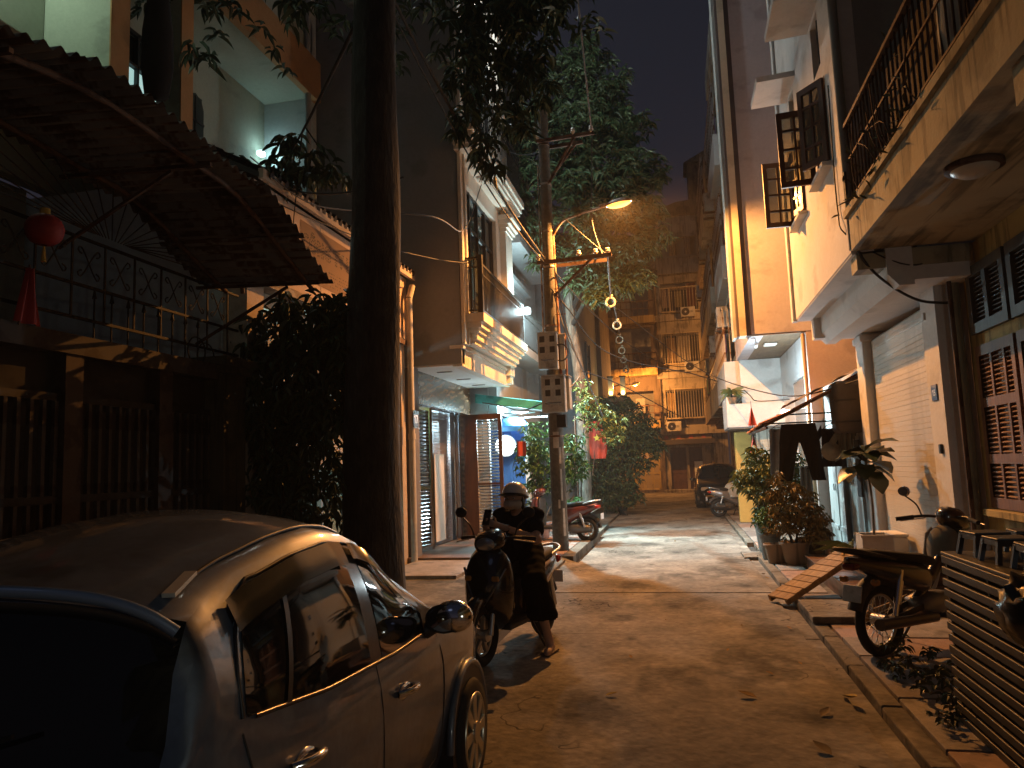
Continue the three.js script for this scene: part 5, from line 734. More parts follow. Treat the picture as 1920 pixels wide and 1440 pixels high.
// potted plants
function pot(t, r, h, m, name = 'pot') { part(name, lathe([[0.001, 0], [r * 0.68, 0], [r * 0.74, 0.02], [r * 0.98, h * 0.86], [r * 1.08, h * 0.88], [r * 1.1, h], [r * 0.98, h], [r * 0.92, h * 0.8], [0.001, h * 0.78]], 26), m, t); part('soil', cyl(r * 0.92, r * 0.92, 0.02, 0, h * 0.85, 0, 20), soilMat, t); }
{
  const pink = mt([0.42, 0.28, 0.25], { map: T.tile, roughness: 0.6 }), glaze = mt([0.2, 0.24, 0.25], { map: T.tile, roughness: 0.4 }), clay = mt([0.3, 0.22, 0.16], { map: T.dirty, roughness: 0.8 });
  const a = thing('potted_tree', 'bright green potted tree in a pink pot behind the utility pole', 'plant', [-3.05, 0.1, -16.25]); pot(a, 0.24, 0.34, pink);
  for (let k = 0; k < 4; k++) part('stem', limb([[rr(-0.06, 0.06), 0.28, rr(-0.06, 0.06)], [rr(-0.1, 0.1), 1.0, rr(-0.1, 0.1)], [rr(-0.3, 0.4), 1.9, rr(-0.2, 0.2)]], 0.025, 0.01, 10, 6), barkPale, a);
  let cs = []; for (const [x, y, r, n] of [[0, 2.2, 0.3, 34], [-0.2, 1.75, 0.28, 34], [0.15, 1.75, 0.3, 34], [-0.15, 1.3, 0.28, 28], [0.2, 1.3, 0.28, 24], [0.75, 1.9, 0.3, 34], [0.85, 1.55, 0.26, 26], [0.55, 1.45, 0.25, 20], [-0.05, 0.95, 0.2, 12]]) for (let i = 0; i < n; i++) cs.push([V(x + rr(-r, r), y + rr(-r, r), rr(-r, r))]);
  crown(a, rosettes(cs, 0.16, 0.04, 8, 0.5), brightGreen);
  part('side_stem', limb([[0.05, 0.28, 0], [0.35, 0.9, 0], [0.7, 1.5, 0]], 0.018, 0.008, 10, 5), barkPale, a);
  const b = thing('leafy_shrub', 'low bright green shrub at the foot of the leaning tree', 'plant', [-2.55, 0.08, -17.2]); cs = []; for (let i = 0; i < 34; i++) cs.push([V(rr(-0.2, 0.3), rr(0.2, 0.8), rr(-0.2, 0.2))]); crown(b, rosettes(cs, 0.2, 0.05, 7, 0.2), brightGreen, 'foliage'); part('stem', limb([[0, 0, 0], [0.02, 0.5, 0]], 0.02, 0.01, 6, 5), barkM, b);
  // right side bushes in pots
  const bush = (label, p, potr, poth, potm, clumps, m, L) => { const t = thing('potted_bush', label, 'plant', p); pot(t, potr, poth, potm); for (let k = 0; k < 4; k++) part('stem', limb([[rr(-0.05, 0.05), poth * 0.8, rr(-0.05, 0.05)], [rr(-0.2, 0.2), poth + 0.5, rr(-0.2, 0.2)]], 0.018, 0.008, 6, 5), barkM, t); const c = []; for (const [x, y, z, r, n] of clumps) for (let i = 0; i < n; i++) { const d = V(rr(-1, 1), rr(-1, 1), rr(-1, 1)); if (d.length() > 1) { i--; continue; } c.push([V(x + d.x * r, y + d.y * r, z + d.z * r)]); } crown(t, rosettes(c, L, L * 0.3, 8, 0.3), m, 'foliage'); return t; };
  bush('tall yellowish potted bush in a grey glazed urn by the kerb', [1.42, 0.04, -13.9], 0.22, 0.55, glaze, [[-0.1, 1.45, 0, 0.4, 70], [0.3, 1.5, 0, 0.34, 50], [0.0, 1.05, 0.1, 0.42, 70], [0.4, 1.1, 0, 0.3, 40], [-0.3, 1.2, 0, 0.25, 24], [0.1, 0.75, 0.15, 0.3, 30]], oliveGreen, 0.14);
  bush('small bright green potted plant at the kerb edge', [1.33, 0.04, -12.75], 0.17, 0.42, glaze, [[-0.02, 0.62, 0, 0.22, 46], [0.12, 0.7, 0, 0.18, 26]], brightGreen, 0.09);
  bush('wide bush in a clay pot before the steps, orange lamp light put into its leaf colour', [1.62, 0.04, -12.15], 0.21, 0.34, clay, [[0, 0.85, 0, 0.38, 80], [0.22, 0.65, 0.05, 0.3, 60], [-0.15, 1.1, 0, 0.28, 44], [0.3, 0.5, 0.1, 0.22, 34], [-0.2, 0.6, 0.1, 0.24, 34]], leafMat([0.17, 0.125, 0.045]), 0.11);  // leaf colour holds the orange of the lamp light
  const e = thing('empty_pot', 'plain pale clay pot between the potted bushes', 'pot', [1.36, 0.04, -12.3]); pot(e, 0.17, 0.3, clay);
  // fiddle-leaf fig: each leaf its own piece
  const f = thing('fiddle_leaf_fig', 'fiddle leaf fig with big dark leaves in a square white pot on the steps', 'plant', [2.2, 0.41, -9.75]);
  part('pot', M([bx(-0.17, 0.17, 0, 0.3, -0.17, -0.15), bx(-0.17, 0.17, 0, 0.3, 0.15, 0.17), bx(-0.17, -0.15, 0, 0.3, -0.15, 0.15), bx(0.15, 0.17, 0, 0.3, -0.15, 0.15), bx(-0.15, 0.15, 0, 0.02, -0.15, 0.15), bx(-0.185, 0.185, 0.27, 0.3, 0.17, 0.185), bx(-0.185, 0.185, 0.27, 0.3, -0.185, -0.17)]), wall([0.66, 0.64, 0.6], { roughness: 0.4 }), f); part('soil', bx(-0.149, 0.149, 0.2, 0.26, -0.149, 0.149), soilMat, f);
  part('trunk', limb([[0, 0.22, 0], [0.01, 0.7, 0.01], [-0.02, 1.2, 0]], 0.016, 0.012, 12, 6), barkPale, f);
  const fl = (L, w) => { const n = 6, pos = [], idx = [], pr = [0.08, 0.62, 0.8, 0.86, 1, 0.74, 0.1]; for (let i = 0; i <= n; i++) { const t = i / n, hw = w / 2 * pr[i], y = 0.08 * L * Math.sin(t * 3) - 0.3 * L * t * t, wv = 0.012 * Math.sin(i * 2.1); pos.push(-hw, y + hw * 0.28 + wv, L * t, 0, y, L * t, hw, y + hw * 0.28 - wv, L * t); if (i < n) { const a = i * 3; idx.push(a, a + 3, a + 1, a + 1, a + 3, a + 4, a + 1, a + 4, a + 2, a + 2, a + 4, a + 5); } } const g = new THREE.BufferGeometry(); g.setAttribute('position', new THREE.Float32BufferAttribute(pos, 3)); g.setIndex(idx); g.computeVertexNormals(); return norm(g); };
  const lg = [fl(0.39, 0.26), fl(0.33, 0.23)], fm = leafMat([0.022, 0.04, 0.018], { roughness: 0.35 });
  for (let k = 0; k < 17; k++) { const o = partShared('leaf', lg[k % 2], fm, f, -0.02, 1.04 + k * 0.015, 0); o.rotation.set(0, 0, 0); o.rotation.order = 'YXZ'; o.rotation.y = k * 2.4 + 0.3; o.rotation.x = k < 6 ? rr(0.1, 0.5) : rr(-0.6, 0.1); o.rotation.z = rr(-0.3, 0.3); }
  const s = thing('spiky_plant', 'thin spiky grass tuft growing beside the white pot', 'plant', [2.02, 0.41, -10.05]); part('blades', M([foliage(Array.from({ length: 40 }, () => { const a = rr(0, 6.3); return [V(0, 0.02, 0), V(Math.cos(a), rr(0.3, 1), Math.sin(a)).normalize(), rr(0.25, 0.5), 0.016, 0]; }), 0.5)], false), oliveGreen, s).userData.kind = 'stuff';
  // long-leaved dark shrub before the law shop
  const d = thing('dark_shrub', 'tall dark shrub with long drooping leaves before the roller shutter', 'shrub', [-4.35, 0.05, -7.75]); pot(d, 0.26, 0.4, clay);
  cs = []; for (let k = 0; k < 13; k++) { const px = rr(-0.75, 0.75), top = rr(2.5, 3.75) - Math.abs(px) * 0.4, pts = [V(rr(-0.08, 0.08), 0.3, rr(-0.08, 0.08)), V(px * 0.35, 1.1, rr(-0.2, 0.2)), V(px * 0.8, top * 0.8, rr(-0.3, 0.3)), V(px * 1.05, top, rr(-0.35, 0.35))]; part('stem', limb(pts, 0.016, 0.006, 14, 5), barkM, d); const c = new THREE.CatmullRomCurve3(pts); for (let i = 0; i < 22; i++) { const q = c.getPointAt(rr(0.3, 1)); cs.push([q, V(0, -0.7, 0)]); } }
  for (let i = 0; i < 330; i++) cs.push([V(rr(-0.7, 0.75), rr(0.45, 2.5), rr(-0.4, 0.35)), V(0, -0.5, 0)]); for (let i = 0; i < 300; i++) { const x = rr(-0.3, 0.95); cs.push([V(x, rr(2.1, 3.75 - Math.abs(x - 0.1) * 0.7), rr(-0.3, 0.4)), V(0, -0.5, 0)]); }  // second loop: clumps added to keep lamp light off the gate
  for (let i = 0; i < 110; i++) cs.push([V(rr(0.45, 1.0), rr(2.7, 3.6), rr(-0.2, 0.4)), V(0, -0.5, 0)]);  // more clumps added beside the trunk to shade the gate
  crown(d, rosettes(cs, 0.2, 0.058, 5, 0.7), darkGreen, 'foliage');
  const pp = thing('terrace_palm', 'small spiky palm potted on the white porch canopy', 'plant', [1.32, 2.98, -18.8]); part('fronds', M([foliage(Array.from({ length: 46 }, () => { const a = rr(0, 6.3); return [V(0, 0.25, 0), V(Math.cos(a), rr(-0.1, 1), Math.sin(a)).normalize(), rr(0.22, 0.42), 0.03, 0]; }), 0.4)], false), oliveGreen, pp).userData.kind = 'stuff'; part('stem', limb([[0, 0, 0], [0, 0.3, 0]], 0.03, 0.02, 4, 6), barkM, pp); part('pot', lathe([[0.001, 0.0], [0.09, 0], [0.12, 0.16], [0.001, 0.16]], 14), clay, pp);
}
// fallen leaves and litter on the lane
{
  const lm = [mt([0.25, 0.14, 0.04], { roughness: 0.8, side: 2 }), mt([0.3, 0.22, 0.05], { roughness: 0.8, side: 2 }), mt([0.12, 0.08, 0.04], { roughness: 0.8, side: 2 })];
  const names = ['curled brown leaf lying on the lane concrete', 'small fallen leaf lying on the lane concrete'];
  for (const [x, z, s] of [[0.42, -5.6, 0.13], [0.78, -5.25, 0.12], [0.72, -4.6, 0.14], [-0.62, -5.55, 0.09], [1.0, -5.7, 0.16], [-0.5, -6.6, 0.06], [0.3, -6.9, 0.05], [0.95, -7.8, 0.07], [0.5, -7.9, 0.05], [1.08, -11.4, 0.1], [1.1, -11.0, 0.07], [-0.25, -8.2, 0.05], [0.9, -4.3, 0.12], [-0.2, -16, 0.09], [0.1, -22, 0.1], [0.6, -6.2, 0.06], [0.85, -6.5, 0.05]]) { const g = leafGeo(s, s * 0.5, -0.25, 0.5); g.rotateY(rr(0, 6.3)); g.translate(x, 0.008, z); const o = solo('fallen_leaf', g, lm[(R() * 3) | 0], 'dry fallen leaf lying on the lane', 'leaf', 'fallen leaves on the lane'); }
  const w = thing('kerb_weeds', 'tuft of small weeds growing along the pavement beside the crate', 'plant', [1.55, 0.035, -5.7]); const cs = []; for (let i = 0; i < 60; i++) cs.push([V(rr(-0.16, 0.2), rr(0.01, 0.22), rr(-0.7, 0.8))]); crown(w, rosettes(cs, 0.07, 0.03, 6, 0.2), leafMat([0.05, 0.06, 0.02]), 'foliage');
}
// ---------- parked hatchback ----------
const lerpT = (tab, z) => { if (z <= tab[0][0]) return tab[0][1]; for (let i = 0; i + 1 < tab.length; i++) if (z <= tab[i + 1][0]) { let k = (z - tab[i][0]) / (tab[i + 1][0] - tab[i][0]); return tab[i][1] + k * (tab[i + 1][1] - tab[i][1]); } return tab[tab.length - 1][1]; };
function hatchback(o) {
  const car = thing('parked_car', o.label, 'car', o.p, o.turn), paint = o.paint;
  const TOP = [[-0.66, 0.5], [-0.62, 0.62], [-0.5, 0.76], [-0.2, 0.87], [0.1, 0.94], [0.38, 1.0], [0.55, 1.13], [0.72, 1.27], [0.88, 1.39], [1.02, 1.47], [1.15, 1.51], [1.35, 1.535], [1.6, 1.52], [1.9, 1.47], [2.1, 1.42], [2.2, 1.385], [2.26, 1.27], [2.33, 1.0], [2.42, 0.72], [2.47, 0.5], [2.48, 0.3]];
  const NARROW = [[-0.66, 0.72], [-0.6, 0.82], [-0.45, 0.92], [-0.2, 0.98], [0.2, 1], [1.6, 1], [2.2, 0.98], [2.35, 0.955], [2.47, 0.88], [2.48, 0.84]];
  const WLOW = [[0.18, 0.7], [0.3, 0.75], [0.45, 0.776], [0.62, 0.787], [0.72, 0.79], [0.785, 0.795], [0.82, 0.788], [0.87, 0.778], [0.95, 0.762]];
  const bulge = (z) => (z > 1.7 ? 0.2 * Math.pow(Math.min(1, (z - 1.7) / 0.5), 2) : z < 0.7 ? -0.16 * Math.min(1, (0.7 - z) / 0.8) : 0);
  function section(z) {
    const T0 = lerpT(TOP, z), f = lerpT(NARROW, z), pts = [], high = T0 > 1.02;
    const ys = high ? 0.95 : Math.max(0.26, T0 - 0.07), ws = lerpT(WLOW, ys) * f;
    const k = sm(1.0, 1.4, T0), q = sm(1.95, 2.22, z), ye = high ? Math.max(ys + 0.03, T0 - (0.055 + 0.05 * k) * (1 - q) - 0.1 * q) : T0 - 0.02, we = high ? (0.735 - 0.125 * k) * (1 - q) * f + (0.68 - 0.02 * k) * q : ws - 0.05;
    for (let i = 0; i <= 7; i++) { const y = 0.18 + (ys - 0.18) * i / 7; pts.push([lerpT(WLOW, y) * f, y, 0]); }
    for (let i = 1; i <= 5; i++) { const t = i / 5; pts.push([ws + (we - ws) * t + 0.028 * Math.sin(t * PI) * (high ? 1 : 0.3), ys + (ye - ys) * t, 0]); }
    for (let i = 1; i <= 8; i++) { const t = i / 8; pts.push([we * (1 - t), ye + (T0 - ye) * (1 - Math.pow(1 - t, 2.4)), t]); }
    return pts;
  }
  const NS = [-0.66, -0.64, -0.6, -0.54, -0.45, -0.33, -0.2, -0.05, 0.1, 0.25, 0.38, 0.46, 0.55, 0.63, 0.72, 0.8, 0.88, 0.95, 1.02, 1.08, 1.15, 1.25, 1.35, 1.5, 1.6, 1.75, 1.9, 2.0, 2.1, 2.16, 2.2, 2.22, 2.26, 2.3, 2.33, 2.37, 2.42, 2.45, 2.47, 2.48];
  const rings = NS.map((z) => section(z).map(([x, y, t]) => [x, y, z + bulge(z) * (t > 0 ? t * (2 - t) : 0)]));
  const geoOf = (pick) => { const pos = [], idx = []; const id = new Map(), vid = (i, j, s) => { const k = i + '_' + j + '_' + s; if (!id.has(k)) { const q = rings[i][j]; id.set(k, pos.length / 3); pos.push(q[0] * s, q[1], q[2]); } return id.get(k); };
    for (let i = 0; i + 1 < NS.length; i++) for (let j = 0; j + 1 < rings[0].length; j++) if (pick(NS[i], NS[i + 1], j)) for (const s of [1, -1]) { const a = vid(i, j, s), b = vid(i + 1, j, s), c = vid(i + 1, j + 1, s), d = vid(i, j + 1, s); s > 0 ? idx.push(a, d, c, a, c, b) : idx.push(a, c, d, a, b, c); }
    const g = new THREE.BufferGeometry(); g.setAttribute('position', new THREE.Float32BufferAttribute(pos, 3)); g.setIndex(idx); g.computeVertexNormals(); return g; };
  const isWind = (a, b, j) => a >= 0.38 && b <= 1.02 && j >= 13, isHatch = (a, b, j) => a >= 2.2 && b <= 2.37 && j >= 12;
  part('body', geoOf((a, b, j) => !isWind(a, b, j) && !isHatch(a, b, j)), paint, car); part('windscreen', geoOf(isWind), K.glassDark, car); part('rear_window', geoOf(isHatch), K.glassDark, car);
  part('floor_pan', bx(-0.7, 0.7, 0.17, 0.24, -0.55, 2.45), K.black, car);
  const sideX = (z, y) => { const s = section(z); for (let i = 0; i + 1 < 13; i++) if (y <= s[i + 1][1] + 1e-6) { const k = (y - s[i][1]) / Math.max(1e-6, s[i + 1][1] - s[i][1]); return s[i][0] + k * (s[i + 1][0] - s[i][0]); } return s[12][0]; };
  const edgeY = (z) => section(z)[12][1], belt = (z) => 0.925 + 0.05 * Math.max(0, z - 1.0) * 1.0 + 0.06 * Math.max(0, z - 1.6);
  // curved sheet lying on the side between two heights, lifted off by d
  function sheet(z0, z1, yb, yt, d, sx, n = 14, m = 6, inner = 0) { const g = new THREE.PlaneGeometry(1, 1, n, m), p = g.attributes.position; for (let i = 0; i < p.count; i++) { const u = p.getX(i) + 0.5, v = p.getY(i) + 0.5; let z = z0(v) + (z1(v) - z0(v)) * u; const y = yb(z) + (yt(z) - yb(z)) * v; p.setXYZ(i, sx * (sideX(z, y) + d), y, z); } if (sx > 0) { const ix = g.index.array; for (let i = 0; i < ix.length; i += 3) { const t = ix[i]; ix[i] = ix[i + 1]; ix[i + 1] = t; } } g.computeVertexNormals(); return g; }
  const C = (v) => () => v;
  for (const sx of [1, -1]) {
    const topw = (z) => edgeY(z) - 0.04;
    const fw = part('front_side_window', sheet((v) => 0.56 + 0.36 * v * v, C(1.14), belt, topw, 0.006, sx), K.glassDark, car);
    const rw = part('rear_side_window', sheet(C(1.25), (v) => 2.06 - 0.16 * v * v, belt, topw, 0.006, sx), K.glassDark, car);
    part('quarter_bar', sheet((v) => 1.84 - 0.15 * v, (v) => 1.865 - 0.15 * v, belt, topw, 0.012, sx, 2), K.black, rw);
    const line = (pts, r, d, m, name) => part(name, tube(pts.map(([z, y]) => [sx * (sideX(z, y) + d), y, z]), r, 26, 5), m, car);
    const up = []; for (let z = 0.62; z <= 2.08; z += 0.1) up.push([z, belt(z) - 0.004]); line(up, 0.008, 0.006, mt([0.03, 0.02, 0.018], { roughness: 0.25 }), 'belt_trim');
    const tp = []; for (let z = 0.9; z <= 1.98; z += 0.09) tp.push([z, topw(z) + 0.01]); tp.push([2.05, 1.16], [2.08, belt(2.08)]); line(tp, 0.007, 0.004, K.black, 'window_seal');
    part('door_pillar', sheet(C(1.13), C(1.26), belt, topw, 0.004, sx, 4), mt([0.05, 0.04, 0.04], { roughness: 0.2 }), car);
    // rain visors over the window tops
    const visM = mp([0.03, 0.028, 0.015], { roughness: 0.12, transmission: 0.35, thickness: 0 });
    part('rain_visor', sheet(C(1.26), C(2.02), (z) => topw(z) - 0.075, (z) => topw(z) + 0.012, 0.028, sx, 16, 3), visM, car); part('rain_visor', sheet((v) => 0.74 + 0.2 * v, C(1.2), (z) => topw(z) - 0.05, (z) => topw(z) + 0.012, 0.026, sx, 12, 3), visM, car);
    // door shuts
    const seam = K.black; line([[1.2, 0.93], [1.19, 0.8], [1.17, 0.55], [1.14, 0.3]], 0.0045, -0.001, seam, 'door_gap'); line([[2.08, 0.97], [2.05, 0.84], [1.9, 0.62], [1.74, 0.44], [1.68, 0.3]], 0.0045, -0.001, seam, 'door_gap'); line([[0.5, 0.92], [0.42, 0.75], [0.4, 0.5], [0.42, 0.3]], 0.0045, -0.001, seam, 'door_gap'); line([[0.45, 0.3], [1.1, 0.27], [1.66, 0.3]], 0.0045, -0.001, seam, 'door_gap');
    for (const [z, y] of [[0.95, 0.765], [1.8, 0.81]]) { const hd = part('door_handle', tube([[sx * (sideX(z, y) + 0.004), y - 0.012, z - 0.085], [sx * (sideX(z, y) + 0.04), y, z - 0.05], [sx * (sideX(z, y) + 0.042), y + 0.004, z + 0.04], [sx * (sideX(z, y) + 0.004), y, z + 0.085]], 0.014, 16, 8), K.chrome, car); const cup = new THREE.SphereGeometry(1, 16, 10); cup.scale(0.012, 0.034, 0.07); cup.translate(sx * (sideX(z, y) + 0.0), y - 0.008, z); part('handle_cup', cup, K.chrome, hd); }
    // mirror
    const mir = new THREE.Group(); mir.name = 'wing_mirror'; mir.position.set(sx * 0.87, 0.985, 0.6); mir.scale.setScalar(0.8); car.add(mir); const cap = new THREE.SphereGeometry(1, 22, 16); cap.scale(0.115, 0.09, 0.085); cap.translate(sx * 0.045, 0.005, 0.02); part('mirror_cap', cap, K.chrome, mir); part('mirror_back', rx(cyl(0.08, 0.085, 0.02, 0, 0, 0, 20), PI / 2).scale(1.25, 0.95, 1).translate(0, 0, 0.062), K.black, mir); part('mirror_glass', rx(cyl(0.072, 0.072, 0.006, 0, 0, 0, 20), PI / 2).scale(1.25, 0.95, 1).translate(0, 0, 0.075), mt([0.7, 0.7, 0.7], { metalness: 1, roughness: 0.03 }), mir); part('mirror_arm', rod([-sx * 0.06, -0.05, 0.0], [-sx * 0.13, -0.075, 0.01], 0.035, 0.05, 10), K.black, mir);
    // sail panel
    part('mirror_sail', sheet(C(0.5), C(0.66), (z) => belt(z), (z) => belt(z) + 0.06 + (z - 0.5) * 0.5, 0.012, sx, 4, 3), K.black, car);
    for (const zw of [0, 2.0]) {
      part('wheel_arch', rz(cyl(0.335, 0.335, 0.3, 0, 0, 0, 36), PI / 2).translate(sx * 0.652, 0.29, zw), K.black, car); const lip = new THREE.TorusGeometry(0.342, 0.02, 8, 40, PI); lip.rotateY(PI / 2); lip.translate(sx * 0.792, 0.285, zw); part('arch_lip', lip, paint, car);
      const w = new THREE.Group(); w.name = 'wheel'; w.position.set(sx * 0.745, 0.276, zw); w.rotation.y = sx > 0 ? 0 : PI; car.add(w);
      part('tyre', rz(lathe([[0.19, -0.08], [0.25, -0.085], [0.272, -0.06], [0.276, 0], [0.272, 0.06], [0.25, 0.085], [0.19, 0.08]], 40), -PI / 2), K.rubber, w);
      const sp = []; for (let k = 0; k < 8; k++) { const a = k * PI / 4; const g = ext([[-0.024, 0.05], [0.024, 0.05], [0.034, 0.185], [-0.034, 0.185]], 0.03, 0.006); g.rotateZ(a); g.rotateY(PI / 2); g.translate(0.072, 0, 0); sp.push(g); }
      part('rim', M([rz(lathe([[0.198, 0.07], [0.2, 0.085], [0.188, 0.088], [0.18, 0.07], [0.18, -0.05]], 36), -PI / 2), rz(cyl(0.06, 0.055, 0.04, 0, 0, 0, 18), -PI / 2).translate(0.075, 0, 0), ...sp]), mt([0.6, 0.56, 0.45], { metalness: 0.85, roughness: 0.3 }), w); part('brake_disc', rz(cyl(0.17, 0.17, 0.02, 0, 0, 0, 24), PI / 2), mt([0.06, 0.06, 0.06], { roughness: 0.6 }), w);
    }
    const tl = part('tail_lamp', rb(0.1, 0.3, 0.1, sx * 0.66, 0.82, 2.36, 0.04, 3), mp([0.18, 0.01, 0.01], { roughness: 0.1 }), car); part('head_lamp', rb(0.3, 0.14, 0.16, sx * 0.5, 0.66, -0.56, 0.05, 3), mp([0.5, 0.5, 0.5], { roughness: 0.08 }), car);
    // roof gutter strip with pale end piece
    const gut = []; for (let z = 1.05; z <= 2.1; z += 0.12) { const s = section(z)[13]; gut.push([sx * (s[0] + 0.005), s[1] + 0.004, z]); } part('roof_gutter', tube(gut, 0.008, 24, 5), K.black, car); const s0 = section(2.0)[13], s1 = section(2.14)[13]; part('gutter_end', bar([sx * s0[0], s0[1] + 0.012, 2.0], [sx * (s1[0] + 0.01), s1[1] + 0.012, 2.16], 0.035, 0.012), mt([0.4, 0.39, 0.34], { roughness: 0.5 }), car);
  }
  // spoiler lip across the roof end
  const lip = []; for (let k = -12; k <= 12; k++) { const t = k / 12, a = Math.abs(t); lip.push([t * 0.685, 1.41 - 0.05 * a * a - 0.085 * Math.pow(a, 7), 2.46 - 0.185 * a * a]); }
  const lg = tube(lip, 0.016, 60, 8); const lp = lg.attributes.position; for (let i = 0; i < lp.count; i++) lp.setZ(i, lp.getZ(i)); part('roof_spoiler', lg, o.spoiler || paint, car);
  part('rear_wiper', M([rod([0.02, 0.98, 2.56], [0.3, 1.08, 2.53], 0.008, 0.006), rod([0.1, 1.0, 2.56], [0.45, 1.1, 2.51], 0.006)]), K.black, car);
  part('rear_bumper', rb(1.36, 0.2, 0.14, 0, 0.4, 2.58, 0.06, 3), paint, car); part('number_plate', rb(0.4, 0.14, 0.012, 0, 0.72, 2.63, 0.005, 1), mt([0.6, 0.6, 0.6]), car);
  return car;
}
const silver = mp([0.125, 0.165, 0.225], { metalness: 0.35, roughness: 0.42, clearcoat: 1, clearcoatRoughness: 0.06, map: T.tile });
hatchback({ label: 'silver grey hatchback parked with tinted windows and chrome mirrors', p: [-1.96, 0, -3.94], turn: 0.015, paint: silver, spoiler: mp([0.2, 0.26, 0.36], { metalness: 0.5, roughness: 0.35, clearcoat: 1 }) });  // spoiler tone is lighter and bluer, painting the light from behind
hatchback({ label: 'black car parked by the kerb far down the lane', p: [1.3, 0, -27.6], turn: PI, paint: mp([0.012, 0.012, 0.014], { metalness: 0.3, roughness: 0.3, clearcoat: 1 }) });
// ---------- scooters and motorbike; forward is -z, wheels at z = -0.62 and +0.62 ----------
function bikeWheel(parent, name, z, r, spoked, w = 0.09) {
  const g = new THREE.Group(); g.name = name; g.position.set(0, r, z); parent.add(g);
  const t = new THREE.TorusGeometry(r - w * 0.45, w * 0.45, 12, 44); t.rotateY(PI / 2); part('tyre', t, K.rubber, g);
  const rimR = r - w * 0.95, rim = new THREE.TorusGeometry(rimR, 0.014, 8, 40); rim.rotateY(PI / 2); const sp = [];
  if (spoked) for (let k = 0; k < 28; k++) { const a = k / 28 * PI * 2; sp.push(rod([k % 2 ? 0.03 : -0.03, Math.sin(a + 0.25) * 0.04, Math.cos(a + 0.25) * 0.04], [0, Math.sin(a) * rimR, Math.cos(a) * rimR], 0.0028, 0.0028, 4)); } else for (let k = 0; k < 5; k++) { const a = k / 5 * PI * 2; sp.push(bar([0, Math.sin(a) * 0.03, Math.cos(a) * 0.03], [0, Math.sin(a + 0.12) * rimR, Math.cos(a + 0.12) * rimR], 0.03, 0.035)); }
  part('rim', M([rim, ...sp]), K.alu, g); part('hub', rz(cyl(0.05, 0.05, 0.12, 0, 0, 0, 16), PI / 2), K.alu, g); return g;
}
// loft through closed outlines: rows of [z, halfWidth, yLow, yHigh] with rounded sections
function pod(rows, m = 14, n2 = 2.6) {
  const pos = [], idx = []; rows.forEach(([z, hw, y0, y1]) => { for (let j = 0; j < m; j++) { const a = j / m * PI * 2, c = Math.cos(a), s = Math.sin(a), e = 2 / n2; pos.push(hw * Math.sign(c) * Math.pow(Math.abs(c), e), (y0 + y1) / 2 + (y1 - y0) / 2 * Math.sign(s) * Math.pow(Math.abs(s), e), z); } });
  for (let i = 0; i + 1 < rows.length; i++) for (let j = 0; j < m; j++) { const a = i * m + j, b = i * m + (j + 1) % m, c = a + m, d = b + m; idx.push(a, c, b, b, c, d); }
  const cap = (i, flip) => { const [z, , y0, y1] = rows[i], k = pos.length / 3; pos.push(0, (y0 + y1) / 2, z); for (let j = 0; j < m; j++) { const a = i * m + j, b = i * m + (j + 1) % m; flip ? idx.push(k, b, a) : idx.push(k, a, b); } }; cap(0, false); cap(rows.length - 1, true);
  const g = new THREE.BufferGeometry(); g.setAttribute('position', new THREE.Float32BufferAttribute(pos, 3)); g.setIndex(idx); g.computeVertexNormals(); return g;
}
function mirror(parent, sx, y, z, m = K.black) { const g = new THREE.Group(); g.name = 'mirror'; parent.add(g); part('mirror_stem', tube([[sx * 0.2, y, z], [sx * 0.24, y + 0.09, z + 0.0], [sx * 0.33, y + 0.17, z + 0.02]], 0.007, 12, 6), K.black, g); const c = new THREE.SphereGeometry(1, 16, 12); c.scale(0.06, 0.048, 0.018); c.translate(sx * 0.34, y + 0.21, z + 0.01); part('mirror_shell', c, m, g); part('mirror_glass', rx(cyl(0.05, 0.05, 0.004, 0, 0, 0, 18), PI / 2).scale(1, 0.8, 1).translate(sx * 0.34, y + 0.21, z + 0.0285), mt([0.72, 0.76, 0.78], { metalness: 1, roughness: 0.05 }), g); }
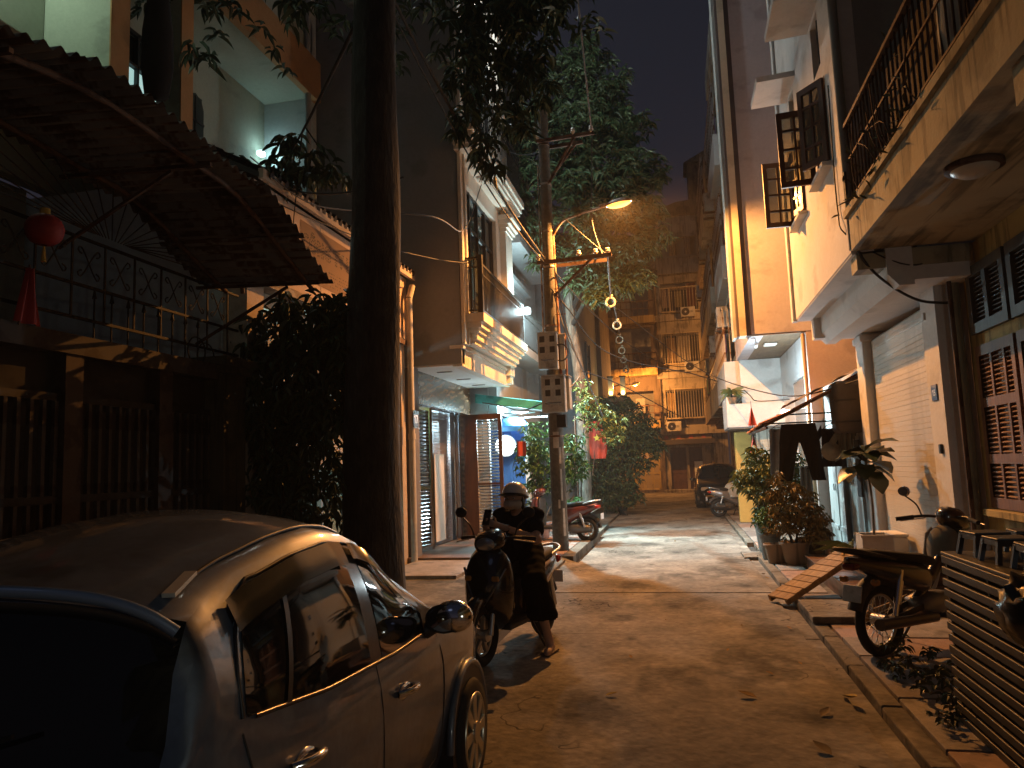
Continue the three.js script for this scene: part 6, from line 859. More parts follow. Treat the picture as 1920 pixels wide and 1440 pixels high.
function scooter(o) {
  const s = thing(o.name || 'scooter', o.label, 'scooter', o.p, o.turn), P = o.paint, D = mt([0.02, 0.02, 0.022], { roughness: 0.55 });
  bikeWheel(s, 'front_wheel', -0.64, 0.255, false, 0.1); bikeWheel(s, 'rear_wheel', 0.62, 0.25, false, 0.11);
  for (const x of [-0.085, 0.085]) { part('fork_leg', rod([x, 0.26, -0.64], [x * 0.9, 0.62, -0.53], 0.021, 0.021, 10), K.alu, s); }
  const fd = new THREE.TorusGeometry(0.275, 0.06, 10, 24, PI * 0.9); fd.rotateY(PI / 2); fd.scale(1.05, 1, 1); fd.rotateX(-0.35); fd.translate(0, 0.275, -0.63); part('front_mudguard', fd, P, s);
  // front apron: wide shield narrowing to the fork
  part('front_apron', pod([[-0.64, 0.06, 0.5, 0.66], [-0.62, 0.13, 0.42, 0.8], [-0.56, 0.2, 0.34, 0.92], [-0.48, 0.235, 0.27, 0.98], [-0.42, 0.22, 0.25, 0.97], [-0.4, 0.16, 0.26, 0.94]], 22, 2.4), P, s);
  for (const x of [-1, 1]) { part('apron_strake', tube([[x * 0.03, 0.5, -0.655], [x * 0.11, 0.62, -0.63], [x * 0.2, 0.8, -0.555]], 0.011, 14, 6), mt([0.12, 0.12, 0.13], { roughness: 0.25, metalness: 0.5 }), s); part('indicator', rb(0.07, 0.045, 0.03, x * 0.13, 0.72, -0.615, 0.015, 2), mp([0.35, 0.18, 0.05], { roughness: 0.15 }), s); }
  part('inner_shield', pod([[-0.41, 0.19, 0.28, 0.95], [-0.36, 0.17, 0.3, 0.93]], 16, 3), D, s);
  part('steering_stem', rod([0, 0.85, -0.48], [0, 1.02, -0.43], 0.04, 0.035, 12), D, s);
  part('handlebar', M([tube([[-0.34, 1.03, -0.3], [-0.2, 1.045, -0.38], [0, 1.03, -0.42], [0.2, 1.045, -0.38], [0.34, 1.03, -0.3]], 0.014, 24, 8)]), K.black, s);
  for (const x of [-1, 1]) { part('grip', rod([x * 0.26, 1.038, -0.345], [x * 0.37, 1.025, -0.285], 0.019, 0.019, 10), K.rubber, s); part('brake_lever', rod([x * 0.22, 1.03, -0.42], [x * 0.39, 1.0, -0.35], 0.006), K.alu, s); if (!o.oneMirror || x < 0) mirror(s, x, 1.05, -0.36); }
  part('headlight_cowl', pod([[-0.55, 0.05, 0.95, 1.03], [-0.53, 0.11, 0.92, 1.07], [-0.46, 0.15, 0.92, 1.11], [-0.36, 0.12, 0.96, 1.12], [-0.31, 0.06, 1.0, 1.1]], 20, 2.3), P, s); { const g = new THREE.SphereGeometry(1, 22, 14); g.scale(0.095, 0.062, 0.04); g.rotateX(-0.15); g.translate(0, 0.995, -0.53); part('headlight', g, mp([0.35, 0.36, 0.38], { roughness: 0.08, metalness: 0.6, clearcoat: 1 }), s); }
  part('floorboard', rb(0.34, 0.06, 0.5, 0, 0.29, -0.18, 0.02, 2), D, s);
  part('body_panel', pod([[-0.02, 0.1, 0.3, 0.6], [0.06, 0.15, 0.28, 0.7], [0.22, 0.175, 0.36, 0.74], [0.45, 0.17, 0.48, 0.76], [0.7, 0.13, 0.58, 0.78], [0.86, 0.07, 0.66, 0.78]], 18, 2.6), o.rear || P, s);
  part('seat', pod([[-0.02, 0.09, 0.68, 0.75], [0.05, 0.13, 0.69, 0.79], [0.25, 0.15, 0.71, 0.8], [0.5, 0.15, 0.74, 0.83], [0.74, 0.1, 0.76, 0.84], [0.8, 0.04, 0.77, 0.82]], 16, 2.8), K.rubber, s);
  part('grab_rail', tube([[-0.12, 0.78, 0.6], [-0.13, 0.83, 0.8], [0, 0.85, 0.94], [0.13, 0.83, 0.8], [0.12, 0.78, 0.6]], 0.014, 24, 8), K.alu, s); part('tail_light', rb(0.2, 0.07, 0.08, 0, 0.71, 0.87, 0.025, 3), mp([0.35, 0.015, 0.01], { roughness: 0.1 }), s);
  const rf = new THREE.TorusGeometry(0.285, 0.05, 8, 20, PI * 0.6); rf.rotateY(PI / 2); rf.rotateX(0.75); rf.translate(0, 0.26, 0.63); part('rear_mudguard', rf, D, s); part('rear_plate', rb(0.17, 0.12, 0.01, 0, 0.52, 0.96, 0.004, 1), mt([0.6, 0.6, 0.6]), s);
  part('engine', pod([[0.2, 0.09, 0.2, 0.36], [0.35, 0.14, 0.17, 0.4], [0.6, 0.13, 0.18, 0.36], [0.72, 0.06, 0.2, 0.33]], 14, 2.6), mt([0.12, 0.12, 0.12], { metalness: 0.6, roughness: 0.45 }), s);
  part('exhaust', M([rod([0.16, 0.26, 0.4], [0.19, 0.33, 0.86], 0.05, 0.06, 14), rod([0.1, 0.2, 0.1], [0.16, 0.26, 0.4], 0.02, 0.02, 8)]), mt([0.1, 0.1, 0.1], { metalness: 0.7, roughness: 0.35 }), s); part('exhaust_guard', pod([[0.5, 0.03, 0.28, 0.38], [0.75, 0.03, 0.31, 0.41]], 10).translate(0.225, 0, 0), K.chrome, s);
  part('side_stand', rod([-0.12, 0.24, 0.1], [-0.22, 0.01, 0.16], 0.012), K.black, s); for (const x of [-0.13, 0.13]) part('shock_absorber', rod([x, 0.3, 0.62], [x, 0.6, 0.52], 0.025, 0.025, 10), K.alu, s);
  return s;
}
const paintBlack = mp([0.01, 0.01, 0.012], { roughness: 0.25, clearcoat: 1, metalness: 0.2 }), paintRed = mp([0.09, 0.015, 0.015], { roughness: 0.3, clearcoat: 1 }), paintBrown = mp([0.12, 0.07, 0.05], { roughness: 0.22, clearcoat: 1, metalness: 0.4 });
// forward (-z) turned to face the camera
const rideTurn = PI - 0.24;   // front towards +z and a little to -x
const rideP = [-1.56, 0, -6.88];
scooter({ label: 'black scooter ridden by the masked woman beside the parked car', p: rideP, turn: rideTurn, paint: paintBlack, rear: paintBrown });
scooter({ label: 'dark red scooter parked behind the utility pole', p: [-2.55, 0.075, -15.75], turn: PI / 2 - 0.25, paint: paintRed, rear: paintRed });
scooter({ label: 'dark scooter with grey flank parked by the kerb before the black car', p: [1.62, 0.028, -22.6], turn: -PI / 2 + 0.2, paint: paintBlack, rear: mp([0.25, 0.25, 0.26], { roughness: 0.3, clearcoat: 1, metalness: 0.5 }) });
{ // helmet-like white wrapped load on that scooter
  const t = thing('rain_cape', 'pale rain cape thrown over the scooter by the black car', 'rain cape', [1.5, 0.8, -22.55]); const g = new THREE.SphereGeometry(1, 20, 14, 0, PI * 2, 0, PI * 0.62), p = g.attributes.position; for (let i = 0; i < p.count; i++) { const x = p.getX(i), y = p.getY(i), z = p.getZ(i), k = 1 + 0.12 * Math.sin(x * 7 + z * 5) * (1 - y); p.setXYZ(i, x * 0.3 * k, y > 0 ? y * 0.22 : y * 0.6, z * 0.24 * k); } g.computeVertexNormals(); part('cloth', g, mt([0.5, 0.5, 0.46], { map: T.cloth, roughness: 0.6, side: 2 }), t);
}
// underbone motorbike with spoked wheels
{
  const s = thing('motorbike', 'dark underbone motorbike with spoked wheels parked before the steps', 'motorbike', [1.966, 0.03, -7.11], -0.85); s.rotation.z = 0; const P = mp([0.02, 0.013, 0.012], { roughness: 0.28, clearcoat: 1, metalness: 0.2 }), D = mt([0.02, 0.02, 0.02], { roughness: 0.6 });
  bikeWheel(s, 'front_wheel', -0.62, 0.285, true, 0.07); bikeWheel(s, 'rear_wheel', 0.62, 0.285, true, 0.085);
  for (const x of [-0.075, 0.075]) { part('fork_leg', rod([x, 0.28, -0.62], [x, 0.82, -0.4], 0.02, 0.02, 10), K.alu, s); part('shock_absorber', M([rod([x * 1.5, 0.33, 0.58], [x * 1.5, 0.68, 0.46], 0.022, 0.022, 10), rod([x * 1.5, 0.42, 0.55], [x * 1.5, 0.6, 0.49], 0.032, 0.032, 10)]), K.chrome, s); part('swing_arm', bar([x, 0.285, 0.62], [x, 0.36, 0.12], 0.025, 0.045), K.black, s); part('indicator', rb(0.07, 0.05, 0.05, x * 1.9, 0.62, 0.83, 0.02, 2), mp([0.3, 0.14, 0.04], { roughness: 0.15 }), s); }
  const fd = new THREE.TorusGeometry(0.305, 0.045, 8, 24, PI * 0.8); fd.rotateY(PI / 2); fd.rotateX(-0.5); fd.translate(0, 0.29, -0.61); part('front_mudguard', fd, P, s); const rf = new THREE.TorusGeometry(0.315, 0.055, 8, 24, PI * 0.62); rf.rotateY(PI / 2); rf.rotateX(0.85); rf.translate(0, 0.29, 0.62); part('rear_mudguard', rf, D, s);
  part('rear_cowl', pod([[-0.05, 0.06, 0.48, 0.62], [0.1, 0.13, 0.46, 0.7], [0.35, 0.14, 0.5, 0.75], [0.6, 0.12, 0.6, 0.79], [0.82, 0.07, 0.69, 0.81], [0.96, 0.03, 0.76, 0.82]], 16, 2.6), P, s); part('seat', pod([[-0.06, 0.08, 0.66, 0.74], [0.1, 0.12, 0.7, 0.78], [0.4, 0.135, 0.74, 0.82], [0.68, 0.11, 0.79, 0.86], [0.8, 0.05, 0.81, 0.86]], 16, 2.8), K.rubber, s);
  part('grab_rail', tube([[-0.1, 0.77, 0.5], [-0.12, 0.83, 0.78], [-0.08, 0.88, 1.0], [0.08, 0.88, 1.0], [0.12, 0.83, 0.78], [0.1, 0.77, 0.5]], 0.016, 30, 8), D, s); part('tail_light', rb(0.12, 0.06, 0.1, 0, 0.74, 0.92, 0.03, 3), mp([0.1, 0.008, 0.008], { roughness: 0.1 }), s); part('rear_plate', rx(rb(0.17, 0.13, 0.01, 0, 0, 0, 0.004, 1), -0.25).translate(0, 0.53, 0.93), mt([0.62, 0.66, 0.68], { roughness: 0.4, map: T.tile }), s);
  part('engine', M([pod([[-0.32, 0.06, 0.3, 0.42], [-0.2, 0.08, 0.26, 0.44], [0.0, 0.13, 0.24, 0.45], [0.16, 0.11, 0.26, 0.42]], 14, 2.6)]), mt([0.2, 0.19, 0.18], { metalness: 0.7, roughness: 0.45 }), s); part('chain_cover', pod([[0.08, 0.02, 0.3, 0.42], [0.3, 0.022, 0.29, 0.38], [0.56, 0.02, 0.25, 0.35], [0.68, 0.015, 0.26, 0.33]], 12, 2.6).translate(-0.115, 0, 0), mt([0.3, 0.2, 0.1], { metalness: 0.6, roughness: 0.5 }), s);
  part('main_frame', M([rod([0, 0.86, -0.44], [0, 0.5, -0.02], 0.045, 0.05, 12), rod([0, 0.5, -0.02], [0, 0.4, 0.12], 0.04, 0.04, 10)]), P, s);
  for (const x of [-1, 1]) part('leg_shield', pod([[-0.5, 0.012, 0.52, 0.9], [-0.44, 0.016, 0.42, 0.95], [-0.34, 0.016, 0.34, 0.9], [-0.28, 0.012, 0.36, 0.7]], 12, 3).translate(x * 0.17, 0, 0), mt([0.28, 0.27, 0.25], { roughness: 0.35 }), s);
  part('front_shield', pod([[-0.54, 0.06, 0.62, 0.92], [-0.5, 0.15, 0.56, 0.96], [-0.44, 0.18, 0.52, 0.96]], 16, 2.6), P, s); part('exhaust', M([rod([0.14, 0.27, 0.1], [0.16, 0.3, 0.85], 0.04, 0.045, 14), rod([0.08, 0.24, -0.2], [0.14, 0.27, 0.12], 0.018, 0.018, 8)]), mt([0.1, 0.09, 0.08], { metalness: 0.7, roughness: 0.4 }), s);
  part('headlight_cowl', pod([[-0.66, 0.03, 0.94, 1.0], [-0.6, 0.09, 0.9, 1.05], [-0.5, 0.12, 0.92, 1.12], [-0.4, 0.1, 0.96, 1.14], [-0.34, 0.05, 1.0, 1.1]], 18, 2.3), P, s); part('headlight', tr((() => { const g = new THREE.SphereGeometry(1, 16, 12); g.scale(0.07, 0.055, 0.03); return g; })(), 0, 0.97, -0.63), mp([0.4, 0.4, 0.4], { roughness: 0.08 }), s);
  part('handlebar', tube([[-0.34, 1.03, -0.26], [-0.18, 1.05, -0.38], [0, 1.04, -0.42], [0.18, 1.05, -0.38], [0.34, 1.03, -0.26]], 0.013, 24, 8), K.black, s); for (const x of [-1, 1]) { part('grip', rod([x * 0.25, 1.042, -0.32], [x * 0.37, 1.022, -0.235], 0.019, 0.019, 10), K.rubber, s); part('brake_lever', rod([x * 0.2, 1.03, -0.42], [x * 0.38, 1.0, -0.31], 0.006), K.alu, s); } mirror(s, -1, 1.06, -0.36, K.chrome);
  part('rain_cover', pod([[-0.42, 0.1, 0.72, 0.94], [-0.34, 0.14, 0.6, 0.98], [-0.26, 0.12, 0.58, 0.94], [-0.22, 0.05, 0.66, 0.86]], 14, 2.4), mt([0.2, 0.18, 0.14], { map: T.cloth, roughness: 0.9 }), s, 'beige cloth stuffed behind the leg shield');
  part('side_stand', rod([-0.1, 0.25, 0.0], [-0.22, -0.0, 0.06], 0.012), K.black, s); part('footrest', M([rod([-0.2, 0.27, 0.0], [0.2, 0.27, 0.0], 0.013), rod([-0.2, 0.27, 0], [-0.12, 0.27, 0], 0.02), rod([0.12, 0.27, 0], [0.2, 0.27, 0], 0.02)]), K.rubber, s); part('brake_pedal', bar([0.15, 0.24, -0.05], [0.15, 0.26, -0.22], 0.012, 0.02), K.alu, s);
}
// ---------- the rider: distance field of tapered capsules, meshed by surface nets ----------
function sdfMesh(f, lo, hi, h) {
  const n = [0, 1, 2].map((k) => Math.ceil((hi[k] - lo[k]) / h) + 1), [nx, ny, nz] = n, F = new Float32Array(nx * ny * nz), at = (i, j, k) => i + nx * (j + ny * k);
  for (let k = 0; k < nz; k++) for (let j = 0; j < ny; j++) for (let i = 0; i < nx; i++) F[at(i, j, k)] = f(lo[0] + i * h, lo[1] + j * h, lo[2] + k * h);
  const id = new Int32Array(nx * ny * nz).fill(-1), pos = [], idx = [];
  for (let k = 0; k + 1 < nz; k++) for (let j = 0; j + 1 < ny; j++) for (let i = 0; i + 1 < nx; i++) {
    let m = 0; const c = []; for (let q = 0; q < 8; q++) { const v = F[at(i + (q & 1), j + ((q >> 1) & 1), k + (q >> 2))]; c.push(v); if (v < 0) m |= 1 << q; } if (m === 0 || m === 255) continue;
    let x = 0, y = 0, z = 0, t = 0; for (let a = 0; a < 8; a++) for (const b of [1, 2, 4]) { if (a & b) continue; const e = a | b; if ((c[a] < 0) === (c[e] < 0)) continue; const w = c[a] / (c[a] - c[e]); x += (a & 1) + (b === 1 ? w : 0); y += ((a >> 1) & 1) + (b === 2 ? w : 0); z += (a >> 2) + (b === 4 ? w : 0); t++; }
    id[at(i, j, k)] = pos.length / 3; pos.push(lo[0] + (i + x / t) * h, lo[1] + (j + y / t) * h, lo[2] + (k + z / t) * h);
  }
  const quad = (a, b, c, d, flip) => { if (a < 0 || b < 0 || c < 0 || d < 0) return; flip ? idx.push(a, c, b, a, d, c) : idx.push(a, b, c, a, c, d); };
  for (let k = 1; k + 1 < nz; k++) for (let j = 1; j + 1 < ny; j++) for (let i = 1; i + 1 < nx; i++) {
    const v = F[at(i, j, k)] < 0;
    if (v !== F[at(i + 1, j, k)] < 0) quad(id[at(i, j - 1, k - 1)], id[at(i, j, k - 1)], id[at(i, j, k)], id[at(i, j - 1, k)], !v);
    if (v !== F[at(i, j + 1, k)] < 0) quad(id[at(i - 1, j, k - 1)], id[at(i - 1, j, k)], id[at(i, j, k)], id[at(i, j, k - 1)], !v);
    if (v !== F[at(i, j, k + 1)] < 0) quad(id[at(i - 1, j - 1, k)], id[at(i, j - 1, k)], id[at(i, j, k)], id[at(i - 1, j, k)], !v);
  }
  const g = new THREE.BufferGeometry(); g.setAttribute('position', new THREE.Float32BufferAttribute(pos, 3)); g.setIndex(idx); g.computeVertexNormals(); return g;
}
function capsules(list, k = 0.03) {   // [a, b, ra, rb, flatten?]
  const L = list.map(([a, b, ra, rb]) => { const d = [b[0] - a[0], b[1] - a[1], b[2] - a[2]]; return [a, d, d[0] * d[0] + d[1] * d[1] + d[2] * d[2] || 1e-9, ra, rb]; });
  return (x, y, z) => { let s = 1e3; for (const [a, d, l2, ra, rb] of L) { const px = x - a[0], py = y - a[1], pz = z - a[2]; let t = (px * d[0] + py * d[1] + pz * d[2]) / l2; t = t < 0 ? 0 : t > 1 ? 1 : t; const dx = px - d[0] * t, dy = py - d[1] * t, dz = pz - d[2] * t, v = Math.sqrt(dx * dx + dy * dy + dz * dz) - (ra + (rb - ra) * t); const h = Math.max(k - Math.abs(s - v), 0) / k; s = Math.min(s, v) - h * h * k * 0.25; } return s; };
}
const rider = thing('person', 'masked woman in white helmet and dark clothes sitting on scooter, looking at phone', 'person', rideP, rideTurn);
{
  const skin = mt([0.36, 0.23, 0.17], { roughness: 0.6 }), cloth = mp([0.016, 0.018, 0.026], { map: T.cloth, roughness: 1, specularIntensity: 0.1 }), blk = mp([0.01, 0.01, 0.011], { map: T.cloth, roughness: 1, specularIntensity: 0.1 });
  // local: forward -z. her left is -x. hip height 0.86, slouching
  const hipL = [-0.09, 0.87, 0.2], hipR = [0.09, 0.87, 0.2], kneeL = [-0.27, 0.62, -0.14], ankL = [-0.33, 0.1, 0.0], kneeR = [0.15, 0.64, -0.22], ankR = [0.13, 0.37, -0.2], chest = [0, 1.11, 0.17], neck = [0, 1.23, 0.12], head = [0.0, 1.34, 0.07], low = -0.06, dn = (p) => [p[0], p[1] + low, p[2]];
  const shL = [-0.165, 1.18, 0.15], shR = [0.165, 1.18, 0.15], elL = [-0.26, 0.99, -0.03], elR = [0.27, 0.98, -0.02], wrL = [0.03, 1.13, -0.2], wrR = [0.17, 1.1, -0.2];
  const arms = [[shL, elL, 0.05, 0.042], [elL, wrL, 0.041, 0.028], [shR, elR, 0.05, 0.042], [elR, wrR, 0.041, 0.028]];
  const legs = [[hipL, kneeL, 0.085, 0.06], [kneeL, ankL, 0.056, 0.036], [hipR, kneeR, 0.085, 0.06], [kneeR, ankR, 0.056, 0.036]];
  const feet = [[ankL, [-0.345, 0.04, -0.02], 0.036, 0.032], [[-0.34, 0.04, 0.03], [-0.375, 0.032, -0.14], 0.032, 0.028], [[-0.365, 0.03, -0.13], [-0.385, 0.026, -0.18], 0.03, 0.02], [ankR, [0.13, 0.345, -0.22], 0.034, 0.03], [[0.13, 0.345, -0.2], [0.14, 0.34, -0.36], 0.032, 0.026]];
  const torso = [[[0, 0.88, 0.2], [0, 0.98, 0.2], 0.125, 0.11], [[0, 0.98, 0.2], chest, 0.11, 0.12], [shL, shR, 0.055, 0.055], [chest, neck, 0.1, 0.05], [neck, head, 0.047, 0.05]];
  const headC = [[[0, 1.45, 0.09], [0, 1.45, 0.09], 0.088, 0.088], [[0, 1.41, 0.05], [0, 1.37, 0.035], 0.07, 0.05], [[0, 1.405, -0.005], [0, 1.385, -0.018], 0.013, 0.016], [[-0.075, 1.41, 0.08], [-0.08, 1.39, 0.08], 0.014, 0.012], [[0.075, 1.41, 0.08], [0.08, 1.39, 0.08], 0.014, 0.012]];
  const bodyF = capsules([...torso, ...arms, ...legs, ...feet, ...headC.map(([a, b, c, d]) => [dn(a), dn(b), c, d])], 0.03);
  // hands: palm plus five bent fingers, finer grid
  const hand = (w, s, palmDir) => { const [x, y, z] = w, P = [[w, [x + palmDir * 0.035, y + 0.02, z - 0.05], 0.026, 0.03]]; const k0 = [x + palmDir * 0.045, y + 0.03, z - 0.065]; for (let i = 0; i < 4; i++) { const oy = 0.03 - i * 0.019, L = [0.034, 0.038, 0.035, 0.028][i]; const a = [k0[0], k0[1] + oy, k0[2]], b = [a[0] + palmDir * L, a[1] + 0.004, a[2] - 0.022], c = [b[0] + palmDir * 0.016, b[1] + 0.004, b[2] + 0.03]; P.push([a, b, 0.0095, 0.0085], [b, c, 0.0085, 0.0075]); } P.push([[x + palmDir * 0.02, y + 0.035, z - 0.03], [x + palmDir * 0.012, y + 0.066, z - 0.058], 0.012, 0.0095], [[x + palmDir * 0.012, y + 0.066, z - 0.058], [x + palmDir * 0.026, y + 0.088, z - 0.068], 0.0095, 0.008]); return capsules(P, 0.009); };
  const hL = hand(wrL, 1, 1), hR = hand(wrR, -1, -0.7);
  part('body', M([sdfMesh(bodyF, [-0.5, 0, -0.5], [0.4, 1.62, 0.42], 0.014), sdfMesh(hL, [wrL[0] - 0.05, wrL[1] - 0.06, wrL[2] - 0.14], [wrL[0] + 0.13, wrL[1] + 0.13, wrL[2] + 0.05], 0.004), sdfMesh(hR, [wrR[0] - 0.13, wrR[1] - 0.06, wrR[2] - 0.14], [wrR[0] + 0.06, wrR[1] + 0.13, wrR[2] + 0.05], 0.004)]), skin, rider);
  // blouse with short flared sleeves and a frill
  const cutY = (f, y0) => (x, y, z) => Math.max(f(x, y, z), y - y0);
  const mid = (a, b, t) => a.map((v, i) => v + (b[i] - v) * t);
  const sh = capsules([[[0, 0.86, 0.2], [0, 1.0, 0.2], 0.155, 0.135], [[0, 1.0, 0.2], chest, 0.135, 0.142], [shL, shR, 0.075, 0.075], [shL, mid(shL, elL, 0.5), 0.066, 0.082], [shR, mid(shR, elR, 0.5), 0.066, 0.082], [[-0.16, 1.24, 0.15], [-0.22, 1.22, 0.14], 0.03, 0.045], [[0.16, 1.24, 0.15], [0.22, 1.22, 0.14], 0.03, 0.045]], 0.04);
  const wave = (f, a) => (x, y, z) => f(x, y, z) + a * Math.sin(x * 38 + y * 21) * Math.sin(z * 33 + y * 30);
  part('blouse', sdfMesh(wave((x, y, z) => Math.max(sh(x, y, z), -(Math.hypot(x, (y - 1.28) * 1.0, z - 0.05) - 0.085)), 0.007), [-0.42, 0.68, -0.1], [0.42, 1.38, 0.42], 0.013), cloth, rider);
  // wide black culottes down to the calf
  const cu = capsules([[[0, 0.87, 0.22], [0, 0.92, 0.22], 0.15, 0.14], [hipL, kneeL, 0.12, 0.11], [hipR, kneeR, 0.12, 0.1], [kneeL, mid(kneeL, ankL, 0.55), 0.105, 0.14], [kneeR, mid(kneeR, ankR, 0.6), 0.09, 0.1]], 0.05);
  part('culottes', sdfMesh(wave((x, y, z) => Math.max(cu(x, y, z), 0.3 - y), 0.006), [-0.52, 0.26, -0.42], [0.36, 1.04, 0.46], 0.014), blk, rider);
  for (const [x, y, z] of [[-0.362, 0.005, -0.06], [0.132, 0.318, -0.28]]) part('sandal', rb(0.08, 0.02, 0.24, x, y + 0.008, z, 0.008, 2), mt([0.08, 0.05, 0.04], { roughness: 0.7 }), rider);
  // helmet, visor band, strap
  const hs = new THREE.SphereGeometry(0.127, 32, 20, 0, PI * 2, 0, PI * 0.56); hs.scale(0.95, 0.92, 1.12); hs.rotateX(0.18); hs.translate(0, 1.458, 0.085); const hm = part('helmet', hs, mp([0.62, 0.6, 0.58], { roughness: 0.2, clearcoat: 1, side: 2 }), rider); const bd = new THREE.TorusGeometry(0.122, 0.012, 8, 36); bd.rotateX(PI / 2); bd.scale(0.96, 1.2, 1.13); bd.rotateX(0.18); bd.translate(0, 1.443, 0.082); part('helmet_band', bd, K.black, hm); part('helmet_peak', rx(ext([[-0.1, 0], [0.1, 0], [0.085, 0.05], [0, 0.065], [-0.085, 0.05]], 0.008, 0.002), -PI / 2 + 0.25).translate(0, 1.452, -0.045), K.black, hm);
  part('chin_strap', tube([[-0.09, 1.43, 0.06], [-0.078, 1.36, 0.04], [0, 1.315, 0.015], [0.078, 1.36, 0.04], [0.09, 1.43, 0.06]], 0.006, 24, 6), K.black, rider);
  part('hair', sdfMesh(capsules([[[0, 1.44, 0.12], [0, 1.36, 0.15], 0.095, 0.07], [[0, 1.36, 0.15], [-0.05, 1.22, 0.2], 0.06, 0.03], [[-0.075, 1.4, 0.07], [-0.085, 1.3, 0.09], 0.022, 0.014], [[0.075, 1.4, 0.07], [0.08, 1.32, 0.09], 0.02, 0.012]], 0.02), [-0.2, 1.14, 0.02], [0.2, 1.58, 0.32], 0.011), mt([0.012, 0.009, 0.008], { roughness: 0.6 }), rider);
  const mk = capsules([[[-0.04, 1.37, 0.03], [0.04, 1.37, 0.03], 0.052, 0.052], [[0, 1.385, 0.0], [0, 1.36, 0.0], 0.036, 0.036]], 0.02); part('face_mask', sdfMesh((x, y, z) => Math.max(mk(x, y, z), y - 1.405, z - 0.05), [-0.12, 1.28, -0.06], [0.12, 1.44, 0.1], 0.006), mt([0.55, 0.55, 0.54], { map: T.cloth, roughness: 0.95 }), rider);
  for (const x of [-0.031, 0.031]) { const e = new THREE.SphereGeometry(0.011, 12, 8); e.scale(1.25, 0.55, 0.6); e.translate(x, 1.428, -0.012); const w = part('eye', e, mt([0.5, 0.48, 0.45], { roughness: 0.3 }), rider); const ir = new THREE.SphereGeometry(0.006, 8, 6); ir.translate(x, 1.426, -0.0175); part('iris', ir, K.black, w); }
  for (const o of rider.children) if (/^(helmet|chin_strap|hair|face_mask|eye)$/.test(o.name)) o.position.y += low;
  part('wrist_watch', tr(rx(new THREE.TorusGeometry(0.031, 0.007, 6, 18), 0.5), -0.03, 1.1, -0.17), K.blackIron, rider);
  const ph = thing('mobile_phone', 'dark mobile phone held up by the woman on the scooter', 'phone'); const m = new THREE.Matrix4().makeRotationY(rideTurn).setPosition(...rideP), w = V(0.115, 1.21, -0.275).applyMatrix4(m); ph.position.copy(w); ph.rotation.set(0, rideTurn, 0); part('phone_case', rx(rb(0.072, 0.15, 0.011, 0, 0, 0, 0.005, 2), 0.45), mt([0.015, 0.015, 0.018], { roughness: 0.3 }), ph); part('camera_lens', rx(rb(0.022, 0.026, 0.003, -0.02, 0.055, -0.007, 0.001, 1), 0.45), K.glassDark, ph);
}
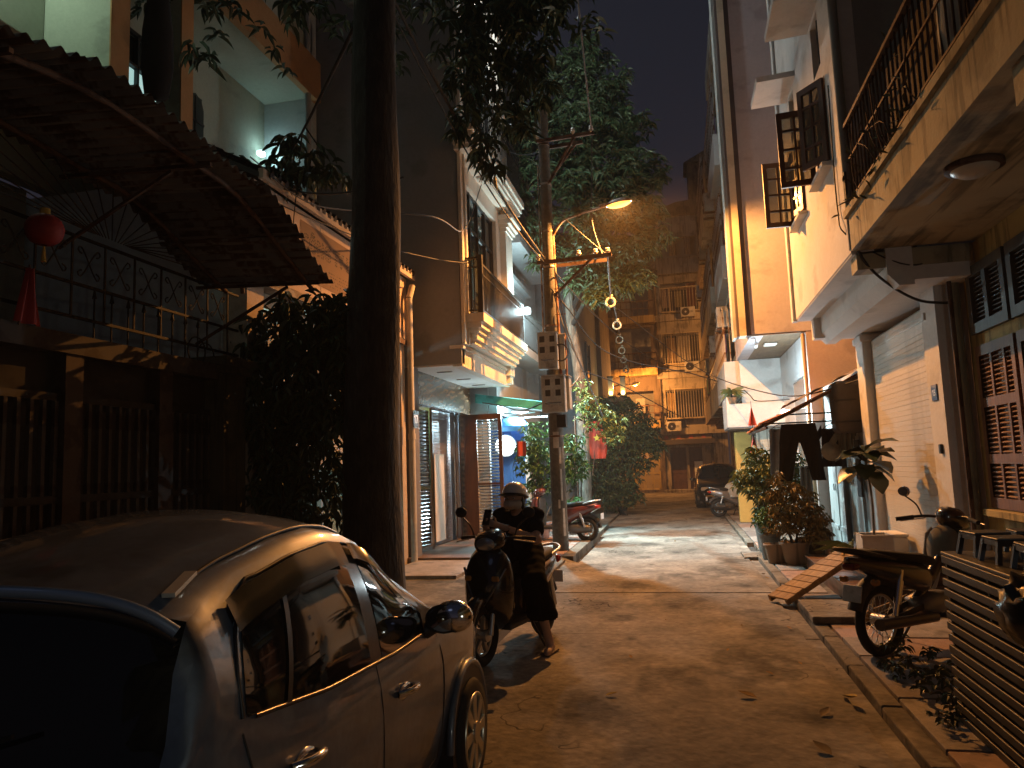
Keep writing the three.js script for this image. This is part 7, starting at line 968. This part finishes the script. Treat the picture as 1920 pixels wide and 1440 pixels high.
// ---------- crate, stools, bags, ramp ----------
{
  const c = thing('slatted_crate', 'tall dark slatted crate standing on the pavement edge', 'crate', [1.84, 0.015, -4.2]), slm = [mt([0.022, 0.026, 0.034], { map: T.wood, roughness: 0.5 }), mt([0.017, 0.02, 0.027], { map: T.wood, roughness: 0.5 })];
  const sl = M([rb(0.022, 0.046, 1.96, 0, 0, 0, 0.006, 1)]), sl2 = M([rb(0.56, 0.046, 0.022, 0, 0, 0, 0.006, 1)]); for (let k = 0; k < 15; k++) { const y = 0.05 + k * 0.066; const a = partShared('slat', sl, slm[k % 2], c, -0.29 + rr(-0.003, 0.003), y, 0); a.rotation.x = rr(-0.004, 0.004); partShared('slat', sl, slm[k % 2], c, 0.29, y, 0); partShared('end_slat', sl2, slm[k % 2], c, 0, y, -0.97); partShared('end_slat', sl2, slm[k % 2], c, 0, y, 0.97); }
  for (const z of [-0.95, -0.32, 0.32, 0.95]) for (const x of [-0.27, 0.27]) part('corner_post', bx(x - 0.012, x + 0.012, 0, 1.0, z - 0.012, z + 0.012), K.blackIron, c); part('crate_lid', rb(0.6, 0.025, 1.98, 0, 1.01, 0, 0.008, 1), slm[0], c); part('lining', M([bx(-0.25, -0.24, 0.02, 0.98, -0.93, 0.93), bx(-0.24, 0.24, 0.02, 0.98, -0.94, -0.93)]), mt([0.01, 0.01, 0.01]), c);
  const sm1 = mt([0.035, 0.045, 0.06], { roughness: 0.45 }); const stool = (label, x, z, t) => { const s = thing('plastic_stool', label, 'stool', [x, 1.04, z], t, 'stools on the crate'); s.scale.set(0.8, 0.6, 0.8); part('seat', rb(0.25, 0.02, 0.25, 0, 0.22, 0, 0.01, 2), sm1, s); part('apron', M([bx(-0.125, 0.125, 0.16, 0.21, 0.115, 0.122), bx(-0.125, 0.125, 0.16, 0.21, -0.122, -0.115), bx(0.115, 0.122, 0.16, 0.21, -0.114, 0.114), bx(-0.122, -0.115, 0.16, 0.21, -0.114, 0.114)]), sm1, s); for (const a of [-1, 1]) for (const b of [-1, 1]) part('leg', bar([a * 0.11, 0.2, b * 0.11], [a * 0.135, 0, b * 0.135], 0.035, 0.03), sm1, s); return s; };
  for (const [x, z, t] of [[1.72, -4.95, 0.1], [1.98, -5.0, -0.1], [1.72, -4.62, 0.05], [1.99, -4.6, 0.2], [1.74, -4.28, -0.1]]) stool('dark blue grey plastic stool standing on the slatted crate', x, z, t);
  const bagM = mp([0.008, 0.008, 0.009], { roughness: 0.28, clearcoat: 0.4 }); const bag = (label, p, r, h) => { const t = thing('rubbish_bag', label, 'bag', p); const g = new THREE.SphereGeometry(1, 30, 22), q = g.attributes.position; for (let i = 0; i < q.count; i++) { const x = q.getX(i), y = q.getY(i), z = q.getZ(i), k = 1 + 0.09 * Math.sin(x * 9 + y * 5) * Math.sin(z * 8 - y * 7) + 0.05 * Math.sin(x * 21 + z * 17); const n = y > 0.75 ? 1 - (y - 0.75) * 2.2 : 1; q.setXYZ(i, x * r * k * n, (y * 0.5 + 0.5) * h * (y > 0 ? k : 1), z * r * k * n); } g.computeVertexNormals(); part('bag_body', g, bagM, t); part('tied_neck', cyl(0.02, 0.05, 0.09, 0, h * 1.0, 0, 10), bagM, t); return t; };
  bag('shiny black rubbish bag hung over the slatted crate', [1.66, 0.68, -3.98], 0.24, 0.4); bag('black rubbish bag leaning by the blue white door', [2.02, 0.045, -12.65], 0.2, 0.55); bag('small black bag behind the potted bushes', [1.78, 0.045, -12.8], 0.16, 0.3);
  const b2 = thing('cardboard_sheet', 'torn cardboard lying on the steps by the white pot', 'cardboard', [2.45, 0.42, -9.15], 0.3); part('sheet', rb(0.55, 0.02, 0.6, 0, 0.012, 0, 0.004, 1), mt([0.5, 0.36, 0.2], { map: T.wood, roughness: 0.9 }), b2); part('flap', rz(rb(0.3, 0.015, 0.55, 0, 0, 0, 0.004, 1), 0.5).translate(0.38, 0.08, 0), mt([0.5, 0.36, 0.2], { map: T.wood, roughness: 0.9 }), b2);
  const b3 = thing('foam_box', 'pale foam box standing by the shutter behind the fig', 'box', [2.5, 0.41, -10.3]); part('box', rb(0.3, 0.22, 0.5, 0, 0.11, 0, 0.015, 2), mt([0.6, 0.55, 0.45]), b3); part('lid', rb(0.32, 0.04, 0.52, 0, 0.242, 0, 0.012, 2), mt([0.62, 0.57, 0.47]), b3);
}
{
  const t = thing('wooden_ramp', 'wooden ramp of nailed planks leading from lane to steps', 'ramp', [0, 0, 0]), a = V(1.0, 0.02, -9.15), b = V(1.92, 0.47, -9.75), m1 = mt([0.45, 0.32, 0.18], { map: T.wood, roughness: 0.85 }), m2 = mt([0.38, 0.26, 0.14], { map: T.wood, roughness: 0.85 });
  const d = b.clone().sub(a), L = d.length(), u = d.clone().normalize(), side = V(-u.z, 0, u.x).normalize(), n = side.clone().cross(u).multiplyScalar(-1); if (n.y < 0) n.multiplyScalar(-1);
  const place = (o, s, w, hgt) => { const p = a.clone().addScaledVector(u, s).addScaledVector(side, w).addScaledVector(n, hgt); o.position.copy(p); o.quaternion.setFromRotationMatrix(new THREE.Matrix4().makeBasis(side, n, side.clone().cross(n))); };
  const pl = [M([rb(0.34, 0.022, L / 9 - 0.008, 0, 0, 0, 0.005, 1)]), M([rb(0.335, 0.02, L / 9 - 0.012, 0, 0, 0, 0.005, 1)])]; for (let k = 0; k < 9; k++) place(partShared('plank', pl[k % 2], k % 3 ? m1 : m2, t), (k + 0.5) * L / 9, rr(-0.008, 0.008), 0.05);
  for (const w of [-0.14, 0.14]) place(part('bearer', bx(-0.02, 0.02, -0.02, 0.03, -L / 2, L / 2), m2, t), L / 2, w, 0.01);
}
// ---------- flags ----------
{
  const red = mt([0.5, 0.06, 0.03], { roughness: 0.8, side: 2, map: T.cloth }), yel = mt([0.6, 0.42, 0.05], { roughness: 0.8, side: 2 });
  const star = (r) => { const p = []; for (let k = 0; k < 10; k++) { const a = PI / 2 + k * PI / 5, q = k % 2 ? r * 0.4 : r; p.push([Math.cos(a) * q, Math.sin(a) * q]); } return p; };
  const f = thing('red_flag', 'orange red flag with yellow star drooping right of the pole', 'flag', [-2.15, 2.55, -20]); part('cloth', clothGeo((u, v) => [(u - 0.5) * 0.5 * (0.5 + 0.5 * Math.sin(v * 2.6)) + 0.05 * v, 0.25 - v * 1.0, 0.05 * Math.sin(u * 11 + v * 3)], 14, 14, 0.004), red, f); part('star', ext(star(0.11), 0.012).translate(0.03, -0.2, 0.062), yel, f); part('flag_staff', rod([-0.15, -1.2, -0.03], [0.1, 0.4, -0.03], 0.012), K.rustIron, f);
  const p = thing('small_red_flag', 'small red flag stuck among the bright green potted tree leaves', 'flag', [-3.35, 2.05, -16.0]); part('cloth', clothGeo((u, v) => [(u - 0.5) * 0.2, 0.16 - v * 0.32, 0.03 * Math.sin(u * 8)], 8, 8, 0.004), red, p); part('flag_staff', rod([-0.1, -0.3, 0], [-0.1, 0.2, 0], 0.006), K.rustIron, p);
  for (const [y, n, l] of [[2.42, 0, 'upper pink pennant on the low end of the orange awning'], [1.9, 1, 'lower pink pennant under the low end of the orange awning']]) { const q = thing('pink_pennant', l, 'flag', [1.36, y, -14.6]); part('cloth', clothGeo((u, v) => [(u - 0.5) * 0.16 * v, 0.2 - v * 0.36, 0.02 * Math.sin(u * 8)], 8, 8, 0.003), mt([0.5, 0.12, 0.12], { roughness: 0.8, side: 2 }), q); part('flag_staff', rod([0, -0.2, 0], [0, 0.3, 0], 0.006), K.rustIron, q); }
}
// ---------- overhead cables ----------
{
  const W = (pts, r, label, m = K.cable, g) => solo('overhead_cable', tube(pts, r, 40, 6), m, label, 'cable', g);
  W(sag([-3.6, 9.4, -4.6], [-2.3, 5.6, -13.8], 0.55), 0.022, 'thick black cable bundle dropping from the left house to the pole');
  W(sag([-3.5, 9.2, -4.6], [-2.3, 5.52, -13.8], 0.75), 0.013, 'thin black cable hanging just under the thick bundle');
  W([[-4.6, 5.3, -7.4], [-4.3, 5.0, -8.2], [-3.7, 5.15, -9.2], [-3.15, 5.1, -9.4], [-3.4, 5.85, -12.2], [-3.3, 6.9, -13.0]], 0.009, 'slack grey wire from the tiled roof up to the moulded cornice', K.cableGrey);
  W(sag([-4.6, 4.9, -7.3], [-3.55, 5.4, -12.9], 0.18), 0.01, 'black wire from the tiled roof to the cream house rail');
  W(sag([-4.7, 5.2, -8.0], [-2.9, 5.0, -7.8], 0.15), 0.012, 'short black wire from the shop roof to the tree trunk');
  W(sag([-1.2, 12.6, -9.5], [-1.28, 7.98, -13.8], 0.1), 0.016, 'twisted cable running overhead to the upper crossarm', K.cableGrey);
  W([[-1.28, 7.98, -13.8], [-1.35, 7.2, -14.1], [-1.4, 6.4, -14.25], [-1.2, 5.58, -13.9]], 0.011, 'cable dropping between the two crossarms');
  W(sag([-2.1, 6.6, -13.8], [-1.15, 5.6, -13.8], 0.02), 0.01, 'stay wire from the pole to the lower crossarm tip');
  W(sag([-1.1, 5.55, -13.8], [-1.25, 5.32, -16], 0.05), 0.018, 'pale twisted cable from the lower crossarm to the rings', K.cableGrey);
  W([[-1.25, 5.32, -16], [-1.32, 5.26, -18.4], [-1.45, 5.29, -20.8], [-1.56, 5.34, -23.2], [-1.68, 5.37, -25.6], [-1.76, 5.32, -28], [-2.2, 5.4, -38]], 0.016, 'cable carrying the rings away down the lane', K.cableGrey);
  W([[-2.2, 5.0, -13.75], [-1.9, 4.6, -13.8], [-1.45, 4.0, -15], [0.5, 3.9, -20], [1.5, 4.0, -24]], 0.013, 'black cable crossing from the pole to the right row');
  W(sag([-2.1, 5.3, -13.75], [1.2, 5.6, -30], 0.9), 0.012, 'long black cable from the pole to the far right balconies');
  W([[-2.15, 4.9, -13.75], [-1.95, 4.1, -13.8], [-1.75, 3.45, -14.2], [-2.0, 3.0, -13.78]], 0.012, 'loop of cable hanging beside the meter boxes', K.cableGrey);
  W([[-2.1, 5.4, -13.7], [-1.95, 4.3, -13.75], [-1.72, 3.4, -14.6], [-1.6, 2.7, -16.5]], 0.014, 'pale service cable dropping behind the meter boxes', K.cableGrey);
  W([[-2.35, 2.85, -13.65], [-2.9, 2.75, -14.2], [-3.6, 2.95, -15.2], [-4.2, 3.1, -16]], 0.014, 'cable from the lower meter box to the cream house porch');
  W([[-1.75, 3.45, -14.2], [-1.3, 3.4, -16], [0.0, 3.1, -24], [0.6, 3.4, -34]], 0.012, 'low cable running from the pole towards the lane end');
  W([[2.68, 2.75, -11.6], [2.0, 2.62, -12.5], [1.5, 2.9, -14.5], [0.4, 4.2, -20], [-1.3, 5.2, -16.4]], 0.011, 'cable crossing the lane to the courtyard wall');
  W([[1.8, 4.5, -7.86], [1.83, 3.9, -7.9], [1.95, 3.55, -7.95], [2.45, 3.2, -8.2], [2.85, 3.15, -8.3]], 0.014, 'black cable looping under the balcony corner to the louvred vent');
  W([[1.79, 5.6, -8.2], [1.79, 4.2, -8.25], [1.79, 3.95, -8.1], [2.3, 3.5, -7.9], [2.9, 3.7, -8.25]], 0.008, 'thin wire down the white wall into the porch');
  W([[1.5, 3.2, -17.5], [1.62, 3.05, -17.4], [1.7, 2.9, -17.0], [2.3, 2.85, -16.4]], 0.012, 'short wire hanging at the white porch');
  W(sag([-2.05, 7.95, -13.9], [-3.5, 8.9, -16], 0.2), 0.01, 'wire from the upper crossarm to the cream house roof rail');
  for (const [y, z, x] of [[3.75, -13.72, -2.05]]) { const co = []; for (let k = 0; k <= 48; k++) { const a = k / 48 * PI * 2 * 4; co.push([x + 0.14 * Math.cos(a), y + 0.16 * Math.sin(a), z + 0.006 * k * 0.3]); } solo('cable_coil', tube(co, 0.01, 120, 5), K.cable, 'coil of spare black cable hung on the pole', 'cable'); }
  const ring = mt([0.5, 0.42, 0.3], { roughness: 0.4, metalness: 0.3 });
  const tab = [[-1.26, 5.29, -16, 0.12], [-1.32, 5.22, -18.4, 0.12], [-1.45, 5.25, -20.8, 0.12], [-1.56, 5.3, -23.2, 0.12], [-1.68, 5.33, -25.6, 0.12], [-1.76, 5.28, -28, 0.12]];
  tab.forEach(([x, y, z, r], i) => { const t = thing('cable_ring', 'pale ring shaped cable clamp hanging in the row above the lane', 'cable clamp', [x, y - 0.16, z], 0, 'cable rings in a row'); part('ring', new THREE.TorusGeometry(r * 0.8, 0.024, 8, 26), ring, t); part('clip', M([rod([0, r * 0.75, 0], [0.02, r * 1.3, 0], 0.016), rb(0.07, 0.05, 0.04, 0.02, r * 1.2, 0, 0.01, 1)]), ring, t); });
}
scene.fog = new THREE.FogExp2(0x9a948c, 0.0015);   // thin night haze
renderer.render(scene, camera);
